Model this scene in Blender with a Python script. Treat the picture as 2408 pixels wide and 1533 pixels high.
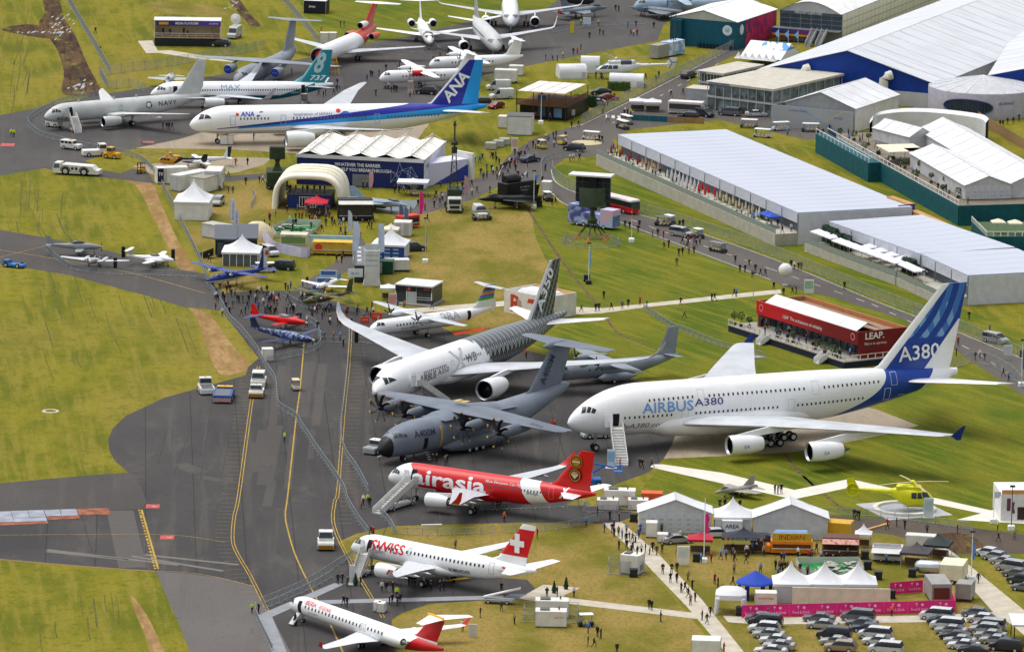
import bpy,bmesh,math,random
import numpy as np
from mathutils import Vector,Matrix
from math import radians as rad,sin,cos,pi,atan2,hypot,sqrt
for o in list(bpy.data.objects):bpy.data.objects.remove(o)
scene=bpy.context.scene
COL=scene.collection
random.seed(7)
# ------------------------------------------------------------------ camera
PW,PH=2408.0,1533.0
FPX,TILT,CAMH,ROLL=15176.0,rad(11.21),225.3,rad(.99)
Y0=1050.0
cam_d=bpy.data.cameras.new('camera')
cam=bpy.data.objects.new('camera',cam_d);COL.objects.link(cam)
cam_d.sensor_width=36.0;cam_d.lens=36.0*FPX/PW
cam_d.clip_start=5;cam_d.clip_end=9000
cam.location=(0,-Y0,CAMH)
cam.rotation_euler=(Matrix.Rotation(pi/2-TILT,3,'X')@Matrix.Rotation(ROLL,3,'Z')).to_euler()
scene.camera=cam
# ------------------------------------------------------------------ light: a bright overcast day
SUN_EL,SUN_AZ=rad(70),rad(-60)
world=bpy.data.worlds.new('World');scene.world=world;world.use_nodes=True
wn=world.node_tree;bgn=wn.nodes['Background']
sky=wn.nodes.new('ShaderNodeTexSky');sky.sky_type='NISHITA';sky.sun_disc=False
sky.sun_elevation=SUN_EL;sky.sun_rotation=SUN_AZ;sky.dust_density=5.0;sky.air_density=1.0;sky.ozone_density=1.0
hsv=wn.nodes.new('ShaderNodeHueSaturation');hsv.inputs['Saturation'].default_value=.22
wn.links.new(sky.outputs[0],hsv.inputs['Color']);wn.links.new(hsv.outputs[0],bgn.inputs[0])
bgn.inputs[1].default_value=.15
sun_d=bpy.data.lights.new('sun','SUN');sun_d.energy=.65;sun_d.angle=rad(50);sun_d.color=(1,.965,.91)
sun=bpy.data.objects.new('sun',sun_d);COL.objects.link(sun)
sun.rotation_euler=Vector((sin(SUN_AZ)*cos(SUN_EL),cos(SUN_AZ)*cos(SUN_EL),sin(SUN_EL))).to_track_quat('Z','Y').to_euler()
scene.view_settings.view_transform='Standard';scene.view_settings.look='None'
scene.view_settings.exposure=.4;scene.view_settings.gamma=1.0
scene.cycles.max_bounces=6;scene.cycles.use_denoising=True
# ------------------------------------------------------------------ survey helpers
def G(u,v,z=.0):
 """point at height z that the picture grid position (u, v) looks at"""
 c,s=cos(ROLL),sin(ROLL)
 du,dv=u-PW/2,v-PH/2
 x=c*du+s*dv;y=-s*du+c*dv
 d=(x,FPX*cos(TILT)-y*sin(TILT),-FPX*sin(TILT)-y*cos(TILT))
 t=(z-CAMH)/d[2]
 return Vector((d[0]*t,d[1]*t-Y0,z))
def PXM(v):
 """picture units per metre at row v"""
 a=TILT+(v-PH/2)/FPX
 return FPX*sin(a)/CAMH
def frm(u0,v0,u1,v1,z=.0):
 """origin, heading and length of a ground line from one surveyed spot to another"""
 a=G(u0,v0,z);b=G(u1,v1,z)
 return Vector((a.x,a.y,0)),atan2(b.y-a.y,b.x-a.x),hypot(b.x-a.x,b.y-a.y)
def lerp(a,b,t):return a+(b-a)*t
# ------------------------------------------------------------------ materials
def lin(c):
 return tuple(((x/255)/12.92 if x<=10 else((x/255+.055)/1.055)**2.4)for x in c[:3])
class X:
 """a shader value that can be added, multiplied and compared"""
 def __init__(s,nt,k):s.nt=nt;s.k=k
 def op(s,o,*a):
  n=s.nt.nodes.new('ShaderNodeMath');n.operation=o
  for i,v in enumerate((s,)+a):
   if isinstance(v,X):s.nt.links.new(v.k,n.inputs[i])
   else:n.inputs[i].default_value=v
  return X(s.nt,n.outputs[0])
 def __add__(s,o):return s.op('ADD',o)
 __radd__=__add__
 def __sub__(s,o):return s.op('SUBTRACT',o)
 def __rsub__(s,o):return(s*-1.0)+o
 def __mul__(s,o):return s.op('MULTIPLY',o)
 __rmul__=__mul__
 def __truediv__(s,o):return s.op('DIVIDE',o)
 def __gt__(s,o):return s.op('GREATER_THAN',o)
 def __lt__(s,o):return s.op('LESS_THAN',o)
 def sin(s):return s.op('SINE')
 def abs(s):return s.op('ABSOLUTE')
 def frac(s):return s.op('FRACT')
 def max(s,o):return s.op('MAXIMUM',o)
 def min(s,o):return s.op('MINIMUM',o)
 def sqrt(s):return s.op('SQRT')
 def ss(s,a,b):
  n=s.nt.nodes.new('ShaderNodeMapRange');n.interpolation_type='SMOOTHSTEP'
  s.nt.links.new(s.k,n.inputs[0]);n.inputs[1].default_value=a;n.inputs[2].default_value=b
  return X(s.nt,n.outputs[0])
def newmat(name,rough=.6,metal=.0,spec=.3):
 m=bpy.data.materials.new(name);m.use_nodes=True
 b=m.node_tree.nodes['Principled BSDF']
 b.inputs['Roughness'].default_value=rough;b.inputs['Metallic'].default_value=metal
 b.inputs['Specular IOR Level'].default_value=spec
 return m,m.node_tree,b
def coords(nt,kind='Object'):
 t=nt.nodes.new('ShaderNodeTexCoord');s=nt.nodes.new('ShaderNodeSeparateXYZ')
 nt.links.new(t.outputs[kind],s.inputs[0])
 return X(nt,s.outputs[0]),X(nt,s.outputs[1]),X(nt,s.outputs[2])
def noise(nt,scale,detail=4,stretch=(1,1,1),rough=.55,kind='Object',rot=0,dist=0):
 t=nt.nodes.new('ShaderNodeTexCoord');mp=nt.nodes.new('ShaderNodeMapping')
 mp.inputs['Scale'].default_value=stretch if not rot else tuple(1/q for q in stretch);mp.vector_type='TEXTURE' if rot else 'POINT';mp.inputs['Rotation'].default_value=(0,0,rot)
 n=nt.nodes.new('ShaderNodeTexNoise');n.inputs['Scale'].default_value=scale
 n.inputs['Detail'].default_value=detail;n.inputs['Roughness'].default_value=rough;n.inputs['Distortion'].default_value=dist
 nt.links.new(t.outputs[kind],mp.inputs[0]);nt.links.new(mp.outputs[0],n.inputs[0])
 return X(nt,n.outputs[0])
def cmix(nt,fac,a,b,mode='MIX'):
 n=nt.nodes.new('ShaderNodeMix');n.data_type='RGBA';n.blend_type=mode
 for sock,v in((n.inputs[0],fac),(n.inputs[6],a),(n.inputs[7],b)):
  if isinstance(v,X):nt.links.new(v.k,sock)
  elif isinstance(v,(int,float)):sock.default_value=v
  else:sock.default_value=(*lin(v),1)
 return X(nt,n.outputs[2])
_mats={}
def M(col,rough=.55,metal=.0,var=.05,scale=.7,spec=.3,emit=0):
 """a plain painted, woven or metal surface with slight procedural unevenness"""
 key=(tuple(col),rough,metal,var,emit)
 if key in _mats:return _mats[key]
 m,nt,b=newmat('surface_%d_%d_%d'%tuple(col[:3]),rough,metal,spec)
 n=noise(nt,scale,5)
 d=tuple(max(0,x*(1-var))for x in col);l=tuple(min(255,x*(1+var*.5)+2)for x in col)
 c=cmix(nt,n.ss(.3,.7),d,l)
 nt.links.new(c.k,b.inputs['Base Color'])
 nt.links.new((n*.25+(rough-.12)).k,b.inputs['Roughness'])
 if emit:
  nt.links.new(c.k,b.inputs['Emission Color']);b.inputs['Emission Strength'].default_value=emit
 _mats[key]=m
 return m
def emat(name,fn,rough=.45,spec=.35,metal=0):
 m,nt,b=newmat(name,rough,metal,spec)
 c=fn(nt,*coords(nt));nt.links.new(c.k,b.inputs['Base Color'])
 return m
DIRTY=(196,196,192);CREAM=(222,216,198);GREY=(128,132,138);LGREY=(172,175,180)
DARK=(34,35,40);BLACK=(14,14,16);STEEL=(150,155,160);RED=(186,26,30);NAVY=(24,36,84);BLUE=(24,64,150)
TEAL=(6,78,92);YELLOW=(214,160,20);ORANGE=(226,92,24);GREEN=(40,70,34);WOOD=(176,128,74);BROWN=(92,62,40);PINK=(226,40,130)
HIVIS=(196,235,30);TAN=(176,160,130)
def glass(col=(26,34,44)):return M(col,.12,0,.25,.8,.6)
# ------------------------------------------------------------------ mesh building
class MB:
 def __init__(s):s.v=[];s.f=[];s.m=[]
 def add(s,vs,fs,mi=0):
  o=len(s.v);s.v.extend(tuple(v)for v in vs)
  for f in fs:s.f.append(tuple(i+o for i in f));s.m.append(mi)
  return s
 def box(s,x0,x1,y0,y1,z0,z1,mi=0):
  return s.add([(x0,y0,z0),(x1,y0,z0),(x1,y1,z0),(x0,y1,z0),(x0,y0,z1),(x1,y0,z1),(x1,y1,z1),(x0,y1,z1)],[(3,2,1,0),(4,5,6,7),(0,1,5,4),(1,2,6,5),(2,3,7,6),(3,0,4,7)],mi)
 def bbox(s,x0,x1,y0,y1,z0,z1,b=.1,mi=0):
  """box with its upper and upright edges chamfered"""
  L=[]
  for z,i in((z0,0),(z1-b,0),(z1,b)):
   X0,X1,Y0_,Y1=x0+i,x1-i,y0+i,y1-i;c=b
   L.append([(X0+c,Y0_,z),(X1-c,Y0_,z),(X1,Y0_+c,z),(X1,Y1-c,z),(X1-c,Y1,z),(X0+c,Y1,z),(X0,Y1-c,z),(X0,Y0_+c,z)])
  return s.loft(L,True,mi)
 def prism(s,poly,z0,z1,mi=0):
  n=len(poly)
  return s.add([(x,y,z0)for x,y in poly]+[(x,y,z1)for x,y in poly],[tuple(range(n-1,-1,-1)),tuple(range(n,2*n))]+[(i,(i+1)%n,n+(i+1)%n,n+i)for i in range(n)],mi)
 def sidep(s,poly,y0,y1,mi=0):
  """profile in x-z pushed out along y"""
  n=len(poly)
  return s.add([(x,y0,z)for x,z in poly]+[(x,y1,z)for x,z in poly],[tuple(range(n)),tuple(range(2*n-1,n-1,-1))]+[(i,n+i,n+(i+1)%n,(i+1)%n)for i in range(n)],mi)
 def endp(s,poly,x0,x1,mi=0):
  """profile in y-z pushed out along x"""
  n=len(poly)
  return s.add([(x0,y,z)for y,z in poly]+[(x1,y,z)for y,z in poly],[tuple(range(n-1,-1,-1)),tuple(range(n,2*n))]+[(i,(i+1)%n,n+(i+1)%n,n+i)for i in range(n)],mi)
 def loft(s,rings,caps=True,mi=0,closed=True):
  n=len(rings[0]);o=len(s.v)
  for r in rings:s.v.extend(tuple(p)for p in r)
  for k in range(len(rings)-1):
   for i in range(n if closed else n-1):
    j=(i+1)%n
    s.f.append((o+k*n+i,o+k*n+j,o+(k+1)*n+j,o+(k+1)*n+i));s.m.append(mi)
  if caps:
   s.f.append(tuple(o+i for i in range(n-1,-1,-1)));s.m.append(mi)
   e=o+(len(rings)-1)*n
   s.f.append(tuple(e+i for i in range(n)));s.m.append(mi)
  return s
 def tube(s,p0,p1,r,n=6,mi=0,r1=None):
  p0=Vector(p0);p1=Vector(p1);d=(p1-p0)
  if d.length<1e-6:return s
  d.normalize();a=d.orthogonal().normalized();b=d.cross(a);r1=r if r1 is None else r1
  return s.loft([[p+(a*cos(2*pi*i/n)+b*sin(2*pi*i/n))*q for i in range(n)]for p,q in((p0,r),(p1,r1))],True,mi)
 def pipe(s,pts,r,n=6,mi=0):
  for a,b in zip(pts[:-1],pts[1:]):s.tube(a,b,r,n,mi)
  return s
 def lathe(s,prof,axis='x',c=(0,0,0),n=20,mi=0,caps=True):
  R=[]
  for t,r in prof:
   ring=[]
   for i in range(n):
    a=2*pi*i/n
    if axis=='x':ring.append((c[0]+t,c[1]+r*cos(a),c[2]+r*sin(a)))
    elif axis=='y':ring.append((c[0]+r*sin(a),c[1]+t,c[2]+r*cos(a)))
    else:ring.append((c[0]+r*cos(a),c[1]+r*sin(a),c[2]+t))
   R.append(ring)
  return s.loft(R,caps,mi)
 def quad(s,a,b,c,d,mi=0):return s.add([a,b,c,d],[(0,1,2,3)],mi)
 def mesh(s,name,mats,smooth=False):
  me=bpy.data.meshes.new(name);me.from_pydata(s.v,[],s.f)
  for m in(mats if isinstance(mats,(list,tuple))else[mats]):me.materials.append(m)
  if any(s.m):me.polygons.foreach_set('material_index',s.m)
  if smooth:me.polygons.foreach_set('use_smooth',[True]*len(me.polygons));me.set_sharp_from_angle(angle=rad(42))
  return me
 def build(s,name,mats,parent=None,smooth=False,label=None,cat=None,group=None,kind=None):
  o=put(name,s.mesh(name,mats,smooth),parent)
  if label:o['label']=label
  if cat:o['category']=cat
  if group:o['group']=group
  if kind:o['kind']=kind
  return o
def put(name,mesh,parent=None,loc=(0,0,0),rz=.0):
 o=bpy.data.objects.new(name,mesh);COL.objects.link(o);o.parent=parent
 o.location=loc;o.rotation_euler=(0,0,rz)
 return o
def TH(name,label,cat,loc=(0,0,0),rz=.0,group=None):
 o=bpy.data.objects.new(name,None);COL.objects.link(o);o.empty_display_size=.5
 o.location=loc;o.rotation_euler=(0,0,rz);o['label']=label;o['category']=cat
 if group:o['group']=group
 return o
def dup(root,loc=None,rz=None,label=None,group=None,mats=None):
 """copy of a thing with its parts; mats maps a part name and slot to another material"""
 def cp(o,par):
  c=o.copy();COL.objects.link(c);c.parent=par
  if mats:
   k=c.name.split('.')[0]
   if k in mats:
    for i,m in mats[k].items():c.material_slots[i].link='OBJECT';c.material_slots[i].material=m
  for ch in o.children:cp(ch,c)
  return c
 r=cp(root,root.parent)
 if loc is not None:r.location=loc
 if rz is not None:r.rotation_euler=(0,0,rz)
 if label:r['label']=label
 if group:r['group']=group
 return r
def kill(root):
 for c in list(root.children):kill(c)
 bpy.data.objects.remove(root)
TMP=bpy.data.scenes.new('workshop')
def eval_mesh(o):
 TMP.collection.objects.link(o);TMP.view_layers[0].update();dg=TMP.view_layers[0].depsgraph
 me=bpy.data.meshes.new_from_object(o.evaluated_get(dg));TMP.collection.objects.unlink(o);return me
# lettering: flat shapes of text in a unit plane, later laid on a surface
_txt={}
def text_shape(s,shear=.0,bold=.0,space=1.0):
 key=(s,shear,bold,space)
 if key in _txt:return _txt[key]
 cu=bpy.data.curves.new('lettering','FONT');cu.body=s;cu.shear=shear;cu.offset=bold;cu.space_character=space
 cu.resolution_u=2;cu.align_x='CENTER'
 o=bpy.data.objects.new('lettering',cu);me=eval_mesh(o)
 V=[(v.co.x,v.co.y)for v in me.vertices];F=[tuple(p.vertices)for p in me.polygons]
 bpy.data.objects.remove(o);bpy.data.curves.remove(cu);bpy.data.meshes.remove(me)
 xs=[v[0]for v in V]or[0];ys=[v[1]for v in V]or[0]
 cx=(min(xs)+max(xs))/2;y0=min(ys)if not any(ch in 'gjpqy' for ch in s)else .0
 V=[(x-cx,y-y0)for x,y in V]
 _txt[key]=(V,F,max(xs)-min(xs));return _txt[key]
def tpart(s,parent,mat,width,fn,name='lettering',height=None,slices=0,**kw):
 """lettering of the given width laid on a surface: fn(u, v) -> point, u from the middle, v up from the base line"""
 V,F,w=text_shape(s,**kw)
 if not V:return None
 k=width/max(w,1e-6);ky=k
 if height is not None:
  hh=max(v[1]for v in V)-min(0,min(v[1]for v in V));ky=height/max(hh,1e-6)
 bm=bmesh.new();vs=[bm.verts.new((x*k,y*ky,0))for x,y in V]
 for f in F:
  try:bm.faces.new([vs[i]for i in f])
  except ValueError:pass
 if slices:
  hi=max(v.co.y for v in bm.verts);lo=min(v.co.y for v in bm.verts)
  for i in range(1,slices):
   bmesh.ops.bisect_plane(bm,geom=bm.verts[:]+bm.edges[:]+bm.faces[:],plane_co=(0,lerp(lo,hi,i/slices),0),plane_no=(0,1,0))
 for v in bm.verts:v.co=Vector(fn(v.co.x,v.co.y))
 me=bpy.data.meshes.new(name);bm.to_mesh(me);bm.free();me.materials.append(mat)
 return put(name,me,parent)
def twall(s,parent,mat,width,x,y,z,**kw):
 """lettering on an upright wall that faces -y"""
 return tpart(s,parent,mat,width,lambda u,v:(x+u,y,z+v),**kw)
def text_end(s,parent,mat,width,x,y,z,sg=1,**kw):
 """lettering on an upright wall that faces +x (sg 1) or -x (sg -1)"""
 return tpart(s,parent,mat,width,lambda u,v:(x,y+u*sg,z+v),**kw)
# ------------------------------------------------------------------ flat sheets on the ground
def smooth_pts(P,k=5,closed=False):
 out=[];n=len(P)
 for i in range(n if closed else n-1):
  p0,p1,p2,p3=(P[(i+d)%n]if closed else P[min(max(i+d,0),n-1)]for d in(-1,0,1,2))
  for j in range(k):
   t=j/k
   out.append(tuple(.5*(2*b+(c-a)*t+(2*a-5*b+4*c-d)*t*t+(3*b-a-3*c+d)*t**3)for a,b,c,d in zip(p0,p1,p2,p3)))
 if not closed:out.append(P[-1])
 return out
def sheet(name,pts,mat,z,kind='structure',parent=None,curvy=False,thick=0,**tags):
 P=smooth_pts(pts,4,True)if curvy else pts
 W=[G(u,v)for u,v in P]
 mb=MB()
 if thick:mb.prism([(p.x,p.y)for p in W],0,z)
 else:mb.add([(p.x,p.y,z)for p in W],[tuple(range(len(W)))])
 o=mb.build(name,mat,parent)
 if kind:o['kind']=kind
 for k,v in tags.items():o[k]=v
 bm=bmesh.new();bm.from_mesh(o.data);bmesh.ops.recalc_face_normals(bm,faces=bm.faces)
 if not thick:
  for f in bm.faces:
   if f.normal.z<0:f.normal_flip()
 bmesh.ops.triangulate(bm,faces=bm.faces);bm.to_mesh(o.data);bm.free()
 return o
def ribbon(name,W,width,mat,z,parent=None,kind='structure',dash=None):
 """painted line or strip along ground points"""
 mb=MB();W=[Vector((p[0],p[1],0))for p in W]
 if dash:
  out=[]
  for a,b in zip(W[:-1],W[1:]):
   L=(b-a).length;d=(b-a)/max(L,1e-6);t=0
   while t<L:out.append((a+d*t,a+d*min(L,t+dash[0])));t+=dash[0]+dash[1]
  for a,b in out:
   n=(b-a).normalized().cross(Vector((0,0,1)))*width/2
   mb.quad(a-n+Vector((0,0,z)),a+n+Vector((0,0,z)),b+n+Vector((0,0,z)),b-n+Vector((0,0,z)))
 else:
  L=[];R=[]
  for i,p in enumerate(W):
   d=(W[min(i+1,len(W)-1)]-W[max(i-1,0)]).normalized();n=d.cross(Vector((0,0,1)))*width/2
   L.append((p.x-n.x,p.y-n.y,z));R.append((p.x+n.x,p.y+n.y,z))
  for i in range(len(W)-1):mb.quad(L[i],R[i],R[i+1],L[i+1])
 o=mb.build(name,mat,parent)
 if kind:o['kind']=kind
 return o
def gpath(pts,curvy=True,k=6):return[G(u,v)for u,v in(smooth_pts(pts,k)if curvy else pts)]
# ------------------------------------------------------------------ ground
def grass_fn(nt,x,y,z):
 big=noise(nt,.018,4,(1,.55,1));mid=noise(nt,.09,5,(1,.45,1),.6)
 streak=noise(nt,.55,4,(1,.06,1),.6,rot=.12);fine=noise(nt,2.4,5,(1,.5,1),.7);fine2=noise(nt,.5,6,(1,.7,1),.75)
 c=cmix(nt,mid.ss(.36,.64),(91,96,20),(124,117,31))
 c=cmix(nt,streak.ss(.44,.62)*.6,c,(134,122,48))
 c=cmix(nt,big.ss(.52,.68)*.55,c,(140,121,58))
 c=cmix(nt,fine2.ss(.48,.66)*.6,c,(82,90,14))
 c=cmix(nt,(1.0-fine.ss(.38,.5))*.35,c,(74,77,20))
 return cmix(nt,fine.ss(.56,.7)*.32,c,(146,132,72))
GRASS=emat('mown_grass',grass_fn,.95,.1)
def lush_fn(nt,x,y,z):
 mid=noise(nt,.07,5,(1,.5,1),.6);st=noise(nt,.5,4,(1,.1,1),.6,rot=.56);fine=noise(nt,2.2,5,(1,.6,1),.7)
 c=cmix(nt,mid.ss(.36,.64),(75,92,18),(106,107,26))
 c=cmix(nt,st.ss(.45,.64)*.6,c,(124,119,36))
 return cmix(nt,(1.0-fine.ss(.36,.52))*.45,c,(60,76,14))
LUSH=emat('lush_grass',lush_fn,.95,.1)
def dry_fn(nt,x,y,z):
 mid=noise(nt,.08,5,(1,.5,1),.65);fine=noise(nt,1.8,5,(1,.5,1),.7)
 c=cmix(nt,mid.ss(.36,.62),(104,101,30),(143,122,66))
 return cmix(nt,(1.0-fine.ss(.36,.55))*.5,c,(84,84,30))
DRY=emat('dry_grass',dry_fn,.95,.1)
def tarmac(name,a,b,c2,patch=.6,seam=True):
 def fn(nt,x,y,z):
  big=noise(nt,.04,5,(1,.5,1),.6);st=noise(nt,.4,4,(1,.04,1),.6,rot=.05);fine=noise(nt,3.0,4,(1,.6,1),.7)
  blot=noise(nt,.16,6,(1,.4,1),.7)
  c=cmix(nt,big.ss(.35,.65),a,b)
  c=cmix(nt,blot.ss(.52,.72)*patch,c,c2)
  c=cmix(nt,st.ss(.5,.72)*.45,c,c2)
  if seam:
   c=cmix(nt,(((x+y*.06)/7.6).frac()<.022)*.6,c,(34,33,33))
  c=cmix(nt,noise(nt,.35,5,(1,.5,1),.7,dist=1.2).ss(.6,.68)*.35,c,(48,46,45))
  return cmix(nt,fine.ss(.4,.7)*.3,c,(44,42,41))
 return emat(name,fn,.9,.18)
APRON=tarmac('worn_apron_tarmac',(61,60,60),(73,71,70),(96,90,85),.55)
TAXI=tarmac('taxiway_tarmac',(74,71,69),(82,79,77),(94,90,86),.3,False)
NEWTAR=tarmac('fresh_tarmac',(98,94,92),(106,102,99),(92,88,86),.3,False)
ROAD=tarmac('road_tarmac',(84,79,76),(96,91,87),(104,98,92),.3,False)
FARTAR=tarmac('display_apron_tarmac',(72,70,70),(86,83,82),(96,92,88),.4,False)
CONC=tarmac('concrete_slab',(150,138,120),(166,152,132),(130,118,102),.5,False)
GRAVEL=tarmac('dark_gravel',(78,70,62),(92,82,72),(64,56,48),.6,False)
PATHM=emat('pale_walkway',lambda nt,x,y,z:cmix(nt,noise(nt,.5,5).ss(.35,.65),(176,168,152),(192,184,168)),.85,.15)
WHITEPATH=emat('white_walkway',lambda nt,x,y,z:cmix(nt,noise(nt,.4,5).ss(.3,.7),(206,200,188),(218,213,202)),.8,.2)
CARPET=emat('grey_carpet',lambda nt,x,y,z:cmix(nt,noise(nt,.6,5).ss(.3,.7),(134,136,142),(146,148,154)),.95,.05)
def dirt_fn(nt,x,y,z):
 a=noise(nt,.25,6,(1,.25,1),.7);b=noise(nt,.8,5,(1,.12,1),.65,rot=.15)
 c=cmix(nt,a.ss(.35,.65),(132,100,66),(164,132,92));c=cmix(nt,b.ss(.5,.66)*.5,c,(112,84,54))
 return cmix(nt,noise(nt,.4,6).ss(.5,.62)*.75,c,(122,114,50))
DIRT=emat('bare_soil',dirt_fn,.95,.1)
def mud_fn(nt,x,y,z):
 a=noise(nt,.2,6,(1,.2,1),.75);b=noise(nt,1.0,5,(1,.08,1),.65,rot=.1)
 c=cmix(nt,a.ss(.35,.65),(62,47,37),(98,76,52));c=cmix(nt,b.ss(.5,.6)*.7,c,(38,30,25));return cmix(nt,noise(nt,.3,6,(1,.4,1),.7).ss(.55,.62)*.8,c,(112,108,40))
MUD=emat('wet_mud',mud_fn,.95,.1)
PAINT_Y=M((176,142,40),.7,0,.3,2);PAINT_W=M((200,198,190),.7,0,.2,2);PAINT_R=M((186,78,70),.7,0,.15,2)
mb=MB();mb.add([(-2600,-1900,0),(2600,-1900,0),(2600,6000,0),(-2600,6000,0)],[(0,1,2,3)])
mb.build('ground',GRASS,kind='structure')
sheet('lawn',[(1290,400),(1480,470),(1820,590),(2150,740),(2420,860),(2440,1330),(2200,1310),(1900,1235),(1480,1180),(1640,1000),(1590,900),(1420,880),(1230,800),(1260,720),(1240,560),(1245,480),(1330,490)],LUSH,.002)
sheet('lawn',[(1295,400),(1330,382),(1410,376),(1470,395),(1900,590),(2300,740),(2420,790),(2420,830),(2230,770),(1905,640),(1570,520),(1480,498),(1340,440),(1300,420)],LUSH,.0022)
sheet('lawn',[(700,0),(1330,-12),(1280,22),(1128,48),(925,95),(885,100),(800,120),(742,70)],LUSH,.0024)
sheet('lawn',[(1870,340),(2040,330),(2420,560),(2420,600),(2300,560),(2140,500)],LUSH,.0026)
sheet('meadow',[(790,1276),(839,1254),(930,1236),(1222,1229),(1420,1232),(1520,1330),(1700,1540),(936,1560),(922,1458),(1010,1420),(1222,1404),(1240,1362),(1010,1346),(870,1342),(822,1312)],DRY,.0028)
sheet('meadow',[(1460,1228),(1500,1180),(1940,1212),(2100,1258),(2180,1280),(2420,1560),(1760,1560),(1552,1306)],DRY,.003)
sheet('meadow',[(1000,470),(1110,470),(1240,480),(1260,560),(1330,740),(1200,800),(960,730),(900,640),(930,540)],DRY,.0032,curvy=True)
sheet('meadow',[(380,440),(470,412),(640,400),(700,470),(640,560),(600,680),(520,690),(470,600),(420,520)],DRY,.0034,curvy=True)
# paved areas
sheet('apron',[(608,842),(583,864),(578,882),(459,915),(389,934),(297,977),(265,1007),(254,1034),(257,1059),(270,1083),(292,1102),(302,1111),(216,1117),(108,1126),(-30,1139),(-30,1311),(173,1328),(366,1343),(384,1384),(419,1462),(460,1565),(945,1565),(925,1516),(920,1456),(947,1440),(1009,1419),(1222,1405),(1262,1388),(1240,1362),(1010,1348),(870,1342),(822,1312),(793,1274),(839,1254),(930,1236),(1222,1228),(1405,1230),(1440,1232),(1500,1211),(1470,1196),(1376,1189),(1330,1186),(1400,1152),(1443,1140),(1526,1110),(1561,1078),(1580,1045),(1592,1012),(1640,960),(1600,905),(1480,893),(1400,868),(1278,834),(1233,823),(1140,790),(1066,783),(1000,752),(858,728),(812,716),(700,684),(588,684),(520,690),(518,728),(560,780)],APRON,.008)
sheet('apron',[(-30,277),(65,259),(108,250),(235,223),(256,220),(360,204),(520,176),(640,150),(770,130),(887,98),(925,93),(1128,46),(1222,36),(1290,18),(1330,-14),(1640,-14),(1560,60),(1545,97),(1364,130),(1180,168),(1090,190),(1120,250),(960,290),(640,305),(481,310),(421,328),(292,354),(230,370),(200,378),(122,400),(103,396),(-30,418)],FARTAR,.007)
sheet('concrete_stand',[(318,349),(421,328),(481,310),(640,303),(960,288),(1010,292),(980,330),(720,362),(520,351)],CONC,.005)
sheet('concrete_stand',[(1592,1010),(1580,1045),(1561,1078),(1700,1072),(1870,1062),(1990,1040),(2110,1015),(2160,1000),(2060,962),(1960,940),(1640,960)],CONC,.006)
sheet('taxiway',[(103,396),(200,378),(238,400),(284,408),(311,397),(345,402),(365,432),(238,417),(122,400)],TAXI,.009)
sheet('taxiway',[(-30,536),(0,541),(113,560),(150,568),(243,587),(286,598),(419,633),(483,644),(520,690),(522,730),(432,722),(343,695),(162,647),(0,620),(-30,614)],TAXI,.009)
sheet('taxiway',[(-30,1139),(108,1126),(216,1117),(302,1111),(330,1140),(345,1180),(331,1196),(-30,1206)],TAXI,.011)
sheet('taxiway',[(367,1343),(440,1348),(513,1357),(594,1376),(640,1450),(700,1565),(460,1565),(419,1462),(384,1384)],NEWTAR,.011)
sheet('parking_pad',[(311,390),(440,378),(560,370),(640,372),(620,388),(560,405),(450,420),(370,416)],CONC,.0045)
sheet('service_lane',[(360,404),(460,418),(640,408),(640,420),(520,428),(370,420)],TAXI,.0095)
sheet('service_lane',[(690,680),(798,611),(825,574),(850,560),(880,600),(830,630),(722,688)],ROAD,.0092)
sheet('service_lane',[(905,478),(1010,468),(1120,420),(1180,395),(1210,420),(1110,470),(1010,500),(940,512),(900,498)],ROAD,.0094)
sheet('road',[(1729,106),(1507,222),(1365,292),(1250,328),(1190,372),(1172,400),(1180,430),(1265,430),(1289,442),(1327,482),(1445,520),(1553,563),(1648,598),(1810,660),(1855,676),(1963,700),(2125,752),(2217,800),(2287,851),(2368,905),(2430,945),(2430,850),(2233,772),(2149,744),(2057,706),(1909,644),(1810,604),(1580,525),(1494,501),(1364,455),(1306,430),(1296,396),(1330,372),(1420,366),(1450,350),(1440,330),(1480,305),(1690,282),(1900,330),(2000,320),(2010,300),(1860,280),(1830,250),(1640,240),(1612,205),(1640,173),(1790,100),(1800,90),(1760,90)],ROAD,.012)
sheet('gravel_track',[(1930,1210),(2165,1224),(2430,1259),(2430,1301),(2233,1303),(2180,1280),(2098,1257),(1935,1236)],GRAVEL,.009)
sheet('gravel_track',[(2240,1252),(2290,1262),(2310,1290),(2240,1300),(2150,1268)],MUD,.0105,curvy=True)
sheet('dirt_track',[(292,422),(330,425),(362,436),(380,482),(418,563),(462,640),(424,634),(397,585),(359,509),(324,442)],DIRT,.004,curvy=True)
sheet('dirt_track',[(443,725),(470,730),(500,748),(545,810),(588,862),(555,878),(513,876),(480,800),(464,748)],DIRT,.004,curvy=True)
sheet('dirt_track',[(306,1400),(318,1408),(345,1445),(368,1490),(392,1550),(362,1550),(340,1490),(318,1440)],DIRT,.004,curvy=True)
sheet('mud_track',[(100,-10),(136,-10),(150,40),(175,80),(205,150),(238,221),(190,226),(146,218),(150,170),(130,110),(92,60),(105,30)],MUD,.004,curvy=True)
sheet('mud_track',[(2,70),(60,58),(130,66),(160,84),(120,92),(60,84)],MUD,.0042,curvy=True)
sheet('mud_track',[(335,10),(420,4),(520,18),(560,30),(600,45),(560,50),(480,38),(380,30)],DRY,.0042,curvy=True)
sheet('mud_track',[(532,-8),(556,-8),(585,30),(612,60),(590,60),(560,30)],MUD,.0043,curvy=True)
rp=random.Random(3)
PUD=M((150,154,160),.08,0,.05,1,.8)
mb=MB()
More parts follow.
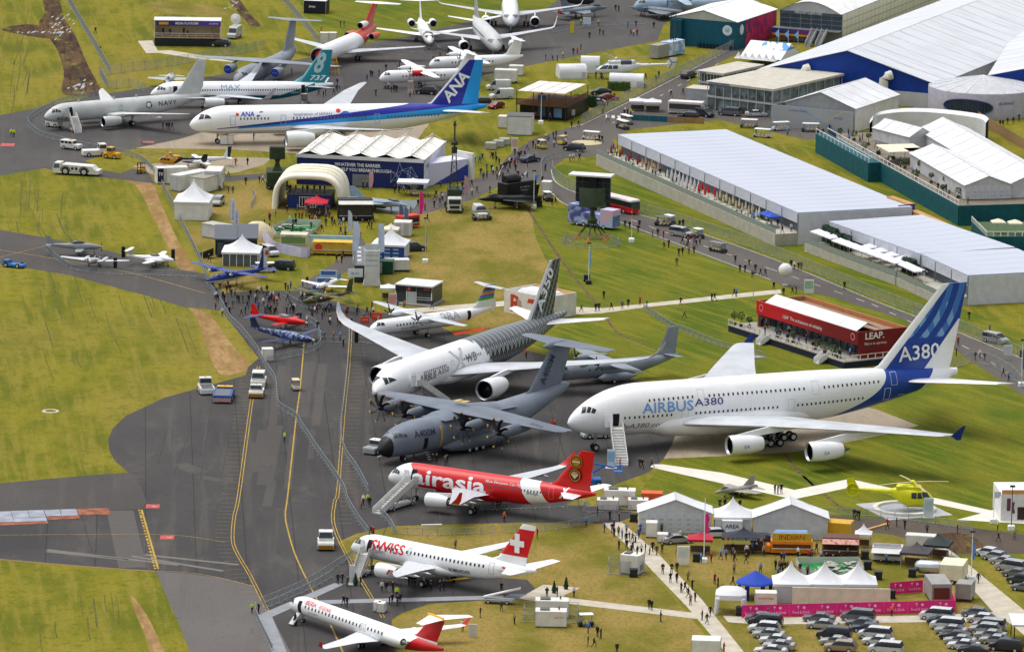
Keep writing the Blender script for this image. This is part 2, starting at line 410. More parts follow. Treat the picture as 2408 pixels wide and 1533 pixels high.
for(cu,cv,su,sv,n)in((140,66,26,24,34),(188,205,22,9,16),(70,74,30,6,8),(552,14,12,12,8)):
 for k in range(n):
  p=G(cu+rp.gauss(0,su*.6),cv+rp.gauss(0,sv*.6));a=rp.uniform(.12,.3);b=rp.uniform(.6,2.2);r=rp.uniform(.7,1.3)
  P=[(a*cos(t)*rp.uniform(.7,1.2),b*sin(t)*rp.uniform(.7,1.2))for t in[i*pi/4 for i in range(8)]]
  mb.add([(p.x+x+.25*y*(.4),p.y+y,.0062+k*1e-4)for x,y in P],[tuple(range(8))])
mb.build('puddles',PUD,kind='stuff')
for pts in([(1235,482),(1275,545),(1330,625),(1405,717)],[(1426,748),(1450,780),(1500,805),(1553,824)],[(1841,1058),(1870,1100),(1890,1120),(1917,1146)],[(1889,1119),(1950,1172),(1998,1206)],[(2310,1350),(2330,1400),(2345,1440)]):
 ribbon('cable_trench',gpath(pts),.55,M((96,76,50),.95,0,.3,.8),.0048)
# walkways (slabs with a real edge)
sheet('walkway',[(1418,1230),(1462,1227),(1551,1305),(1651,1410),(1765,1552),(1722,1552),(1621,1432),(1502,1308)],PATHM,.03,thick=1)
sheet('walkway',[(1220,1406),(1278,1374),(1364,1382),(1324,1400),(1334,1405),(1629,1440),(1642,1455),(1337,1419),(1250,1412)],PATHM,.026,thick=1)
sheet('walkway',[(2187,1281),(2211,1278),(2254,1308),(2314,1357),(2430,1452),(2430,1512),(2384,1472),(2335,1438),(2260,1354)],PATHM,.028,thick=1)
sheet('walkway',[(1700,1447),(1780,1452),(2200,1446),(2336,1439),(2366,1459),(2180,1462),(1790,1468),(1712,1462)],PATHM,.024,thick=1)
sheet('walkway',[(955,727),(1184,708),(1300,697),(1330,696),(1352,722),(1418,725),(1770,687),(1835,681),(1838,690),(1524,722),(1413,737),(1345,740),(1305,716),(1184,720),(960,737)],PATHM,.03,thick=1)
sheet('walkway',[(1537,1092),(1560,1092),(1700,1112),(1868,1152),(1998,1126),(2330,1200),(2372,1190),(2420,1232),(2250,1222),(2308,1207),(2004,1145),(1866,1174),(1773,1153),(1660,1128),(1528,1098)],WHITEPATH,.04,thick=1)
sheet('walkway',[(324,97),(358,96),(371,120),(400,119),(500,135),(560,148),(470,140),(372,125),(344,126)],PATHM,.02,thick=1)
sheet('carpet_runner',[(785,1371),(812,1372),(640,1450),(682,1550),(646,1550),(606,1446)],CARPET,.03,thick=1)
sheet('carpet_runner',[(742,1411),(1183,1399),(1186,1408),(776,1419)],CARPET,.026,thick=1)
sheet('carpet_runner',[(1181,1405),(1200,1396),(1240,1397),(1212,1409)],M((100,104,116),.95),.034,thick=1)
# kerb lines, painted lines and stand markings
for d in(-.22,.22):
 for pts in([(608,861),(591,948),(562,1161),(551,1213),(547,1265),(556,1297),(589,1354),(629,1435)],[(825,770),(820,856),(809,964),(801,1072),(794,1161),(787,1180),(785,1235),(823,1319),(874,1405),(901,1451)]):
  P=gpath(pts);Q=[]
  for i,p in enumerate(P):
   t=(P[min(i+1,len(P)-1)]-P[max(i-1,0)]).normalized();Q.append(p+t.cross(Vector((0,0,1)))*d)
  ribbon('painted_line',Q,.13,PAINT_Y,.016)
for pts,sg,rng in(([(608,861),(591,948),(562,1161),(551,1213),(547,1265),(556,1297),(589,1354),(629,1435)],1,(.0,.93)),([(825,770),(820,856),(809,964),(801,1072),(794,1161),(785,1235)],-1,(0,1))):
 P=gpath(pts,True,24);mb=MB();acc=0
 for a,b in zip(P[:-1],P[1:]):
  acc+=(b-a).length
  if acc>2.3:
   acc=0;n=(b-a).normalized().cross(Vector((0,0,1)))*sg;t=(b-a).normalized()*.05
   q0=a+n*.5;q1=a+n*2.7
   if sg>0:q0,q1=a+n*.5,a+n*2.7
   z=Vector((0,0,.0165));mb.quad(q0-t+z,q1-t+z,q1+t+z,q0+t+z)
 mb.build('tick_marks',M((138,116,56),.7,0,.3,2),kind='stuff')
for pts,w in(([(717,783),(706,910),(696,986),(677,1161),(671,1208),(677,1246),(696,1308),(735,1389),(774,1462),(812,1545)],.24),([(366,1342),(440,1346),(513,1357),(594,1377)],.16),([(-20,1258),(200,1256),(400,1257),(529,1274)],.14),([(-20,585),(113,606),(300,640),(483,690)],.2),([(-20,640-30),(60,590),(120,575)],.14)):
 ribbon('painted_line',gpath(pts),w,M((168,136,46),.7,0,.3,2),.017)
ribbon('painted_line',gpath([(333,1198),(372,1337)]),.3,PAINT_Y,.0175)
ribbon('painted_line',gpath([(327,1198),(365,1337)]),.3,PAINT_Y,.0175,dash=(1.0,.9))
for pts in([(420,1258+70),(110,1292)],[(310,1307),(525,1342)],[(110,1296),(300,1316)],[(340,1304),(560,1327)]):
 ribbon('tarmac_repair',gpath(pts),.9,M((112,106,100),.9),.0135)
ribbon('tarmac_repair',gpath([(282,1200),(312,1334)]),4.2,M((84,80,77),.9),.0125)
ribbon('tarmac_repair',gpath([(-20,1313),(180,1330),(366,1343)]),.8,M((126,104,60),.95),.0085)
# worn strips on the stand: old concrete showing through
rs=random.Random(11);WORN=tarmac('worn_strip',(76,73,71),(86,82,79),(70,68,67),.6,False)
for(u0,v0,u1,v1,w)in((648,1000,622,1140,2.6),(622,1010,604,1110,2.2),(650,905,640,1010,1.3),(728,850,712,980,1.8),(760,855,742,1000,1.5),(640,1130,628,1190,1.5),(690,1020,676,1150,1.2),(664,860,655,930,1.6),(600,1040,590,1110,1.5),(735,1010,730,1080,1.0),(420,1090,470,1110,3.0),(470,1120,520,1130,2.0)):
 ribbon('tarmac_repair',gpath([(u0,v0),(u1,v1)],False),w,WORN,.0128+rs.random()*.0006)
for pts in([(392,1010),(372,1090)],[(445,1015),(410,1115)],[(500,938),(472,1130)],[(556,945),(520,1125)],[(497,990),(525,1075)],[(190,1205),(224,1327)],[(865,820),(842,1150)],[(1010,1070),(1000,1200)],[(1180,1060),(1190,1100)],[(1280,960),(1268,1060)],[(1325,970),(1310,1090)],[(1412,960),(1405,1010)],[(1090,1068),(1075,1090)],[(945,1150),(900,1260)]):
 ribbon('tarmac_joint',gpath(pts,False),.13,M((50,48,47),.9),.0133)
for(u,v)in((359,1190),(393,1263),(18,341)):
 s=PXM(v);p=G(u,v);w=32/s if u<800 else 14/s;h=8/(s*.2)
 mb=MB();mb.quad((p.x-w/2,p.y-h/2,.02),(p.x+w/2,p.y-h/2,.02),(p.x+w/2,p.y+h/2,.02),(p.x-w/2,p.y+h/2,.02))
 o=mb.build('painted_marking',PAINT_R,kind='structure')
 if u in(359,393):tpart('25',o,PAINT_W,w*.34,lambda a,b:(p.x-b+.6,p.y-a,.024))
# steel road plates at the taxiway edge
RUST=M((142,84,58),.8,0,.3,.6);PLATE=M((152,156,168),.45,.3,.15,.4)
for i,(P,m)in enumerate((([(-8,1203),(25,1202),(33,1227),(-8,1228)],PLATE),([(26,1201.5),(64,1200.5),(70,1217),(31,1218)],PLATE),([(65,1200.4),(102,1199.3),(108,1215.5),(71,1216.7)],PLATE),([(31,1218.6),(108,1216),(111,1225),(34,1227.5)],PLATE),([(104,1199.3),(140,1198),(144,1213),(109,1214)],PLATE),([(142,1198),(179,1196.8),(184,1211.4),(145,1212.8)],PLATE),([(180,1196.6),(217,1195.6),(223,1210.4),(186,1211.2)],RUST),([(218,1195.5),(255,1194.4),(261,1209.4),(224,1210.2)],RUST),([(110,1215.2),(186,1212.6),(188,1219),(112,1223)],RUST),([(-8,1229),(35,1228),(37,1234),(-8,1236)],RUST),([(36,1227.8),(112,1225.6),(114,1231),(38,1233.6)],RUST))):
 sheet('steel_plate',P,m,.05+(i%3)*.004,kind=None,thick=1,label='%s %s steel road plate from the left on the taxiway edge'%(('first','second','third','lower','fourth','last','fourth','last','third','first','second')[i],['grey','rusty brown'][m is RUST]),category='road plate',group=['grey steel road plates on the taxiway','rusty steel road plates on the taxiway'][m is RUST])
# tyre tracks pressed into the grass
rt=random.Random(8);TRK=M((84,82,30),.95,0,.3,1)
for(cu,cv,su,sv,n,sl)in((90,470,26,16,9,.1),(110,545,60,12,8,-.9),(50,120,40,60,12,.5),(30,210,22,30,8,.2),(300,760,120,50,14,-.6),(120,740,80,70,12,-.5),(200,1440,70,40,8,-.2),(440,40,60,20,6,1.5)):
 for k in range(n):
  u=cu+rt.gauss(0,su);v=cv+rt.gauss(0,sv);l=rt.uniform(18,44);b=rt.uniform(-4,4)
  ribbon('tyre_track',gpath([(u,v-l),(u+sl*l*-.5+b,v),(u-sl*l*1.2,v+l)]),rt.uniform(.1,.24),TRK,.0036+k*1e-5)
# road lines
for pts in([(1731,110),(1509,225),(1366,295)],[(1289,440),(1328,480),(1447,518),(1650,596),(1812,658)],[(1296,400),(1309,430),(1366,458),(1496,503),(1582,527),(1812,607),(2058,708),(2234,774),(2420,850)],[(1173,412),(1180,395),(1200,372)],[(1340,300),(1365,293)],[(1240,402),(1225,420)]):
 ribbon('road_line',gpath(pts),.16,PAINT_W,.016)
for pts in([(1690,150),(1560,222),(1440,290)],[(1440,500),(1560,545),(1810,632),(2050,715),(2300,830),(2400,900)],[(1212,445-20),(1222,400)]):
 ribbon('road_line',gpath(pts,False),.16,PAINT_W,.0165,dash=(3,5))
for k in range(4):
 p=G(1424+k*14,272+k*1.2);MB().quad((p.x,p.y-3,.017),(p.x+.7,p.y-3,.017),(p.x+.7,p.y+1,.017),(p.x,p.y+1,.017)).build('zebra_stripe',PAINT_W,kind='structure')
p=G(1380,336);MB().lathe([(0,3.2),(.06,3.1),(.1,2.4)],'z',(p.x,p.y,.012),24).build('roundabout',M((190,176,140),.9),kind='structure')
# ------------------------------------------------------------------ aircraft kit (local x runs aft from the nose, y to starboard, z up)
def pchip(xs,ys,x):
 xs=np.array(xs,float);ys=np.array(ys,float);h=np.diff(xs);d=np.diff(ys)/h;m=np.zeros(len(xs))
 for i in range(1,len(xs)-1):
  if d[i-1]*d[i]>0:
   w1=2*h[i]+h[i-1];w2=h[i]+2*h[i-1];m[i]=(w1+w2)/(w1/d[i-1]+w2/d[i])
 m[0]=d[0];m[-1]=d[-1]
 i=int(min(max(np.searchsorted(xs,x)-1,0),len(h)-1));t=(x-xs[i])/h[i];t=min(max(t,0),1)
 return float((2*t**3-3*t*t+1)*ys[i]+(t**3-2*t*t+t)*h[i]*m[i]+(-2*t**3+3*t*t)*ys[i+1]+(t**3-t*t)*h[i]*m[i+1])
class Fus:
 """body of revolution-like hull from stations (x, zc, half width, half height)"""
 def __init__(s,st,pw=2.0):s.st=st;s.pw=pw;s.L=st[-1][0]
 def at(s,x):
  xs=[q[0]for q in s.st];return tuple(pchip(xs,[q[k]for q in s.st],x)for k in(1,2,3))
 def pt(s,x,th,off=.0):
  zc,ry,rz=s.at(x);c,d=cos(th),sin(th);e=2.0/s.pw
  return(x,(ry+off)*math.copysign(abs(c)**e,c),zc+(rz+off)*math.copysign(abs(d)**e,d))
 def side(s,x,z,sg=-1,off=.02):
  zc,ry,rz=s.at(x);t=max(-.999,min(.999,(z-zc)/max(rz,.01)))
  return(x,sg*(ry*(1-abs(t)**s.pw)**(1/s.pw)+off),z)
 def mesh(s,mats,parent,name='fuselage',n=36,m=28,x0=0,x1=None):
  x1=s.L if x1 is None else x1;mb=MB();nl=min(s.L*.16,9)
  xs=[x0+1e-3+(nl)*(i/12)**1.7 for i in range(13)]if x0==0 else[x0]
  xs=[x for x in xs if x<x1];k=max(6,n)
  b=xs[-1];xs+=[b+(x1-b)*i/k for i in range(1,k+1)]
  mb.loft([[s.pt(x,2*pi*i/m)for i in range(m)]for x in xs])
  return mb.build(name,mats,parent,True)
 def patch(s,mb,c,off=.03,sub=3,mi=0,both=True):
  """panel on the hull between four (x, angle in degrees up from the side) corners"""
  for sg in((-1,1)if both else(-1,)):
   P=[]
   for j in range(sub+1):
    for i in range(sub+1):
     a,b=i/sub,j/sub
     x=lerp(lerp(c[0][0],c[1][0],a),lerp(c[3][0],c[2][0],a),b);t=lerp(lerp(c[0][1],c[1][1],a),lerp(c[3][1],c[2][1],a),b)
     q=s.pt(x,rad(t),off);P.append((q[0],sg*q[1],q[2]))
   w=sub+1;F=[(j*w+i,j*w+i+1,(j+1)*w+i+1,(j+1)*w+i)for j in range(sub)for i in range(sub)]
   mb.add(P,F if sg<0 else[f[::-1]for f in F],mi)
def hull(L,ry,rz,zc,nl,tl,nz,tz,rt=.12,ft=.35,nf=None):
 """stations of an airliner hull: nose length and height, tail length and height"""
 st=[]
 for t in(0,.04,.12,.25,.42,.62,.82,1):
  r=(1-(1-t)**2.1)**.62;st.append((t*nl,lerp(nz,zc,1-(1-t)**2.0),max(.02,ry*r),max(.02,rz*r)))
 for t in(0,.2,.4,.6,.8,.93,1):
  r=1-(1-rt)*t**1.55;st.append((L-tl+t*tl,zc+(tz-zc)*t**1.5,ry*r*(1-.15*t),rz*r))
 return st
def foil(mb,secs,n=7,mi=0,caps=True):
 """wing-like surface through sections (x lead, y, z, chord, thickness, tilt in degrees: 0 flat, 90 upright)"""
 R=[]
 for(x,y,z,c,t,a)in secs:
  ny,nz=-sin(rad(a)),cos(rad(a));ring=[]
  for i in range(n):u=1-(i/(n-1));u=u**1.0;q=1-cos(pi/2*(1-i/(n-1)));ring.append((q,t*c*(1.48*sqrt(max(q,0))-.63*q-1.76*q*q+1.42*q**3-.51*q**4)*1.0))
  up=ring;lo=[(q,-h*.72)for q,h in reversed(ring)][1:]
  R.append([(x+q*c,y+ny*h,z+nz*h)for q,h in up+lo])
 mb.loft(R,caps,mi)
 return mb
def wings(p,secs,mat,name='wing'):
 out=[]
 for sg in(-1,1):
  mb=MB();foil(mb,[(x,sg*y,z,c,t,sg*a)for(x,y,z,c,t,a)in secs]);out.append(mb.build(name,mat,p,True))
 return out
def fin(p,secs,mat,name='tail_fin'):
 mb=MB();foil(mb,[(x,0,z,c,t,90)for(x,z,c,t)in secs]);return mb.build(name,mat,p,True)
LIP=M((178,182,188),.3,.6,.05);FAN=M((16,17,20),.5,.2,.3);SPIN=M((70,72,78),.5);TYRE=M((22,22,24),.85,0,.2);HUB=M((190,190,188),.5);STRUT=M((150,152,154),.45)
def jet(p,x,y,z,L,r,mat,pylon=None,coneout=True,cover=None):
 """turbofan: cowl with a lip, dark intake with a spinner, exhaust cone; pylon=(x0, x1, z top)"""
 mb=MB()
 mb.lathe([(.06*L,r*.80),(.02*L,r*.86),(0,r*.93),(.02*L,r*.965)],'x',(x,y,z),24,1,False)
 mb.lathe([(.02*L,r*.965),(.1*L,r),(.35*L,r*1.02),(.62*L,r*.98),(.85*L,r*.86),(L,r*.72),(L*.985,r*.66),(L*.8,r*.62)],'x',(x,y,z),24,0,False)
 e=mb.build('engine',[mat,LIP],p,True)
 MB().lathe([(.26*L,.001),(.26*L,r*.80),(.06*L,r*.81)],'x',(x,y,z),24,0,False).build('intake',cover or FAN,e,True)
 MB().lathe([(.14*L,.01),(.18*L,r*.16),(.25*L,r*.26)],'x',(x,y,z),14,0).build('spinner',cover or SPIN,e,True)
 if coneout:
  MB().lathe([(.75*L,r*.6),(.98*L,r*.45),(1.08*L,r*.4),(1.1*L,r*.3),(1.28*L,.02)],'x',(x,y,z),18).build('exhaust',M((120,116,112),.4,.5),e,True)
 if pylon:
  x0,x1,zt=pylon;mb=MB();w=r*.12
  mb.loft([[(x+.22*L,y-w*.4,z+r*.9),(x+.22*L,y+w*.4,z+r*.9),(x+.24*L,y+w*.4,z+r*1.05),(x+.24*L,y-w*.4,z+r*1.05)],[(x+.6*L,y-w,z+r*.7),(x+.6*L,y+w,z+r*.7),(x0,y+w,zt),(x0,y-w,zt)],[(x1,y-w*.4,zt-r*.35),(x1,y+w*.4,zt-r*.35),(x1,y+w*.4,zt),(x1,y-w*.4,zt)]])
  mb.build('pylon',mat,p,True)
 return e
def wset(p,x,y,zt,r,w,xs=(0,),ys=(-1,1),gap=None,leg=.14,name='landing_gear'):
 """leg with wheels on the ground"""
 gap=gap or w*1.15;mb=MB();mb.tube((x,y,zt),(x,y,r),leg,8)
 if len(xs)>1:mb.box(x+min(xs),x+max(xs),y-leg,y+leg,r-leg,r+leg)
 for dx in xs:mb.tube((x+dx,y-gap,r),(x+dx,y+gap,r),leg*.6,6)
 mb.tube((x+.9*r,y,zt-.2),(x,y,r*2),leg*.5,6)
 g=mb.build(name,STRUT,p)
 for dx in xs:
  for sy in ys:
   m2=MB();m2.lathe([(-w/2,r*.55),(-w/2,r*.9),(-w*.3,r),(w*.3,r),(w/2,r*.9),(w/2,r*.55)],'y',(x+dx,y+sy*gap,r),18);m2.lathe([(-w*.52,r*.12),(-w*.52,r*.55),(w*.52,r*.55),(w*.52,r*.12)],'y',(x+dx,y+sy*gap,r),12,1)
   m2.build('wheel',[TYRE,HUB],g)
 return g
GLASSK=glass((20,26,34));WINM=M((40,44,54),.3,0,.2);SEAM=M((168,172,178),.5)
def winrow(p,f,rows,w=.28,h=.4,mat=None):
 mb=MB()
 for(x0,x1,dx,z0,z1)in rows:
  n=max(1,int(abs(x1-x0)/dx))
  for i in range(n+1):
   x=x0+i*dx;z=lerp(z0,z1,i/max(n,1))
   for sg in(-1,1):
    P=[f.side(x+a*w/2,z+b*h/2,sg,.025)for a,b in((-1,-1),(1,-1),(1,1),(-1,1))]
    mb.add(P,[(0,1,2,3)if sg<0 else(3,2,1,0)])
 return mb.build('cabin_windows',mat or WINM,p,kind='stuff')
def doorline(p,f,x,z,w=1.0,h=2.0,mat=None,open_=False,t=.07):
 mb=MB()
 def strip(a,b,c,d):
  P=[[f.side(lerp(a,b,i),lerp(c,d,j),-1,.03)for i in(0,1)]for j in[k/5 for k in range(6)]]
  for j in range(5):mb.quad(P[j][0],P[j][1],P[j+1][1],P[j+1][0])
 if open_:strip(x,x+w,z,z+h);return mb.build('door_opening',M((18,18,22),.8),p)
 strip(x,x+t,z,z+h);strip(x+w-t,x+w,z,z+h);strip(x,x+w,z,z+t);strip(x,x+w,z+h-t,z+h)
 return mb.build('door',mat or SEAM,p)
def open_door(p,f,x,z,w,h,mat):
 """plug door swung forward along the hull"""
 a=f.side(x-.15,z+h/2,-1,.42);b=f.side(x-w-.1,z+h/2,-1,.36);mb=MB();R=[]
 for q,y in((x-.15,a[1]),(x-w-.1,b[1])):
  R.append([(q,y,z),(q,y-.14,z+.02),(q,y-.16,z+h*.5),(q,y-.06,z+h),(q,y+.08,z+h)])
 mb.loft(R);return mb.build('open_door',mat,p)
def htext(p,f,s,mat,x,z,width,sg=-1,slope=.0,**kw):
 """lettering on the port side, centred at x with its base line at z (rising by slope per metre)"""
 return tpart(s,p,mat,width,lambda u,v:f.side(x+u,z+v+slope*u,sg,.05),slices=kw.pop('slices',10),**kw)
def fin_text(p,s,mat,width,x,z,ang,y=-.4,**kw):
 c,d=cos(ang),sin(ang);return tpart(s,p,mat,width,lambda u,v:(x+u*c-v*d,y,z+u*d+v*c),**kw)
def cockpit(p,f,rows,mat=None):
 for c in rows:
  for sg in(-1,1):
   mb=MB();f.patch(mb,c,both=False)
   if sg>0:mb.v=[(x,-y,z)for x,y,z in mb.v];mb.f=[q[::-1]for q in mb.f]
   mb.build('cockpit_window',mat or GLASSK,p)
def prop(p,x,y,z,r,nb,mat=None,tip=None,spin=None,sweep=.0,hub=.12,ph=.3,width=.13):
 """propeller at rest: spinner and separate blades"""
 mb=MB();mb.lathe([(-.9*hub*r*1.6,.01),(-.5*hub*r,hub*r*.7),(.3*hub*r,hub*r),(hub*r,hub*r)],'x',(x,y,z),14);h=mb.build('propeller',spin or mat,p,True)
 for k in range(nb):
  a=ph+2*pi*k/nb;mb=MB();R=[]
  for t in(.08,.25,.5,.75,.9,1.0):
   q=a+sweep*(t-.3)**2*(1 if t>.3 else 0);c=r*width*(1-.15*t)*(1 if t<.95 else .5);tw=rad(62-45*t)
   cx,cy=t*r*cos(q),t*r*sin(q);ty,tz=-sin(q),cos(q)
   R.append([(x+sx*c*.5*sin(tw)+o,y+cx+ty*sx*c*.5*cos(tw),z+cy+tz*sx*c*.5*cos(tw))for sx,o in((-1,0),(0,.02*r),(1,0),(0,-.02*r))])
  mb.loft(R[:5]);b=mb.build('blade',mat,h,True)
  if tip:m2=MB();m2.loft(R[4:]);m2.v=m2.v;m2.build('blade_tip',tip,b)
 return h
def steps(parent,x,y,zt,run,w,mat,rail,ang=0,name='stairs',n=14):
 """sloping flight rising to height zt from (x, y) after a level run; ang turns it"""
 mb=MB();c,s=cos(ang),sin(ang)
 T=lambda a,b,z:(x+a*c-b*s,y+a*s+b*c,z)
 for i in range(n):
  a0=run*i/n;a1=run*(i+1)/n;z=zt*(i+1)/n;P=[]
  q=z-zt/n-.12;mb.add([T(a0,-w/2,q),T(a1,-w/2,q),T(a1,w/2,q),T(a0,w/2,q),T(a0,-w/2,z),T(a1,-w/2,z),T(a1,w/2,z),T(a0,w/2,z)],[(3,2,1,0),(4,5,6,7),(0,1,5,4),(1,2,6,5),(2,3,7,6),(3,0,4,7)])
 st=mb.build('treads',mat,parent)
 for sg in(-1,1):
  mb=MB();b=sg*w/2
  mb.add([T(0,b,.05),T(run,b,zt-.3),T(run,b,zt+.9),T(0,b,1.0),T(0,b+.06*sg,.05),T(run,b+.06*sg,zt-.3),T(run,b+.06*sg,zt+.9),T(0,b+.06*sg,1.0)],[(0,1,2,3),(7,6,5,4),(0,4,5,1),(1,5,6,2),(2,6,7,3),(3,7,4,0)])
  mb.build('side_panel',rail,parent)
 return st
# ------------------------------------------------------------------ the large aircraft
PWH=M((234,236,238),.32,0,.03,.3,.4);WINGG=M((188,192,198),.4,0,.06,.25);PGREY=M((196,199,198),.4,0,.05,.3)
def liv(name,fn,rough=.32):
 def lined(nt,x,y,z):
  m=((x/2.1).frac()<.024).max(((z+y*.01)/1.35).frac()<.03)
  c=cmix(nt,m*.13,fn(nt,x,y,z),(96,100,106));return cmix(nt,noise(nt,.35,5,(.5,1,1.6)).ss(.5,.75)*.1,c,(120,120,116))
 return emat(name,lined,rough,.4)
def arc_z(f,x):return f.at(x)
# --- giant double-deck airliner with a blue tail
p=TH('airliner','giant white double-deck airliner with blue tail, largest aircraft of the show','airliner',(9.3,-18.9,0),rad(23.2),'parked aircraft')
f=Fus(hull(71.0,3.6,4.25,6.6,13.0,29,4.9,9.0,.15))
LB=(238,240,242);A_B=(24,66,158)
def fn(nt,x,y,z):
 q=z-4.0;edge=49.2+q*2.6-q*q*.215
 return cmix(nt,(x>edge)*(x<(z*.75+59.0)),LB,A_B)
f.mesh(liv('double_deck_hull_paint',fn),p,n=56,m=40)
wings(p,[(15.8,0,4.2,20.5,.11,0),(18.4,3.6,4.3,19.5,.11,0),(28.3,13.5,5.3,12.4,.10,5),(38.6,27,6.6,7.8,.09,5),(47.6,38.6,7.4,4.1,.08,5),(48.6,39.5,7.5,3.4,.08,5)],WINGG)
mb=MB();mb.lathe([(11.5,.3),(13.5,2.2),(17,3.6),(24,4.3),(35,4.2),(41,3.2),(45,1.6),(47,.2)],'x',(0,0,4.9),28);mb.v=[(x,y*1.06,4.0+(z-4.9)*.62)for x,y,z in mb.v];mb.build('belly_fairing',PWH,p,True)
FB=M((20,50,128),.4)
for sg in(-1,1):
 mb=MB();foil(mb,[(51.0,sg*39.6,6.7,.8,.06,90),(50.0,sg*39.6,7.5,2.0,.08,90),(51.9,sg*40.0,9.1,.5,.06,90)]);mb.build('wing_fence',FB,p,True)
def fn(nt,x,y,z):
 le=(z-11.0)*.87+56.4;d=x-le
 n=noise(nt,.25,2);r=((x-53.0)*(x-53.0)+(z-27.5)*(z-27.5)).sqrt();r2=((x-76.0)*(x-76.0)+(z-20.0)*(z-20.0)).sqrt()
 b1=((r/2.2+n*.3).frac()>.52);b2=((r2/2.6+n*.3).frac()>.5)
 c=cmix(nt,b1*(z>15.2),A_B,(62,116,192));c=cmix(nt,b1*b2*(z>15.2)*(z<21.0),c,(124,166,214))
 c=cmix(nt,(x>((z-11.0)*.78+65.6))*(z<18.0),c,LB)
 return cmix(nt,d<((z-11.0)*-.03+1.7),c,LB)
fin(p,[(53.6,9.6,16.0,.07),(56.4,11.0,13.6,.075),(67.8,24.1,4.7,.08)],liv('double_deck_fin_paint',fn))
fin_text(p,'A380',PWH,7.6,63.6,11.6,.06,-.75,bold=.012)
wings(p,[(60.0,0,8.0,9.5,.09,0),(61.4,2.2,8.2,8.6,.09,4),(70.6,15.4,9.8,3.4,.08,5)],PWH,'tailplane')
for y,x,z in((14.9,22.2,2.75),(25.7,31.4,3.3)):
 for sg in(-1,1):
  e=jet(p,x,sg*y,z,5.9,1.62,PWH,(x+6.8,x+12.5,z+2.6))
  if sg<0:tpart('EA',e,M((40,110,210)),.95,lambda u,v,x=x,y=y,z=z:(x+2.6+u,-y-1.67,z-.35+v))
for y,z,x,L in((8,3.6,33,9),(19,4.6,39,7.5),(32,5.9,46,5)):
 for sg in(-1,1):MB().lathe([(0,.02),(L*.3,.38),(L*.7,.3),(L,.02)],'x',(x,sg*y,z+.6),10).build('flap_fairing',WINGG,p,True)
wset(p,5.0,0,3.2,.62,.42,gap=.45,leg=.2)
for sg in(-1,1):wset(p,34.4,sg*6.2,3.6,.7,.5,(-.85,.85),gap=.7,leg=.26);wset(p,37.6,sg*2.7,3.2,.7,.5,(-1.7,0,1.7),gap=.75,leg=.26)
winrow(p,f,[(10.5,17.3,.82,5.9,5.9),(21.5,37,.82,5.9,5.9),(40,52.5,.82,6.0,6.2),(13.2,21,.86,8.5,8.6),(24,41.5,.86,8.6,8.6),(45,55.5,.86,8.6,8.7),(8.8,8.9,.8,5.9,5.9)],.3,.42)
cockpit(p,f,[[(1.9,42),(2.5,36),(2.95,62),(2.35,74)],[(2.65,35),(3.15,28),(3.55,45),(3.1,58)],[(3.3,27),(3.85,20),(4.2,31),(3.7,42)]])
for x,z in((18.9,4.9),(38.2,5.0),(56.5,5.4),(21.9,7.6),(42.7,7.6),(57.8,7.9)):doorline(p,f,x,z,1.2,2.1,M((196,202,214),.5)if x!=56.5 else PWH)
doorline(p,f,6.7,4.55,1.15,2.1,open_=True);open_door(p,f,6.7,4.55,1.3,2.1,PWH)
htext(p,f,'AIRBUS',M((108,158,222)),16.4,6.4,9.2,bold=.012,height=1.75);htext(p,f,'A380',M((58,58,128)),23.8,7.05,5.2,bold=.006,height=1.2)
htext(p,f,'flyA380.com',M((136,84,134)),12.4,3.95,8.2,shear=.2,height=1.15)
htext(p,f,'F-WWEA',PWH,60.2,5.9,1.5)
# --- wide-body twin with carbon-weave tail
p=TH('airliner','white wide-body twinjet with grey carbon-weave pattern over its rear half and tail','airliner',(-22.7,7.3,0),rad(61.3),'parked aircraft')
f=Fus(hull(66.8,2.98,3.05,4.95,8.5,25,4.0,6.7,.12))
def carbon(nt,x,z,hh):
 u=(x/1.5).frac();ch=(u-.5).abs()*2.0;zg=(hh*1.35+ch*.75).frac()
 c=cmix(nt,(zg<.42)*(hh<.55),(96,102,106),(26,28,30));c=cmix(nt,(zg>.42)*(zg<.55)*(hh<.6),c,(196,201,204))
 return cmix(nt,ch>.88,c,(178,184,188))
def fn(nt,x,y,z):
 hh=(z-5.1)/3.0;st=(x/1.3).frac()-.5
 return cmix(nt,x>(hh*-3.2+33.0+st.abs()*2.2),LB,carbon(nt,x,z,hh))
f.mesh(liv('carbon_weave_hull_paint',fn),p,n=56,m=40)
wings(p,[(18.8,0,3.6,14.5,.12,0),(21,3,3.7,13.0,.12,2),(27.2,11,4.4,8.4,.1,4),(38.2,28.5,6.1,3.3,.09,7),(39.9,30.6,6.6,2.5,.08,25),(41.2,31.8,7.6,1.7,.08,55),(42.4,32.35,9.0,.7,.08,72)],WINGG)
mb=MB();mb.lathe([(16,.2),(18,1.9),(23,3.1),(32,3.1),(37,1.9),(40,.2)],'x',(0,0,3.4),24);mb.v=[(x,y*1.02,3.3+(z-3.4)*.6)for x,y,z in mb.v];mb.build('belly_fairing',PWH,p,True)
def fn(nt,x,y,z):
 le=(z-8.0)*.83+53.0;u=(x*.55+z*.8).frac();n=noise(nt,.9,2)
 c=cmix(nt,(u+n*.4).frac()>.5,(22,24,24),(66,72,70));c=cmix(nt,((x*.9-z*.55)/1.4).frac()>.7,c,(126,132,130));return cmix(nt,x-le<.9,c,(206,210,212))
fin(p,[(51.0,7.2,11.5,.08),(53.0,8.0,9.4,.085),(60.4,16.95,4.2,.08)],liv('carbon_weave_fin_paint',fn))
fin_text(p,'A350',PWH,8.2,59.3,11.6,rad(57),-.45,bold=.03,height=2.3)
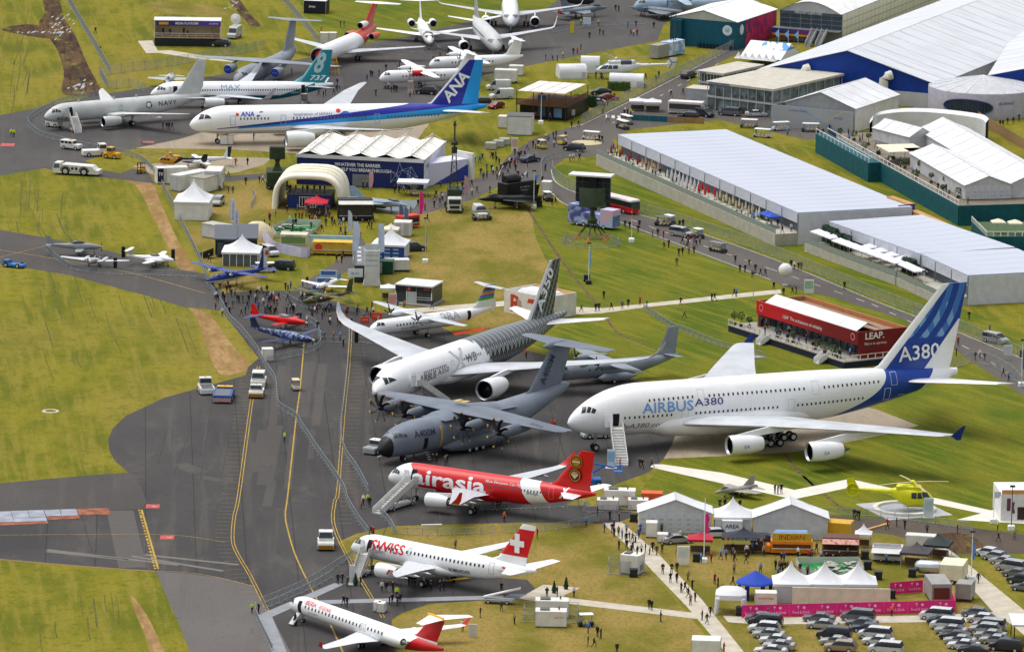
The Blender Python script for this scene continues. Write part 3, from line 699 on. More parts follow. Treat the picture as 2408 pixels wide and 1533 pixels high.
wings(p,[(56.0,0,6.2,7.5,.09,0),(57.2,1.6,6.3,6.6,.09,5),(63.3,9.4,7.0,2.6,.08,6)],PWH,'tailplane')
for sg in(-1,1):jet(p,18.6,sg*10.5,2.35,6.4,1.78,PWH,(25,31,4.6))
for y,z,x,L in((6.5,3.2,30,6),(13.5,4.0,31.5,5),(20,4.6,35,4)):
 for sg in(-1,1):MB().lathe([(0,.02),(L*.3,.34),(L*.7,.26),(L,.02)],'x',(x,sg*y,z),10).build('flap_fairing',WINGG,p,True)
wset(p,4.6,0,2.4,.52,.36,gap=.36,leg=.16)
for sg in(-1,1):wset(p,33.2,sg*5.3,3.4,.7,.5,(-1,1),gap=.65,leg=.24)
winrow(p,f,[(11.5,19,.62,5.75,5.75),(23.5,31,.62,5.75,5.75)],.26,.38)
cockpit(p,f,[[(1.35,38),(2.0,34),(2.35,66),(1.9,88)],[(2.1,33),(3.6,28),(3.2,40),(2.45,62)]],M((44,50,52),.15))
doorline(p,f,7.4,4.2,1.1,2.0);open_door(p,f,7.6,4.2,1.1,2.0,PWH);doorline(p,f,20.8,4.3,1.0,1.9)
htext(p,f,'AIRBUS',M((70,74,78)),12.7,4.15,5.6,bold=.008,height=1.35);htext(p,f,'A350',M((96,100,104)),17.9,4.55,3.8,height=.95)
htext(p,f,'X',M((150,154,158)),23.8,3.9,4.6,height=3.6);htext(p,f,'X',PWH,23.8,4.1,3.9,height=3.2,name='lettering');htext(p,f,'WB',M((120,124,128)),27.7,4.9,3.6,height=1.5,bold=.01)
# --- red low-cost narrow-body
def sharklet_wing():return[(11.6,0,3.0,7.6,.13,0),(12.8,2,3.1,6.8,.13,3),(15.4,6.3,3.5,4.0,.11,5),(20.6,16.0,4.4,1.7,.1,6),(21.3,16.7,4.65,1.5,.09,40),(22.4,17.2,5.5,1.1,.08,72),(23.5,17.7,6.9,.5,.08,76)]
def narrow_fin():return[(28.2,5.4,8.6,.07),(30.3,6.2,6.3,.09),(34.9,11.75,2.35,.09)]
p=TH('airliner','red narrow-body airliner with white lettering and white tail band','airliner',(-19.1,-53.3,0),rad(-30),'parked aircraft')
f=Fus(hull(37.57,1.975,2.07,3.95,5.2,14,3.0,5.15,.12))
def fn(nt,x,y,z):
 red=cmix(nt,noise(nt,.4,2),(196,14,20),(206,22,28));s=x-(z-4.0)*-.55
 m=(x>((z-3.4)*(z-3.4)*-.35+6.6))*(1.0-(s>25.6)*(s<29.0));m=m*(1.0-(z<2.6)*(x<9.5))
 return cmix(nt,m,LB,red)
f.mesh(liv('red_hull_paint',fn),p,n=48,m=36)
w=liv('red_tip_wing_paint',lambda nt,x,y,z:cmix(nt,z>4.75,(190,194,200),(196,16,22)))
wings(p,sharklet_wing(),w)
mb=MB();mb.lathe([(9.5,.1),(11,1.2),(14,2.05),(19,2.05),(22,1.2),(24,.1)],'x',(0,0,2.9),20);mb.v=[(x,y,2.7+(z-2.9)*.55)for x,y,z in mb.v];mb.build('belly_fairing',M((196,16,22),.35),p,True)
fn2=liv('red_fin_paint',lambda nt,x,y,z:cmix(nt,(x<(z*.72+25.4))*(x>(z*.72+24.9))*(z<8.5),(198,14,18),LB))
fin(p,narrow_fin(),fn2)
GOLD=M((160,122,44),.4,.3);DRED=M((92,14,14))
for cx,cz,r in((34.2,9.9,1.05),(34.0,7.75,1.15)):
 mb=MB();mb.lathe([(-.39,.001),(-.39,r),(-.3,r)],'y',(cx,0,cz),24,0,False);o=mb.build('emblem',GOLD if cz>9 else DRED,p)
 MB().lathe([(-.405,r*.72),(-.405,r*.86)],'y',(cx,0,cz),24,0,False).build('emblem_ring',DRED if cz>9 else GOLD,o)
 mb=MB()
 if cz<9:
  for k in range(9):a=k*pi/8;mb.tube((cx,-.41,cz-.5),(cx+.62*cos(a),-.41,cz+.12+.5*sin(a)),.06,4)
 else:mb.box(cx-.7,cx+.7,-.41,-.4,cz-.12,cz+.12)
 mb.build('emblem_mark',M((214,190,140)),o)
wings(p,[(31.2,0,4.7,4.0,.09,0),(31.9,1.0,4.8,3.6,.09,5),(35.4,6.2,5.35,1.6,.08,6)],PWH,'tailplane')
for sg in(-1,1):jet(p,10.6,sg*5.75,1.95,3.9,1.12,PWH,(14.5,18.5,3.4))
for y,z,x,L in((5.2,2.9,16.5,4),(9,3.3,18,3.4),(12.5,3.7,19.4,2.6)):
 for sg in(-1,1):MB().lathe([(0,.02),(L*.3,.24),(L*.7,.18),(L,.02)],'x',(x,sg*y,z),8).build('flap_fairing',WINGG,p,True)
wset(p,5.07,0,2.4,.38,.25,gap=.26,leg=.11)
for sg in(-1,1):wset(p,17.71,sg*3.8,3.0,.58,.42,gap=.46,leg=.18)
winrow(p,f,[(7.5,29.8,.54,4.55,4.55)],.22,.32,M((70,74,84)))
cockpit(p,f,[[(1.15,34),(1.75,28),(2.0,56),(1.5,72)],[(1.85,27),(2.35,21),(2.5,40),(2.1,54)],[(2.45,20),(2.95,15),(3.0,28),(2.6,39)]])
doorline(p,f,5.3,3.4,.95,1.95,open_=True);open_door(p,f,5.3,3.4,.9,1.9,PWH);doorline(p,f,29.9,3.6,.8,1.8,M((222,120,120)))
htext(p,f,'airasia',PWH,12.2,3.1,13.4,bold=.022,height=2.35,slices=14)
htext(p,f,'Now Everyone Can Fly',PWH,21.9,5.0,6.4,shear=.2,height=.5)
htext(p,f,'9M-AJA',M((60,60,66)),27.2,3.85,2.0);htext(p,f,'X',PWH,32.6,3.9,2.0,height=2.3,bold=.01)
# --- white narrow-body with a red cross tail
p=TH('airliner','white narrow-body airliner with red tail bearing a white cross','airliner',(-23.6,-101.5,0),rad(-37.5),'parked aircraft')
f=Fus(hull(35,1.85,1.88,3.7,5.0,13,2.9,4.8,.13))
f.mesh(liv('cross_tail_hull_paint',lambda nt,x,y,z:cmix(nt,z<2.35,LB,(206,209,214))),p,n=46,m=36)
wings(p,[(10.8,0,2.7,6.6,.13,0),(11.8,1.9,2.8,5.8,.13,3),(14.4,6,3.2,3.7,.11,6),(19.2,15.2,4.3,1.6,.1,8),(20.4,16.8,4.9,1.1,.09,30),(21.4,17.5,5.8,.4,.08,50)],liv('cross_wing_paint',lambda nt,x,y,z:cmix(nt,(y>16.0),(206,209,214),(200,20,30))))
mb=MB();mb.lathe([(8,.1),(10,1.2),(13,2.1),(18,2.1),(21.5,1.2),(24,.1)],'x',(0,0,2.7),20);mb.v=[(x,y,2.5+(z-2.7)*.55)for x,y,z in mb.v];mb.build('belly_fairing',PWH,p,True)
fin(p,[(25.6,5.0,7.6,.06),(28.0,6.0,5.2,.09),(32.4,11.5,2.5,.09)],liv('cross_fin_paint',lambda nt,x,y,z:cmix(nt,(z>6.5)*(z<10.75),LB,(206,20,30))))
mb=MB();cx,cz=31.6,8.5
for sg in(-1,1):mb.box(cx-.45,cx+.45,sg*.27-.01,sg*.27+.01,cz-1.45,cz+1.45);mb.box(cx-1.3,cx+1.3,sg*.275-.01,sg*.275+.01,cz-.45,cz+.45)
mb.build('cross_emblem',PWH,p)
wings(p,[(29.6,0,4.5,3.9,.09,0),(30.2,1.0,4.6,3.5,.09,5),(33.2,6.1,5.2,1.7,.08,6)],PWH,'tailplane')
for sg in(-1,1):
 e=jet(p,9.3,sg*5.2,1.9,3.7,1.1,PWH,(12.8,17,3.1))
MB().add([(11.7,-6.29,1.75),(13.0,-6.2,1.7),(12.9,-6.2,2.5),(12.2,-6.29,2.5)],[(0,1,2,3)]).build('tail_logo',M((190,22,34)),p)
for y,z,x,L in((4.6,2.6,15,4),(8.4,3.0,16.6,3.2),(12,3.5,18,2.4)):
 for sg in(-1,1):MB().lathe([(0,.02),(L*.3,.26),(L*.7,.2),(L,.02)],'x',(x,sg*y,z),8).build('flap_fairing',PWH,p,True)
wset(p,3.9,0,2.2,.36,.24,gap=.25,leg=.1)
for sg in(-1,1):wset(p,16.6,sg*3.35,2.8,.55,.4,gap=.42,leg=.16)
winrow(p,f,[(5.6,10.5,.75,4.35,4.35),(12.0,26.5,.75,4.35,4.4)],.3,.42,M((30,34,42)))
cockpit(p,f,[[(1.2,36),(1.9,28),(2.2,58),(1.65,80)],[(2.05,27),(2.9,19),(2.8,40),(2.35,56)]])
doorline(p,f,4.4,3.15,.9,1.9,open_=True);open_door(p,f,4.4,3.15,.85,1.9,PWH);doorline(p,f,12.2,3.9,.6,1.1);doorline(p,f,27.2,3.3,.85,1.8)
htext(p,f,'SWISS',M((206,20,30)),8.3,3.75,6.3,bold=.012,height=1.45);htext(p,f,'C SERIES',M((110,114,120)),6.6,3.35,2.6)
htext(p,f,'BOMBARDIER',M((50,52,58)),22.0,2.75,3.9,bold=.006,height=.55);htext(p,f,'C-GWXZ',M((130,134,140)),30.0,3.9,2.0)
MB().box(29.9,30.5,-1.62,-1.6,4.65,4.95).build('flag_decal',M((210,60,60)),p)
# --- slim regional jet with rear engines
p=TH('regional_jet','slim white regional jet with red and yellow T-tail and rear engines','airliner',(-31.6,-134.7,0),rad(-53),'parked aircraft')
f=Fus(hull(37.6,1.34,1.36,2.55,4.2,11,2.0,3.15,.16))
f.mesh(liv('regional_hull_paint',lambda nt,x,y,z:cmix(nt,x>(31.0+(z-3.0)*1.2),LB,(196,18,26))),p,n=46,m=30)
wings(p,[(16.8,0,1.55,6.6,.13,0),(18,1.3,1.6,5.6,.13,2),(20.6,5.2,1.9,3.2,.11,3),(24.2,11.9,2.4,1.7,.1,4),(24.9,12.6,2.6,1.2,.09,45),(26.0,13.1,3.7,.5,.08,75)],liv('regional_wing_paint',lambda nt,x,y,z:cmix(nt,z>2.62,(214,216,220),(196,18,26))))
fin(p,[(29.6,3.4,6.6,.07),(31.4,4.2,4.9,.09),(34.8,7.3,3.2,.09)],liv('regional_fin_paint',lambda nt,x,y,z:cmix(nt,z>3.9,LB,(196,18,26))))
wings(p,[(34.2,0,7.45,3.4,.09,0),(37.2,4.5,7.5,1.5,.08,0)],PWH,'tailplane')
mb=MB();foil(mb,[(33.6,0,7.2,4.2,.14,90),(33.9,0,7.75,3.9,.12,90)]);mb.build('tail_cap',M((228,170,24)),p,True)
for sg in(-1,1):
 jet(p,27.2,sg*2.35,3.2,4.1,.78,PWH)
 mb=MB();foil(mb,[(28.4,sg*1.0,3.1,2.6,.12,0),(28.4,sg*1.8,3.2,2.6,.12,0)]);mb.build('pylon',PWH,p,True)
wset(p,3.3,0,1.5,.26,.18,gap=.19,leg=.08)
for sg in(-1,1):wset(p,20.6,sg*2.05,1.7,.46,.3,gap=.3,leg=.12)
winrow(p,f,[(5.6,19.4,.85,2.95,2.95),(21.2,28.0,.85,2.95,3.0)],.3,.42,M((40,46,58)))
cockpit(p,f,[[(.9,34),(1.5,28),(1.8,60),(1.35,80)],[(1.6,27),(2.3,18),(2.2,38),(1.9,56)]])
doorline(p,f,3.7,1.75,.85,1.75,open_=True);doorline(p,f,19.2,2.4,.5,1.0);doorline(p,f,20.1,2.4,.5,1.0)
mb=MB();mb.loft([[(3.65,-1.36,1.72),(4.6,-1.36,1.72),(4.6,-1.5,1.8),(3.65,-1.5,1.8)],[(3.65,-2.7,.12),(4.6,-2.7,.12),(4.6,-2.85,.3),(3.65,-2.85,.3)]])
for i in range(5):mb.box(3.7,4.55,-1.62-i*.25,-1.42-i*.25,1.5-i*.3,1.56-i*.3)
mb.build('airstair_door',M((200,202,200)),p)
htext(p,f,'IBERIA',M((206,30,36)),6.6,3.3,2.6,bold=.006,height=.5);htext(p,f,'REGIONAL',M((226,90,80)),10.2,3.3,3.0,height=.45)
htext(p,f,'air nostrum',M((120,124,140)),7.6,2.2,2.4,height=.3)
# --- long twinjet with blue stripes and blue fin
p=TH('airliner','long white twinjet with dark and light blue side stripes and blue lettered fin','airliner',(-67.9,276,0),rad(10.7),'parked aircraft')
f=Fus(hull(62.8,2.89,2.97,4.95,8.2,24,3.9,7.2,.12))
AN=(28,40,150);AL=(30,150,222)
def fn(nt,x,y,z):
 d=z-((x-4.0)*.078+3.2);c=cmix(nt,z<2.9,LB,(204,206,208))
 c=cmix(nt,(d>(x*-.024-.05))*(d<.02)*(x>10.0),c,AL)
 return cmix(nt,(d>.0)*(d<(x*.03))*(x>5.5),c,AN)
f.mesh(liv('blue_stripe_hull_paint',fn),p,n=56,m=40)
wings(p,[(19,0,3.4,13,.12,0),(21,2.9,3.5,11.6,.12,3),(27,10.2,4.4,7.4,.1,6),(36.5,25.5,6.6,3.2,.09,9),(40.6,29.6,7.5,1.5,.08,12),(41.6,30.05,7.65,.6,.08,12)],WINGG)
def fn(nt,x,y,z):
 le=(z-8.0)*.86+50.5
 c=cmix(nt,x>((z-8.0)*.3+57.6),AN,AL);return cmix(nt,x-le<.8,c,(206,210,220))
fin(p,[(48.2,7.2,13.2,.07),(51.0,8.1,10.0,.085),(58.4,16.95,3.6,.08)],liv('blue_fin_paint',fn))
fin_text(p,'ANA',PWH,7.2,57.0,10.6,rad(52),-.42,bold=.03,shear=.15,height=2.4)
wings(p,[(52.2,0,6.3,7.2,.09,0),(53.3,1.6,6.4,6.4,.09,4),(59.6,9.8,7.3,2.4,.08,6)],PWH,'tailplane')
for sg in(-1,1):jet(p,18.9,sg*9.8,2.3,5.9,1.72,PWH,(25,30,4.5))
wset(p,5.9,0,2.4,.5,.36,gap=.36,leg=.16)
for sg in(-1,1):wset(p,31.6,sg*4.9,3.3,.68,.48,(-.75,.75),gap=.62,leg=.22)
winrow(p,f,[(10.4,16.5,.72,5.55,5.55),(21.5,37,.72,5.55,5.55),(41.5,53,.72,5.6,5.7)],.3,.48,M((96,96,104)))
cockpit(p,f,[[(1.7,34),(2.7,28),(3.0,56),(2.3,76)],[(2.85,27),(4.3,20),(4.0,34),(3.2,54)]],M((70,56,72),.15))
for x in(8.2,18.8,38.6,54.6):doorline(p,f,x,4.2,1.1,2.0,M((150,170,220))if x<50 else PWH,t=.1)
htext(p,f,'ANA',M((28,60,170)),11.8,6.0,2.9,shear=.2,bold=.02,height=.95);mb=MB()
mb.add([f.side(*q,-1,.05)for q in((13.6,5.95),(14.3,5.95),(15.2,6.95),(14.5,6.95))],[(0,1,2,3)]);mb.build('lettering_stripe',M((28,60,170)),p)
htext(p,f,'Inspiration of JAPAN',M((96,100,160)),25.6,6.05,8.0,height=.75)
MB().add([f.side(9.7+.35*cos(a),6.4+.35*sin(a),-1,.05)for a in[k*pi/6 for k in range(12)]],[tuple(range(12))]).add([f.side(31.0+.5*cos(a),6.9+.4*sin(a),-1,.05)for a in[k*pi/6 for k in range(12)]],[tuple(range(12))]).build('red_dot',M((220,50,40)),p)
MB().add([f.side(*q,-1,.05)for q in((31.3,6.3),(33.8,6.3),(33.0,6.75),(32.2,6.85))],[(0,1,2,3)]).build('mountain_mark',M((60,110,200)),p)
# --- teal-tailed narrow-body and the grey patrol jet: one body type
def twin737(label,loc,hd,hullm,finm,wingm,engm,tipm,name='airliner'):
 p=TH(name,label,'airliner',loc,hd,'parked aircraft')
 f=Fus(hull(39.5,1.88,2.0,3.55,5.4,14,2.75,4.9,.12));f.mesh(hullm,p,n=46,m=34)
 sec=[(12.6,0,2.5,8.0,.13,0),(14,1.9,2.6,7.0,.13,4),(17.2,6.0,3.1,4.3,.11,6),(22.4,16.6,4.3,1.7,.1,7)]
 wings(p,sec+([(23.0,17.2,4.6,1.5,.09,45),(25.2,17.9,6.9,.5,.08,78)]if tipm else[(24.2,18.8,4.5,.5,.09,7)]),wingm)
 fin(p,[(28.0,5.0,9.5,.05),(31.2,5.6,6.6,.08),(33.0,6.8,5.6,.09),(37.0,12.4,2.3,.09)],finm)
 wings(p,[(33.4,0,4.4,4.2,.09,0),(34.0,1.0,4.5,3.7,.09,5),(38.0,7.1,5.2,1.4,.08,6)],wingm,'tailplane')
 for sg in(-1,1):jet(p,11.4,sg*4.85,1.75,4.2,1.12,engm,(16.0,20,3.1))
 wset(p,4.1,0,1.9,.34,.22,gap=.23,leg=.1)
 for sg in(-1,1):wset(p,19.6,sg*2.86,2.5,.55,.4,gap=.42,leg=.16)
 cockpit(p,f,[[(1.3,36),(1.9,30),(2.2,60),(1.7,80)],[(2.0,29),(2.5,23),(2.6,44),(2.3,58)],[(2.6,22),(3.1,17),(3.1,30),(2.7,42)]])
 return p,f
def fn(nt,x,y,z):
 e=(x-28.0).max(.0)*.33+2.75
 c=cmix(nt,z<e,LB,cmix(nt,x.ss(8,30),(26,60,120),(8,104,122)));return cmix(nt,(x>35.5)*(z>4.6)*(z<5.2),c,LB)
p,f=twin737('white narrow-body airliner with teal belly and teal fin bearing a big 8',(-78.7,322.1,0),rad(7.2),liv('teal_belly_hull_paint',fn),liv('teal_fin_paint',lambda nt,x,y,z:cmix(nt,(x-z*.66-28.4)<.5,(10,140,154),(120,190,200))),WINGG,PWH,True)
winrow(p,f,[(6.5,31.5,.52,3.95,3.95)],.26,.36,M((70,78,96)));PW_=M((176,206,212))
fin_text(p,'8',PW_,2.6,36.6,7.3,-.0,-.3,bold=.03,shear=.45,height=4.6);fin_text(p,'737',PWH,3.6,36.2,5.8,0,-.36,bold=.02,shear=.3,height=1.1)
htext(p,f,'MAX',M((150,170,200)),17.2,4.05,4.2,height=1.0);htext(p,f,'N8704Q',PWH,31.2,3.0,1.8)
doorline(p,f,4.8,2.95,.9,1.8,open_=True);open_door(p,f,4.8,2.95,.9,1.8,PWH);doorline(p,f,32.5,3.1,.8,1.8,open_=True)
p,f=twin737('plain light grey navy patrol jet with short steps at its front door',(-99.1,289,0),rad(33.1),PGREY,PGREY,PGREY,PGREY,False,'patrol_aircraft')
mb=MB();g=Fus([(0,2.75,.03,.03),(.3,2.78,.42,.44),(.75,2.84,.72,.76)]);mb.loft([[g.pt(x,2*pi*i/20,.03)for i in range(20)]for x in(.001,.1,.3,.5,.75)]);mb.build('radome',M((40,42,44)),p,True)
DG=M((58,62,68));htext(p,f,'NAVY',DG,29.0,3.55,4.6,bold=.012,height=.95,space=1.25);htext(p,f,'853',DG,3.4,2.2,2.2,height=.75,bold=.01)
mb=MB()
for r,n in((.75,20),):mb.add([f.side(24.3+r*cos(2*pi*k/n),3.95+r*sin(2*pi*k/n),-1,.04)for k in range(n)],[tuple(range(n))])
mb.build('roundel',M((44,60,96)),p);MB().add([f.side(24.3+(.7 if k%2==0 else .28)*cos(pi/2+2*pi*k/10),3.95+(.7 if k%2==0 else .28)*sin(pi/2+2*pi*k/10),-1,.06)for k in range(10)],[tuple(range(10))]).build('star',PWH,p)
doorline(p,f,4.9,2.95,.95,1.85,open_=True);open_door(p,f,4.9,2.95,.95,1.85,PGREY);doorline(p,f,17.2,3.2,.7,1.2,M((120,124,128)))
mb=MB()
for x in(8,16.5,22,27):mb.box(x,x+.5,-.04,.04,5.5,6.1)
mb.build('antennas',PGREY,p,kind='stuff')
for sg in(-1,1):
 MB().lathe([(0,.02),(.6,.2),(3.4,.2),(3.9,.05)],'x',(19.5,sg*9,2.4),10).box(20.8,21.6,sg*9-.06,sg*9+.06,2.5,3.3).build('underwing_store',PWH,p,True)
# --- four-engined grey military transport with eight-bladed propellers
MG=(106,115,128);MIL=M(MG,.5,0,.07,.3);MILD=M((104,112,122),.5,0,.07,.3)
p=TH('transport_aircraft','grey four-propeller military transport with black nose and tall T-tail','transport aircraft',(-21.1,-31.3,0),rad(47.1),'parked aircraft')
f=Fus([(0,2.5,.05,.05),(.5,2.6,.8,.85),(1.6,2.9,1.55,1.65),(3.4,3.3,2.2,2.2),(6,3.55,2.65,2.6),(9,3.65,2.82,2.75),(26,3.7,2.82,2.75),(31,4.3,2.7,2.4),(36,5.3,2.2,1.8),(41,6.4,1.3,1.2),(44,7.0,.7,.75),(45,7.2,.3,.35)],2.25)
f.mesh(liv('military_grey_hull_paint',lambda nt,x,y,z:cmix(nt,noise(nt,.3,4).ss(.35,.65),(106,115,128),(115,124,137)),.45),p,n=48,m=36)
MB().loft([[f.pt(x,2*pi*i/24,.03)for i in range(24)]for x in(.001,.2,.5,1.0,1.7)]).build('radome',M((22,23,26),.4),p,True)
MB().loft([[(x,y*2.7,6.0+h*k)for y,k in((-1,0),(-.8,.55),(-.4,.9),(0,1),(.4,.9),(.8,.55),(1,0))]for x,h in((12.5,.05),(14.5,.9),(17,1.25),(22,1.25),(26,.8),(30,.05))]).build('wing_box_fairing',MIL,p,True)
wings(p,[(15.4,0,6.9,7.4,.15,0),(15.6,2.8,6.9,7.2,.15,-2),(16.8,8,6.6,6.2,.13,-3),(20.0,20.2,5.9,3.4,.12,-4),(21.2,21.2,5.85,1.9,.1,-4)],MIL)
fin(p,[(33.5,6.5,9.5,.09),(35.5,7.6,7.6,.1),(40.6,14.2,5.2,.1)],MIL)
MB().lathe([(38.6,.05),(40,.55),(43,.6),(46.2,.06)],'x',(0,0,14.35),16).build('tail_bullet',MIL,p,True)
wings(p,[(40.4,0,14.5,5.4,.1,0),(43.4,9.2,14.3,2.7,.09,0),(44.0,9.8,14.3,1.7,.09,0)],MIL,'tailplane')
BLK=M((26,27,30),.5);TIPY=M((206,150,50))
for y,x in((6.6,13.2),(13.3,14.6)):
 for sg in(-1,1):
  g=Fus([(x-.4,5.5,.5,.5),(x+.8,5.5,.75,.8),(x+2.5,5.55,.85,.95),(x+5,5.7,.8,.9),(x+8,6.0,.5,.4),(x+9,6.1,.1,.1)])
  mb=MB();mb.loft([[(q[0],q[1]+sg*y,q[2])for q in[g.pt(xx,2*pi*i/18)for i in range(18)]]for xx in[x-.4+9.4*k/14 for k in range(15)]]);e=mb.build('engine_nacelle',MIL,p,True)
  prop(p,x-.8,sg*y,5.5,2.66,8,BLK,TIPY,BLK,sweep=.55,hub=.17,ph=.2+y,width=.22)
for sg in(-1,1):
 MB().loft([[(x,sg*(2.2+w*c),1.5+h*s)for c,s in[(cos(2*pi*i/14),sin(2*pi*i/14))for i in range(14)]]for x,w,h in((12.5,.1,.1),(14,.9,.8),(17,1.4,1.2),(24,1.4,1.2),(27,.9,.8),(29.5,.1,.1))]).build('sponson',MILD,p,True)
 wset(p,19.5,sg*2.6,1.4,.55,.4,(-1.6,0,1.6),gap=.45,leg=.14)
wset(p,5.6,0,1.6,.45,.3,gap=.3,leg=.14)
cockpit(p,f,[[(2.1,46),(2.7,38),(3.0,66),(2.5,84)],[(2.8,37),(3.5,30),(3.6,46),(3.1,62)],[(3.6,29),(4.3,25),(4.3,38),(3.7,44)]],M((58,70,78),.15))
doorline(p,f,7.6,2.0,.9,1.9,open_=True);mb=MB()
for i in range(4):mb.box(7.7,8.4,-3.0-i*.25,-2.75-i*.25,1.5-i*.35,1.56-i*.35)
mb.build('crew_steps',STRUT,p)
for k in range(1):mb=MB();[f.patch(mb,[(11.5,-40+j*15),(11.9,-40+j*15),(11.9,-25+j*15),(11.5,-25+j*15)],.03)for j in range(5)];mb.build('propeller_plane_stripe',M((206,160,40)),p)
htext(p,f,'A400M',M((52,60,72)),7.9,4.15,4.6,bold=.012,height=1.15);fin_text(p,'A400M',M((44,58,70)),5.2,39.9,10.2,rad(60),-.55,bold=.016,height=1.25)
tpart('A400M',p,M((84,94,106)),3.6,lambda u,v:(19.3+v*1.5,-15.6+u,6.62-abs(15.6-u)*.012+.06))
MB().box(18.4,20,-1.2,-.2,8.0,8.03).box(18.4,20,.2,1.2,8.0,8.03).build('hatch',M((200,168,90)),p)
# --- white twin turboprop with rainbow fin
def turboprop(name,label,cat,loc,hd,L,R,zc,span,fh,skin,wingm,finm,nacm,nb=6,tt=True,wz=None,eng_y=4.0,pr=1.95,bodypw=2.0,tail_len=.36,wx=.36,blade=None,chord=2.6,group='parked aircraft',windows=None,gear=True,upsweep=.7,nosel=.11,fx=.82,cov=None):
 p=TH(name,label,cat,loc,hd,group);rz=R*1.03;wz=wz or zc+rz*1.02
 f=Fus(hull(L,R,rz,zc,L*nosel,L*tail_len,zc-rz*.32,zc+rz*upsweep,.14),bodypw);f.mesh(skin,p,n=36,m=26)
 x0=L*wx;h=span/2
 wings(p,[(x0,0,wz,chord,.15,0),(x0,h*.45,wz,chord,.14,0),(x0+chord*.22,h*.93,wz+.15,chord*.6,.12,0),(x0+chord*.35,h,wz+.15,chord*.35,.1,0)],wingm)
 fx0=L*fx;fin(p,[(fx0-L*.06,zc+rz*.8,L*.2,.06),(fx0,zc+rz*1.25,L*.15,.1),(fx0+L*.085,fh,L*.085,.1)],finm)
 tz=fh-.15 if tt else zc+rz*upsweep+.25;ts=span*.14
 wings(p,[(fx0+L*(.075 if tt else .04),0,tz,L*.075,.1,0),(fx0+L*(.1 if tt else .09),ts*1.05,tz+.05,L*.045,.1,0)],wingm,'tailplane')
 for sg in(-1,1):
  g=Fus([(x0-2.0,wz-.2,.3,.32),(x0-1.2,wz-.2,.48,.52),(x0+.5,wz-.25,.52,.6),(x0+chord,wz-.2,.42,.45),(x0+chord+1.2,wz,.08,.08)])
  MB().loft([[(q[0],q[1]+sg*eng_y,q[2])for q in[g.pt(xx,2*pi*i/14)for i in range(14)]]for xx in[x0-2.0+(chord+3.2)*k/9 for k in range(10)]]).build('engine_nacelle',nacm,p,True)
  prop(p,x0-2.25,sg*eng_y,wz-.2,pr,nb,blade or BLK,None,nacm,hub=.13,ph=.25,width=.14)
 if gear:
  wset(p,L*.07,0,zc-rz*.6,.3,.18,gap=.2,leg=.08)
  for sg in(-1,1):wset(p,L*wx+chord*.7,sg*R*1.3,zc-rz*.5,.42,.26,gap=.26,leg=.11)
 if windows:winrow(p,f,[windows],.28,.38)
 k=L*nosel;cockpit(p,f,[[(k*.34,40),(k*.55,32),(k*.66,62),(k*.5,82)],[(k*.58,31),(k*.85,24),(k*.84,44),(k*.7,60)]])
 return p,f
a,hd,L_=frm(858,795,1118,745);loc=G(868,806)
RAIN=lambda nt,x,y,z:None
def fn(nt,x,y,z):
 q=z+x*-.05;c=cmix(nt,q>4.1,LB,(20,120,190))
 for h,col in((4.6,(60,170,80)),(5.1,(100,110,200)),(5.55,(232,140,50)),(6.0,(40,130,190)),(6.4,(110,40,50)),(6.7,(206,170,50)),(7.0,(50,120,200))):c=cmix(nt,q>(h-.85),c,col)
 return cmix(nt,q<3.6,c,LB)
p,f=turboprop('turboprop_airliner','white twin turboprop airliner with rainbow striped T-tail fin','airliner',(loc.x,loc.y,0),rad(38),27.2,1.35,2.5,27,7.65,liv('rainbow_hull_paint',lambda nt,x,y,z:cmix(nt,z<1.6,LB,(210,212,214))),WINGG,liv('rainbow_fin_paint',fn),PWH,6,True,windows=(5.2,12.5,.72,2.8,2.8),fx=.865)
htext(p,f,'BRA',M((176,178,184)),17.2,2.6,4.2,bold=.012,height=1.3);htext(p,f,'BRAATHENS',M((150,152,156)),7.8,1.9,3.4,height=.4)
doorline(p,f,21.2,1.9,.8,1.7,open_=True)
# --- grey twin turboprop military transport behind the four-propeller one
MIL2=M((134,142,152),.5,0,.07,.3)
p,f=turboprop('transport_aircraft','grey twin-propeller military transport parked beyond the tall T-tail','transport aircraft',(G(1298,908).x,G(1298,908).y,0),rad(27),24.5,1.45,2.35,25.8,8.7,MIL2,MIL2,MIL2,MIL2,6,False,upsweep=.95,tail_len=.44,wx=.36,windows=(6.5,9,1.2,2.6,2.6),chord=3.0,eng_y=4.1,fx=.83)
for sg in(-1,1):MB().lathe([(8,.05),(9.2,.7),(13.5,.75),(15.8,.05)],'x',(0,sg*1.6,1.05),14).build('sponson',MIL2,p,True)
# ------------------------------------------------------------------ smaller and farther aircraft
def at(u,v,z=0):q=G(u,v,z);return(q.x,q.y,0)
def back(u,v,z,hd,d):
 """nose position when a point d metres aft of the nose is seen at (u, v) at height z"""
 q=G(u,v,z);return(q.x-cos(hd)*d,q.y-sin(hd)*d,0)
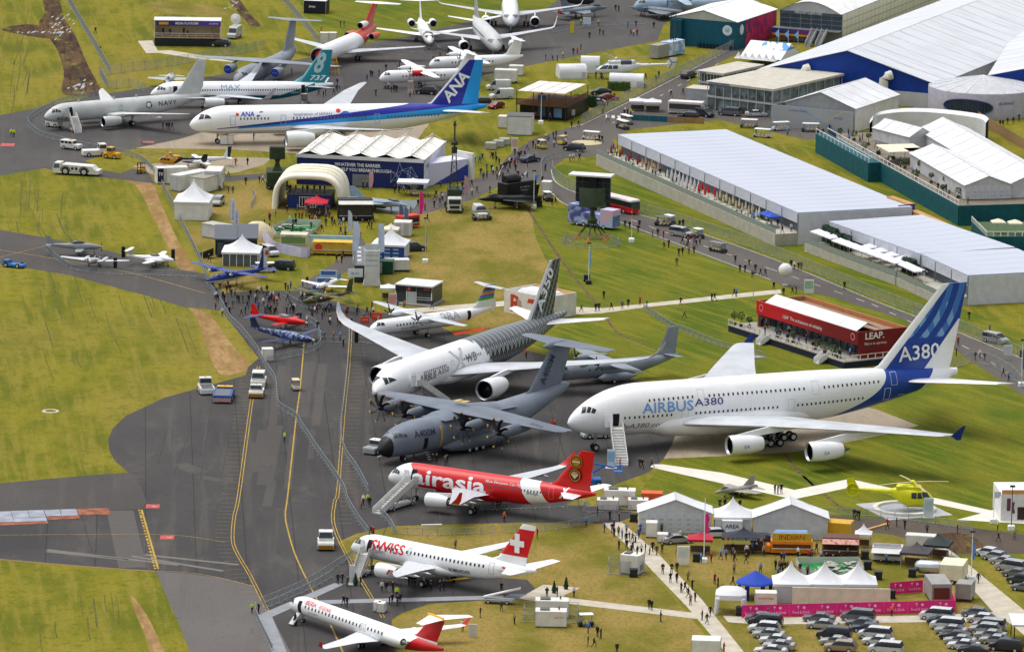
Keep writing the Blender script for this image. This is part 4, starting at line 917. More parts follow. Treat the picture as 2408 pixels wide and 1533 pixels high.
# twin-jet grey military freighter with covered engines
hd=rad(70);p=TH('transport_aircraft','grey twin-jet military freighter with blue engine covers behind the teal-tailed airliner','transport aircraft',back(556,189,2.8,hd,0),hd,'parked aircraft')
f=Fus([(0,2.4,.05,.05),(.5,2.5,.75,.8),(2,2.8,1.5,1.5),(5,3.1,1.9,1.9),(22,3.2,1.95,1.95),(28,4.0,1.5,1.5),(33,5.0,.7,.8),(34.5,5.2,.2,.3)],2.2);f.mesh(MIL2,p,n=36,m=26)
wings(p,[(10.5,0,5.3,5.6,.14,0),(11,2,5.3,5.2,.14,-2),(16.2,16.6,4.6,1.9,.1,-3),(17.4,17.5,4.6,.7,.1,-3)],MIL2)
fin(p,[(25.5,5.0,7.6,.08),(27,5.8,6.2,.1),(30.6,11.7,4.2,.1)],MIL2);wings(p,[(30.6,0,11.8,3.6,.1,0),(33.2,6.4,11.7,1.8,.09,0)],MIL2,'tailplane')
ECOV=M((28,58,150),.6)
for sg in(-1,1):
 jet(p,8.4,sg*5.6,3.6,3.9,1.02,MIL2,(12.5,15,5.0),True,ECOV)
 MB().lathe([(-.06,.01),(-.05,.9),(.05,.96)],'x',(8.4,sg*5.6,3.6),22,0,False).build('engine_cover',ECOV,p,True)
 tpart('KC-390',p,M((150,170,210)),1.1,lambda u,v,y=sg*5.6:(8.3,y-u,3.45+v))
 MB().lathe([(11,.05),(13,.8),(20,.8),(23,.05)],'x',(0,sg*1.9,1.3),12).build('sponson',MIL2,p,True);wset(p,16,sg*2.1,1.2,.45,.3,(-.7,.7),gap=.3)
wset(p,4.5,0,1.4,.36,.24,gap=.24);cockpit(p,f,[[(1.4,40),(1.9,34),(2.3,64),(1.9,86)],[(2.0,33),(2.8,26),(2.8,42),(2.4,60)]],M((60,70,78),.2))
# trijet with red fin and opened red nose
hd=rad(72);p=TH('airliner','white trijet airliner with orange-red fin and an opened red nose cone','airliner',back(832,109,2.5,hd,27),hd,'parked aircraft')
f=Fus(hull(42,1.88,2.0,3.6,4,15,2.9,5.0,.2));ORR=(206,66,48)
f.mesh(liv('trijet_hull_paint',lambda nt,x,y,z:cmix(nt,(x-(5.0-z)*.9)>27.5,LB,ORR)),p,n=30,m=26,x0=3.2)
wings(p,[(16,0,2.2,9,.12,0),(18,2,2.3,7.4,.12,3),(21.5,6.5,2.6,4.4,.1,3),(28,16.4,3.2,2.0,.09,3)],WINGG)
fin(p,[(31,5,9,.1),(33.5,6.5,6.5,.11),(39.5,10.6,4.4,.1)],M(ORR,.4));wings(p,[(39.6,0,10.5,4,.09,0),(42.6,5.4,10.2,1.8,.08,0)],PWH,'tailplane')
REDE=M((214,92,70),.4)
for sg in(-1,1):jet(p,30.5,sg*2.9,4.3,4.6,.75,REDE);mb=MB();foil(mb,[(31.6,sg*1.4,4.2,2.6,.12,0),(31.6,sg*2.4,4.3,2.6,.12,0)]);mb.build('pylon',PWH,p,True)
jet(p,31.0,0,6.6,4.4,.75,PWH,None,False)
for sg in(-1,1):wset(p,22,sg*2.86,2.5,.6,.4,gap=.45)
wset(p,6,0,2.0,.4,.25,gap=.26)
MB().lathe([(3.19,.01),(3.2,1.75)],'x',(0,0,3.5),24,0,False).build('nose_bulkhead',M((24,24,28)),p)
mb=MB();q=Fus([(0,0,.03,.03),(.5,0,.7,.7),(1.4,0,1.35,1.35),(2.2,0,1.75,1.75)]);mb.loft([[(1.0+r[0]*.45-1.3*r[2]*.25,r[1]-1.5,2.6+r[2]+r[0]*.4)for r in[q.pt(x,2*pi*i/20)for i in range(20)]]for x in(.02,.2,.6,1.2,1.8,2.2)],False);mb.build('opened_nose_cone',M((216,44,34),.4),p,True)
MB().tube((1.2,-3.0,.3),(1.8,-2.2,3.2),.25).box(.6,1.6,-3.6,-2.6,.5,2.4).build('red_cover',M((206,40,30),.6),p)
t=TH('access_stand','yellow metal lattice access stand below the opened red nose','access stand',at(780,176),0);mb=MB()
for x in(-1.8,1.8):
 for y in(-1.5,1.5):mb.tube((x,y,0),(x*.5,y*.6,4.0),.07,5)
for k in range(1,5):w=1.8-.22*k;mb.pipe([(-w,-1.4+.13*k,k*.95),(w,-1.4+.13*k,k*.95),(w,1.4-.13*k,k*.95),(-w,1.4-.13*k,k*.95),(-w,-1.4+.13*k,k*.95)],.06,4)
for k in range(5):mb.tube((-1.8+k*.9,-1.5,0),(-.9+k*.45,-.9,4),.05,4)
mb.build('lattice_frame',M((206,160,40)),t)
# business jet facing the camera
hd=rad(96);p=TH('business_jet','white business jet with two rear engines facing the camera on the far apron','business jet',back(1011.6,101,2.0,hd,0),hd,'parked aircraft')
f=Fus(hull(29,1.3,1.3,2.6,4.2,9,2.0,3.3,.15));f.mesh(PWH,p,n=26,m=22);wings(p,[(11,0,1.7,6,.12,0),(12.5,1.3,1.75,4.8,.12,3),(19,13.2,2.7,1.3,.09,4),(20.4,14.1,3.6,.5,.08,60)],PWH)
fin(p,[(22,3.4,6,.09),(23.5,4.1,4.6,.1),(27,7.6,3.1,.1)],PWH);wings(p,[(27,0,7.6,2.8,.09,0),(29.2,4.5,7.5,1.1,.08,0)],PWH,'tailplane')
for sg in(-1,1):jet(p,19.8,sg*2.5,3.4,4.2,.85,PWH);mb=MB();foil(mb,[(21,sg*1.0,3.2,2.4,.12,0),(21,sg*1.9,3.3,2.4,.12,0)]);mb.build('pylon',PWH,p,True);wset(p,14.5,sg*1.9,1.8,.42,.26,gap=.26)
wset(p,3,0,1.5,.26,.16,gap=.16);cockpit(p,f,[[(1.2,40),(1.7,34),(2.0,62),(1.6,86)],[(1.8,33),(2.5,26),(2.4,44),(2.1,60)]])
MB().loft([[(3.9,-1.3,1.6),(4.7,-1.3,1.6),(4.7,-1.4,1.7),(3.9,-1.4,1.7)],[(3.9,-2.6,.1),(4.7,-2.6,.1),(4.7,-2.7,.25),(3.9,-2.7,.25)]]).build('airstair_door',M((200,202,204)),p)
# two more narrow-bodies on the far apron
def far_narrow(label,loc,hd,skin,finm):
 p=TH('airliner',label,'airliner',loc,hd,'parked aircraft');f=Fus(hull(35.5,1.975,2.07,3.95,5.2,13,3.0,5.1,.12));f.mesh(skin,p,n=28,m=26)
 wings(p,sharklet_wing(),WINGG);fin(p,[(26.2,5.4,8.6,.07),(28.3,6.2,6.3,.09),(32.9,11.75,2.35,.09)],finm)
 wings(p,[(29.2,0,4.7,4.0,.09,0),(33.4,6.2,5.35,1.6,.08,6)],PWH,'tailplane')
 for sg in(-1,1):jet(p,10.6,sg*5.75,1.95,3.9,1.12,PWH,(14.5,18.5,3.4));wset(p,17.2,sg*3.8,3.0,.58,.42,gap=.46)
 wset(p,5.07,0,2.4,.38,.25,gap=.26);cockpit(p,f,[[(1.15,34),(1.75,28),(2.0,56),(1.5,80)],[(1.85,27),(2.35,21),(2.5,40),(2.1,54)],[(2.45,20),(2.95,15),(3.0,28),(2.6,39)]],M((120,128,140),.2));winrow(p,f,[(7,28,.54,4.55,4.55)],.22,.32)
 return p
far_narrow('silver-grey narrow-body airliner facing the camera right of the business jet',back(1168,115,3.0,rad(99),0),rad(99),M((196,198,198),.35),M((150,150,154),.4))
far_narrow('white narrow-body airliner cut off by the top of the picture with steps at its door',back(1202,57,3.0,rad(91),0),rad(91),PWH,PWH)
# two white high-wing turboprops
for k,(lab,u,v,hdg,red)in enumerate((('white high-wing turboprop airliner with red engine bands near the blue lettered fin',892,186,18,True),('white high-wing turboprop airliner parked behind the red-banded one',1009,154,20,False))):
 hd=rad(hdg);p,f=turboprop('turboprop_airliner',lab,'airliner',back(u,v,2.2,hd,0),hd,22.3,1.35,2.6,25.9,7.5,PWH,PWH,PWH,PWH,4,True,windows=(5,15,.8,2.8,2.8),eng_y=4.0)
 if red:MB().lathe([(6.2,.62),(8.6,.66)],'x',(0,-4.0,3.85),14,0,False).build('engine_band',M((206,36,50)),p,True)
# grey transport under the top edge
hd=rad(8);turboprop('transport_aircraft','pale blue-grey transport plane cut off by the top edge of the picture','transport aircraft',back(1490,14,2.5,hd,0),hd,27,1.7,2.7,28,9,M((150,170,188),.5),M((150,170,188),.5),M((150,170,188),.5),M((150,170,188),.5),4,False)
def fighter(name,label,cat,loc,hd,L,span,mat,canopy,delta=True,exhaust=None,canard=False,fh=4.6,twin=False,group='parked aircraft',k=1.0):
 p=TH(name,label,cat,loc,hd,group);z=1.9*k
 f=Fus([(0,z,.02,.02),(L*.1,z,.36*k,.36*k),(L*.22,z+.1,.52*k,.6*k),(L*.36,z,.85*k,.75*k),(L*.55,z-.05,1.05*k,.72*k),(L*.85,z,.8*k,.62*k),(L*.98,z,.5*k,.5*k)],2.4);f.mesh(mat,p,n=24,m=20)
 h=span/2;r=L*(.32 if delta else .4)
 wings(p,[(r,.6*k,z-.1,L*(.52 if delta else .34),.05,0),(L*(.72 if delta else .6),h,z-.1,L*(.1 if delta else .14),.04,0)],mat)
 for sg in((-.6,.6)if twin else(0,)):
  mb=MB();foil(mb,[(L*.68,sg,z+.4,L*.26,.07,90),(L*.86,sg*1.6,fh,L*.11,.05,90)]);mb.build('tail_fin',mat,p,True)
 if not delta:wings(p,[(L*.82,.6,z,L*.16,.05,0),(L*.93,h*.58,z-.15,L*.07,.05,0)],mat,'tailplane')
 if canard:wings(p,[(L*.27,.5,z+.45,L*.11,.06,0),(L*.34,h*.42,z+.5,L*.05,.05,0)],mat,'canard')
 mb=MB();g=Fus([(L*.14,z+.45*k,.02,.02),(L*.2,z+.55*k,.36*k,.42*k),(L*.28,z+.6*k,.4*k,.5*k),(L*.38,z+.5*k,.1,.1)]);mb.loft([[g.pt(x,2*pi*i/14)for i in range(14)]for x in[L*(.141+.238*j/8)for j in range(9)]]);mb.build('canopy',canopy,p,True)
 MB().lathe([(L*.95,.5*k),(L*1.0,.42*k),(L*.97,.36*k),(L*.97,.01)],'x',(0,0,z),16,0,False).build('exhaust',exhaust or M((50,48,48)),p,True)
 MB().box(L*.38,L*.55,-.45*k,.45*k,z-1.05*k,z-.5*k).build('intake',M((44,46,50)),p)
 wset(p,L*.28,0,z-.5,.26,.16,ys=(0,));[wset(p,L*.6,s*1.1*k,z-.3,.34,.2,ys=(0,))for s in(-1,1)]
 return p
FG=M((112,122,132),.5);CAN=glass((44,52,58))
fighter('fighter_jet','grey fighter jet with red exhaust cover on the far apron','fighter jet',back(1431,18,1.9,rad(218),0),rad(218),15,9.6,FG,CAN,False,M((206,50,40)))
fighter('fighter_jet','grey fighter jet nearest the teal building on the far apron','fighter jet',back(1478,17,1.9,rad(-30),0),rad(-30),15,10,FG,CAN,True,None,True)
fighter('trainer_jet','small grey jet facing the camera behind the patrol aircraft','fighter jet',back(392,197,1.9,rad(88),0),rad(88),12.5,9.8,M((170,174,172),.5),CAN,False)
fighter('fighter_jet','grey mock-up fighter jet on a grey pad beside the arched tent','fighter jet',back(962,484,1.9,rad(152),0),rad(152),14.1,8.6,M((138,156,172),.5),CAN,True,None,True)
t=sheet('display_pad',[(872,492),(905,470),(985,472),(975,490),(940,498)],M((112,122,126),.9),.05,thick=1)
fighter('small_jet','small grey sports jet on the lawn beside the white zigzag path','light aircraft',back(1677,1158,1.2,rad(38),0),rad(38),9,8.2,M((150,148,140),.5),CAN,False,k=.62,fh=3.0)
def light(name,label,loc,hd,L,span,R,zc,mats,wingz,engines,cab,nb=3,gearz=None,tt=False,fh=3.2,ny=None,high=False,chord=1.7,dih=4,cabm=None,pr=.95,nosel=.2,boom=.2,group='parked aircraft'):
 """propeller aircraft: engines = list of y offsets (0 for a nose engine), cab = (x0, x1, height)"""
 skin,wm,fm=mats;p=TH(name,label,'light aircraft',loc,hd,group)
 f=Fus([(0,zc-.15*R,R*.3,R*.3),(L*nosel*.4,zc-.12*R,R*.66,R*.62),(L*nosel,zc-.05*R,R*.92,R*.85),(L*.38,zc,R,R),(L*.6,zc+.08*R,R*.72,R*.72),(L*.92,zc+R*.3,R*boom,R*boom*1.3),(L,zc+R*.35,R*.06,R*.1)],2.3);f.mesh(skin,p,n=24,m=18)
 h=span/2;x0=L*.3;zt=wingz+h*sin(rad(dih))
 wings(p,[(x0,0,wingz,chord,.15,0),(x0,h*.3,wingz+(zt-wingz)*.3,chord,.14,dih),(x0+chord*.25,h*.96,zt*1.0,chord*.6,.12,dih),(x0+chord*.4,h,zt+.02,chord*.3,.1,dih)],wm)
 fin(p,[(L*.78,zc+R*.2,L*.2,.07),(L*.84,zc+R*.8,L*.14,.09),(L*.93,fh,L*.08,.09)],fm);tz=fh-.05 if tt else zc+R*.45
 wings(p,[(L*.88,0,tz,L*.11,.1,0),(L*.91,span*.17,tz,L*.07,.09,0)],wm,'tailplane')
 for y in engines:
  if y==0:prop(p,-.1,0,zc-.15*R,pr,nb,BLK,None,M((190,192,194)),hub=.2,ph=.4,width=.15);continue
  for sg in(-1,1):
   wz=wingz+y*sin(rad(dih))+(-.1 if high else .12);MB().lathe([(-1.3,.2),(-.9,.38),(.3,.42),(1.6,.3),(2.2,.04)],'x',(x0+.1,sg*y,wz),12).build('engine_nacelle',wm,p,True);prop(p,x0-1.35,sg*y,wz,pr,nb,BLK,None,M((200,202,204)),hub=.2,ph=.4,width=.15)
 cx0,cx1,ch=cab;mb=MB();g=Fus([(cx0,zc+R*.55,.03,.03),(lerp(cx0,cx1,.3),zc+R*.6,R*.72,ch*.8),(lerp(cx0,cx1,.6),zc+R*.6,R*.75,ch),(cx1,zc+R*.5,.1,.06)]);mb.loft([[g.pt(lerp(cx0,cx1,j/9),2*pi*i/14)for i in range(14)]for j in range(10)]);mb.build('canopy',cabm or glass((36,44,50)),p,True)
 wset(p,L*.12,0,zc-R*.5,.22,.14,ys=(0,),leg=.06);[wset(p,L*.42,s*max(R*1.3,1.1),min(wingz,zc),.26,.16,ys=(0,),leg=.07)for s in(-1,1)]
 return p,f
TG=M((142,146,148),.45)
light('trainer_aircraft','grey turboprop trainer standing tail-left on the far side taxiway',at(238,601),rad(181),10.5,10.2,.68,1.75,(TG,TG,TG),1.2,[0],(2.6,6.2,.7),5,fh=3.7,pr=1.2)
light('twin_aircraft','silver-grey light twin seen from behind with dark engines',back(236,606,1.2,rad(-103),0),rad(-103),8.6,13.4,.6,1.35,(M((120,122,124),.35),M((196,198,200),.35),M((110,112,116),.35)),1.2,[1.8],(1.6,4.0,.55),3,fh=2.6,tt=True)
light('twin_aircraft','white light twin with T-tail and tan cabin next to the silver-grey twin',at(408,628),rad(166),9.2,13.2,.66,1.4,(PWH,PWH,M((206,196,180),.4)),1.15,[2.0],(2.2,5.0,.55),3,fh=2.9,tt=True)
p=light('floatless_bush_aircraft','dark blue high-wing twin turboprop with striped propellers behind the barrier',back(486,662,1.5,rad(47),0),rad(47),15.8,19.8,.88,1.75,(liv('blue_bush_paint',lambda nt,x,y,z:cmix(nt,z>1.5,(210,212,216),(28,52,130))),M((40,64,140),.35),liv('blue_bush_fin',lambda nt,x,y,z:cmix(nt,x>14.6,(28,46,110),(206,206,206)))),2.75,[2.8],(2.0,3.4,.35),3,fh=5.9,high=True,chord=2.0,dih=1.5,pr=1.3)[0]
p.name='bush_aircraft';winrow(p,Fus([(0,1.75,.88,.88),(15.8,1.75,.88,.88)]),[(4.2,8.6,.8,1.95,1.95)],.32,.36);MB().quad((14.9,-.12,4.6),(15.7,-.12,4.6),(15.8,-.12,5.4),(15.1,-.12,5.4)).build('fin_emblem',M((206,60,40)),p)
def camo(nt,x,y,z):n=noise(nt,.45,2);return cmix(nt,n.ss(.53,.56),cmix(nt,n.ss(.42,.45),(58,70,46),(74,86,50)),(122,92,66))
CAMO=emat('camouflage_paint',camo,.7);p=light('patrol_twin','camouflaged green and tan high-wing twin with tall fin',back(713,711,1.5,rad(45),0),rad(45),12.4,16.0,.72,1.7,(CAMO,CAMO,CAMO),2.35,[2.2],(1.6,3.0,.3),3,fh=4.4,high=True,chord=2.0,dih=1)[0]
winrow(p,Fus([(0,1.7,.72,.72),(12,1.7,.72,.72)]),[(3.2,6,.9,1.9,1.9)],.45,.4,M((70,92,84)))
light('sports_aircraft','small white and blue low-wing aircraft behind the camouflaged twin',back(746,676,1.2,rad(60),0),rad(60),8.2,11,.58,1.3,(PWH,PWH,M((40,130,190))),1.0,[0],(2.0,4.4,.5),3,fh=2.6)
RD=M((206,22,28),.35);light('trainer_aircraft','bright red turboprop trainer aircraft behind the dark blue one',back(720,763,1.2,rad(154),0),rad(154),11.2,9.1,.7,1.6,(RD,RD,RD),1.15,[0],(2.6,6.2,.7),5,fh=3.8,pr=1.2,cabm=glass((110,96,100)))
def bl(nt,x,y,z):n=noise(nt,1.1,3,dist=1.5);return cmix(nt,n.ss(.52,.56),(24,42,92),(130,150,190))
BB=M((26,44,96),.35);light('turboprop_aircraft','dark blue single turboprop with pale swirl paintwork',back(736,803,1.4,rad(143),0),rad(143),14.4,16.2,.82,1.75,(emat('swirl_paint',bl,.35),BB,BB),1.2,[0],(2.3,3.6,.35),4,fh=4.2,tt=True,pr=1.3)
p=light('piston_twin','white piston twin with blue nose and blue stripes beside the black and yellow helicopter',back(428,381,1.2,rad(18),0),rad(18),10.4,12.4,.7,1.5,(liv('piston_twin_paint',lambda nt,x,y,z:cmix(nt,(z<1.35)*(x<6.0),(222,224,228),(56,72,150))),PWH,liv('piston_twin_fin',lambda nt,x,y,z:cmix(nt,x>9.6,(220,222,226),(30,34,44)))),1.15,[1.9],(1.6,2.8,.35),2,fh=4.0)[0]
winrow(p,Fus([(0,1.5,.7,.7),(10,1.5,.7,.7)]),[(3.2,5.6,.8,1.75,1.75)],.5,.42)
# helicopters
def heli(name,label,loc,hd,L,R,zc,body,boomm,blade,tail,skid=True,cabg=None,rotor=5.1,nb=4,mh=1.2,fene=True,bl=.45):
 p=TH(name,label,'helicopter',loc,hd,'helicopters on show');B=L*bl
 f=Fus([(0,zc-.25*R,.05,.05),(L*.04,zc-.2*R,R*.5,R*.5),(L*.13,zc-.05*R,R*.88,R*.9),(L*.26,zc,R,R),(B*.8,zc+.1*R,R*.9,R*.9),(B,zc+.35*R,R*.5,R*.6),(B*1.12,zc+.5*R,R*.26,R*.32)],2.4);f.mesh(body,p,'cabin',n=20,m=22)
 MB().loft([[(x,r*cos(2*pi*i/12),z+r*sin(2*pi*i/12))for i in range(12)]for x,z,r in((B*.95,zc+.45*R,R*.34),(L*.88,zc+.6*R,R*.17),(L*.97,zc+.65*R,R*.14))]).build('tail_boom',boomm,p,True)
 mb=MB();foil(mb,[(L*.9,0,zc-R*.1,L*.08,.1,90),(L*.87,0,zc+R*.6,L*.13,.12,90),(L*.93,0,zc+R*1.75,L*.09,.08,90)]);mb.build('tail_fin',tail,p,True)
 if fene:
  MB().lathe([(-.22,.0),(-.22,R*.5),(-.2,R*.52)],'y',(L*.945,0,zc+R*.55),18,0,False).lathe([(-.26,R*.56),(-.3,R*.7),(.3,R*.7),(.26,R*.56)],'y',(L*.945,0,zc+R*.55),18,1,False).build('shrouded_tail_rotor',[M((40,40,40)),tail],p,True)
 else:
  for k in range(3):a=2*pi*k/3;MB().add([(L*.95+.12*sin(a),-.35,zc+R*.9-.12*cos(a)),(L*.95+1.5*cos(a),-.35,zc+R*.9+1.5*sin(a)),(L*.95+1.5*cos(a+.12),-.37,zc+R*.9+1.5*sin(a+.12)),(L*.95-.12*sin(a),-.37,zc+R*.9+.12*cos(a))],[(0,1,2,3)]).build('tail_rotor_blade',blade,p)
 MB().bbox(L*.15,B*.98,-R*.55,R*.55,zc+R*.8,zc+R*(.9+.35*mh),.2).build('engine_housing',body,p,True)
 hx=L*.25;hz=zc+R*(1.0+.5*mh);mb=MB();mb.lathe([(-.7,.22),(0,.25),(.15,.35),(.3,.12)],'z',(hx,0,hz),12);hub=mb.build('rotor_hub',body,p,True)
 for k in range(nb):
  a=2*pi*k/nb+.4;mb=MB();c,s=cos(a),sin(a);P=[]
  for t,dz in((.06,0),(.5,-.04),(1,-.22)):
   for w in(-.16,.16):
    for dh in(0,.04):P.append((hx+c*t*rotor-s*w,s*t*rotor+c*w,hz+dz+dh))
  mb.loft([[P[i],P[i+2],P[i+3],P[i+1]]for i in(0,4,8)]);mb.build('rotor_blade',blade,hub)
 if skid:
  for s in(-1,1):
   mb=MB();mb.pipe([(L*.04,s*R*1.05,.35),(L*.08,s*R*1.05,.1),(L*.36,s*R*1.05,.1)],.06)
   for x in(.12,.3):mb.pipe([(L*x,s*R*.5,zc-R*.8),(L*x,s*R*1.05,.1)],.05)
   mb.build('skid',STRUT,p)
 else:
  for s in(-1,1):wset(p,L*.38,s*R*1.3,zc-R*.3,.42,.28,ys=(0,))
  wset(p,L*.08,0,zc-R*.5,.32,.24,gap=.2)
 for c in([(L*.035,12),(L*.12,5),(L*.15,48),(L*.075,70)],[(L*.13,5),(L*.19,2),(L*.19,38),(L*.155,46)],[(L*.2,2),(L*.26,2),(L*.26,36),(L*.2,38)]):
  for sg in(-1,1):
   mb=MB();f.patch(mb,c,both=False)
   if sg>0:mb.v=[(x,-y,z)for x,y,z in mb.v]
   mb.build('cabin_window',cabg or glass((40,46,54)),p)
 return p,f
YH=M((206,206,24),.35)
ring=G(2126,1198);rh=heli('rescue_helicopter','bright yellow helicopter standing on a round white pad',(G(2196,1203).x,G(2196,1203).y,.25),rad(174),12.4,1.3,1.75,YH,YH,M((190,170,120)),YH,rotor=5.4)[0];rh.scale=(1.1,1.15,1.15)
t=TH('helicopter_pad','round white ring pad under the yellow helicopter','helipad',(ring.x,ring.y,0),0);MB().lathe([(0,5.0),(.38,5.0),(.4,4.7),(.4,4.2),(.06,4.15)],'z',(0,0,.05),40,0,False).build('pad_ring',WHITEPATH,t,True);MB().lathe([(.1,4.2),(.1,.01)],'z',(0,0,0),40,0,False).build('pad_floor',M((158,160,166),.8),t)
MB().box(-5.6,5.6,-6,6,.0,.05).build('pad_base',M((170,172,176),.8),t);t.rotation_euler.z=.4
heli('police_helicopter','yellow and black helicopter on the concrete pad near the piston twin',at(371,395),rad(-8),10.2,.85,1.7,liv('yellow_black_paint',lambda nt,x,y,z:cmix(nt,(x-z*.9)>2.3,(206,146,20),(22,24,34))),M((22,24,34),.35),M((60,60,64)),M((22,24,34),.35),rotor=5.0)
heli('transport_helicopter','large white transport helicopter among white tents by the road',at(1401,186),rad(12),18.2,1.25,2.3,liv('white_heli_paint',lambda nt,x,y,z:cmix(nt,(x>5.5)*(x<8.0)*(z>3.2),(220,222,224),(70,74,100))),PWH,M((120,122,124)),PWH,False,M((60,70,90),.3),9.5,5,1.6,False,.5)
heli('attack_helicopter','black helicopter under the top edge behind the fighter jets',at(1398,22),rad(171),17,1.2,2.2,M((38,42,38),.6),M((38,42,38),.6),M((50,50,50)),M((38,42,38),.6),False,None,7.5,4,1.4,False,.5)
# ------------------------------------------------------------------ buildings, tents and stands
def box3(l,c,r,z=0):
 """left, front and right roof corners -> origin, heading, width and depth; local x runs left to front corner, y away from the viewer"""
 A,B,C=G(*l,z),G(*c,z),G(*r,z);hd=atan2(B.y-A.y,B.x-A.x)
 n=Vector((-sin(hd),cos(hd),0));return(A.x,A.y,0),hd,hypot(B.x-A.x,B.y-A.y),abs((C-B).dot(n))
FAB=M((212,214,218),.7,0,.04,.25);FABRIC2=M((200,203,208),.7,0,.04,.25);ROOFB=emat('chalet_roof_sheet',lambda nt,x,y,z:cmix(nt,noise(nt,.5,5,(1.5,.12,1)).ss(.4,.75)*.6,(184,190,203),(158,165,178)),.6);WALLW=M((192,195,200),.7,0,.04,.3);POSTM=M((176,180,186),.5)
def pcs(parent,name,mesh,spots):
 for q in spots:put(name,mesh,parent,q[:3],q[3]if len(q)>3 else 0)
def gable(name,label,loc,hd,W,D,eave,ridge,roof=FAB,wall=WALLW,along='y',cat='marquee',bays=4,gable_mat=None,group=None,over=.25,wallpanels=0,open_front=False):
 """tent with a pitched roof; the ridge runs along y (gable towards the viewer) or along x"""
 t=TH(name,label,cat,loc,hd,group);gm=gable_mat or wall;w=W if along=='y' else D;d=D if along=='y' else W
 T=(lambda a,b,z:(a,b,z))if along=='y' else(lambda a,b,z:(b,a,z))
 def slab(P,q,mat,nm):
  mb=MB();n=len(P);A=[T(*p)for p in P];B=[T(p[0]+q[0],p[1]+q[1],p[2]+q[2])for p in P];mb.add(A+B,[tuple(range(n)),tuple(range(2*n-1,n-1,-1))]+[(i,n+i,n+(i+1)%n,(i+1)%n)for i in range(n)])
  return mb.build(nm,mat,t)
 if not open_front:slab([(0,0,0),(w,0,0),(w,0,eave),(w/2,0,ridge),(0,0,eave)],(0,.1,0),gm,'gable_wall')
 slab([(0,d-.1,0),(w,d-.1,0),(w,d-.1,eave),(w/2,d-.1,ridge),(0,d-.1,eave)],(0,.1,0),gm,'gable_wall')
 slab([(.0,.1,0),(.0,d-.1,0),(.0,d-.1,eave),(.0,.1,eave)],(.1,0,0),wall,'side_wall');slab([(w-.1,.1,0),(w-.1,d-.1,0),(w-.1,d-.1,eave),(w-.1,.1,eave)],(.1,0,0),wall,'side_wall')
 sl=(ridge-eave)/(w/2);bl=(d+2*over)/bays
 for k in range(bays):
  g=min(.1,.018*bl);b0=-over+k*bl+g;b1=b0+bl-2*g
  for sg in(0,1):
   e=-over if sg==0 else w+over;m_=w/2-.02 if sg==0 else w/2+.02;z0=eave-over*sl
   mid=(e+m_)/2;zm=(z0+ridge)/2-.1
   mb=MB();A=[T(e,b0,z0),T(e,b1,z0),T(mid,b1,zm),T(mid,b0,zm),T(m_,b1,ridge+.02),T(m_,b0,ridge+.02)];B=[(x,y,z+.08)for x,y,z in A]
   mb.add(A+B,[(0,1,2,3),(3,2,4,5),(9,8,7,6),(11,10,8,9),(0,6,7,1),(5,4,10,11),(0,3,9,6),(3,5,11,9),(1,7,8,2),(2,8,10,4)]);mb.build('roof_panel',roof,t)
 mb=MB();a=[T(w/2,-over,ridge+.1),T(w/2,d+over,ridge+.1)];mb.tube(a[0],a[1],.07,6)
 for e in(-over,w+over):mb.tube(T(e,-over,eave-over*sl),T(e,d+over,eave-over*sl),.07,6)
 for b in(-over,d+over):mb.pipe([T(-over,b,eave-over*sl),T(w/2,b,ridge+.05),T(w+over,b,eave-over*sl)],.07,6)
 mb.build('roof_frame',POSTM,t)
 if wallpanels:
  n=wallpanels;pw=w/n;mb=MB();mb.box(0,pw-.12,0,.05,0,eave-.25);m=mb.mesh('wall_panel',FABRIC2);pcs(t,'wall_panel',m,[(k*pw+.06,-.06,.1)for k in range(n)]if along=='y' else[(-.06,k*pw+pw-.06,.1,-pi/2)for k in range(n)])
  mb=MB();[mb.box(k*pw+.35,k*pw+pw-.4,-.085,-.06,.5+j*.75,.9+j*.75)for k in range(n)for j in range(max(1,int((eave-.6)/.8)))]
  if along!='y':mb.v=[(y,x,z)for x,y,z in mb.v]
  mb.build('wall_windows',M((176,184,192),.3),t,kind='stuff')
 return t
def pagoda(name,label,loc,hd,W,D,eave,peak,wall=WALLW,roof=FAB,cat='tent',group=None,front=None,open_=False,sag=.55):
 t=TH(name,label,cat,loc,hd,group);mb=MB();R=[];n=6
 for k in range(9):
  q=k/8;s=(1-q)**1.55;z=eave+(peak-eave)*(q**(1.0 if k==0 else 1.25));h=.5*s+.004
  pts=[]
  for a,b in((-1,-1),(0,-1),(1,-1),(1,0),(1,1),(0,1),(-1,1),(-1,0)):f=.97 if(a==0 or b==0)and k>0 else 1;pts.append((W/2+a*(W+.4)*h*f,D/2+b*(D+.4)*h*f,z))
  R.append(pts)
 mb.loft(R);mb.build('roof',roof,t,True)
 MB().box(-.2,W+.2,-.2,D+.2,eave-.35,eave-.001).build('valance',roof,t)
 if open_:
  for x in(0,W):
   for y in(0,D):MB().tube((x,y,0),(x,y,eave),.05).build('post',POSTM,t)
 else:
  for(a,b,c,d)in((0,W,0,.08),(0,W,D-.08,D),(0,.08,.08,D-.08),(W-.08,W,.08,D-.08)):MB().box(a,b,c,d,0,eave-.3).build('wall',front if front and c==0 and b==W else wall,t)
 return t
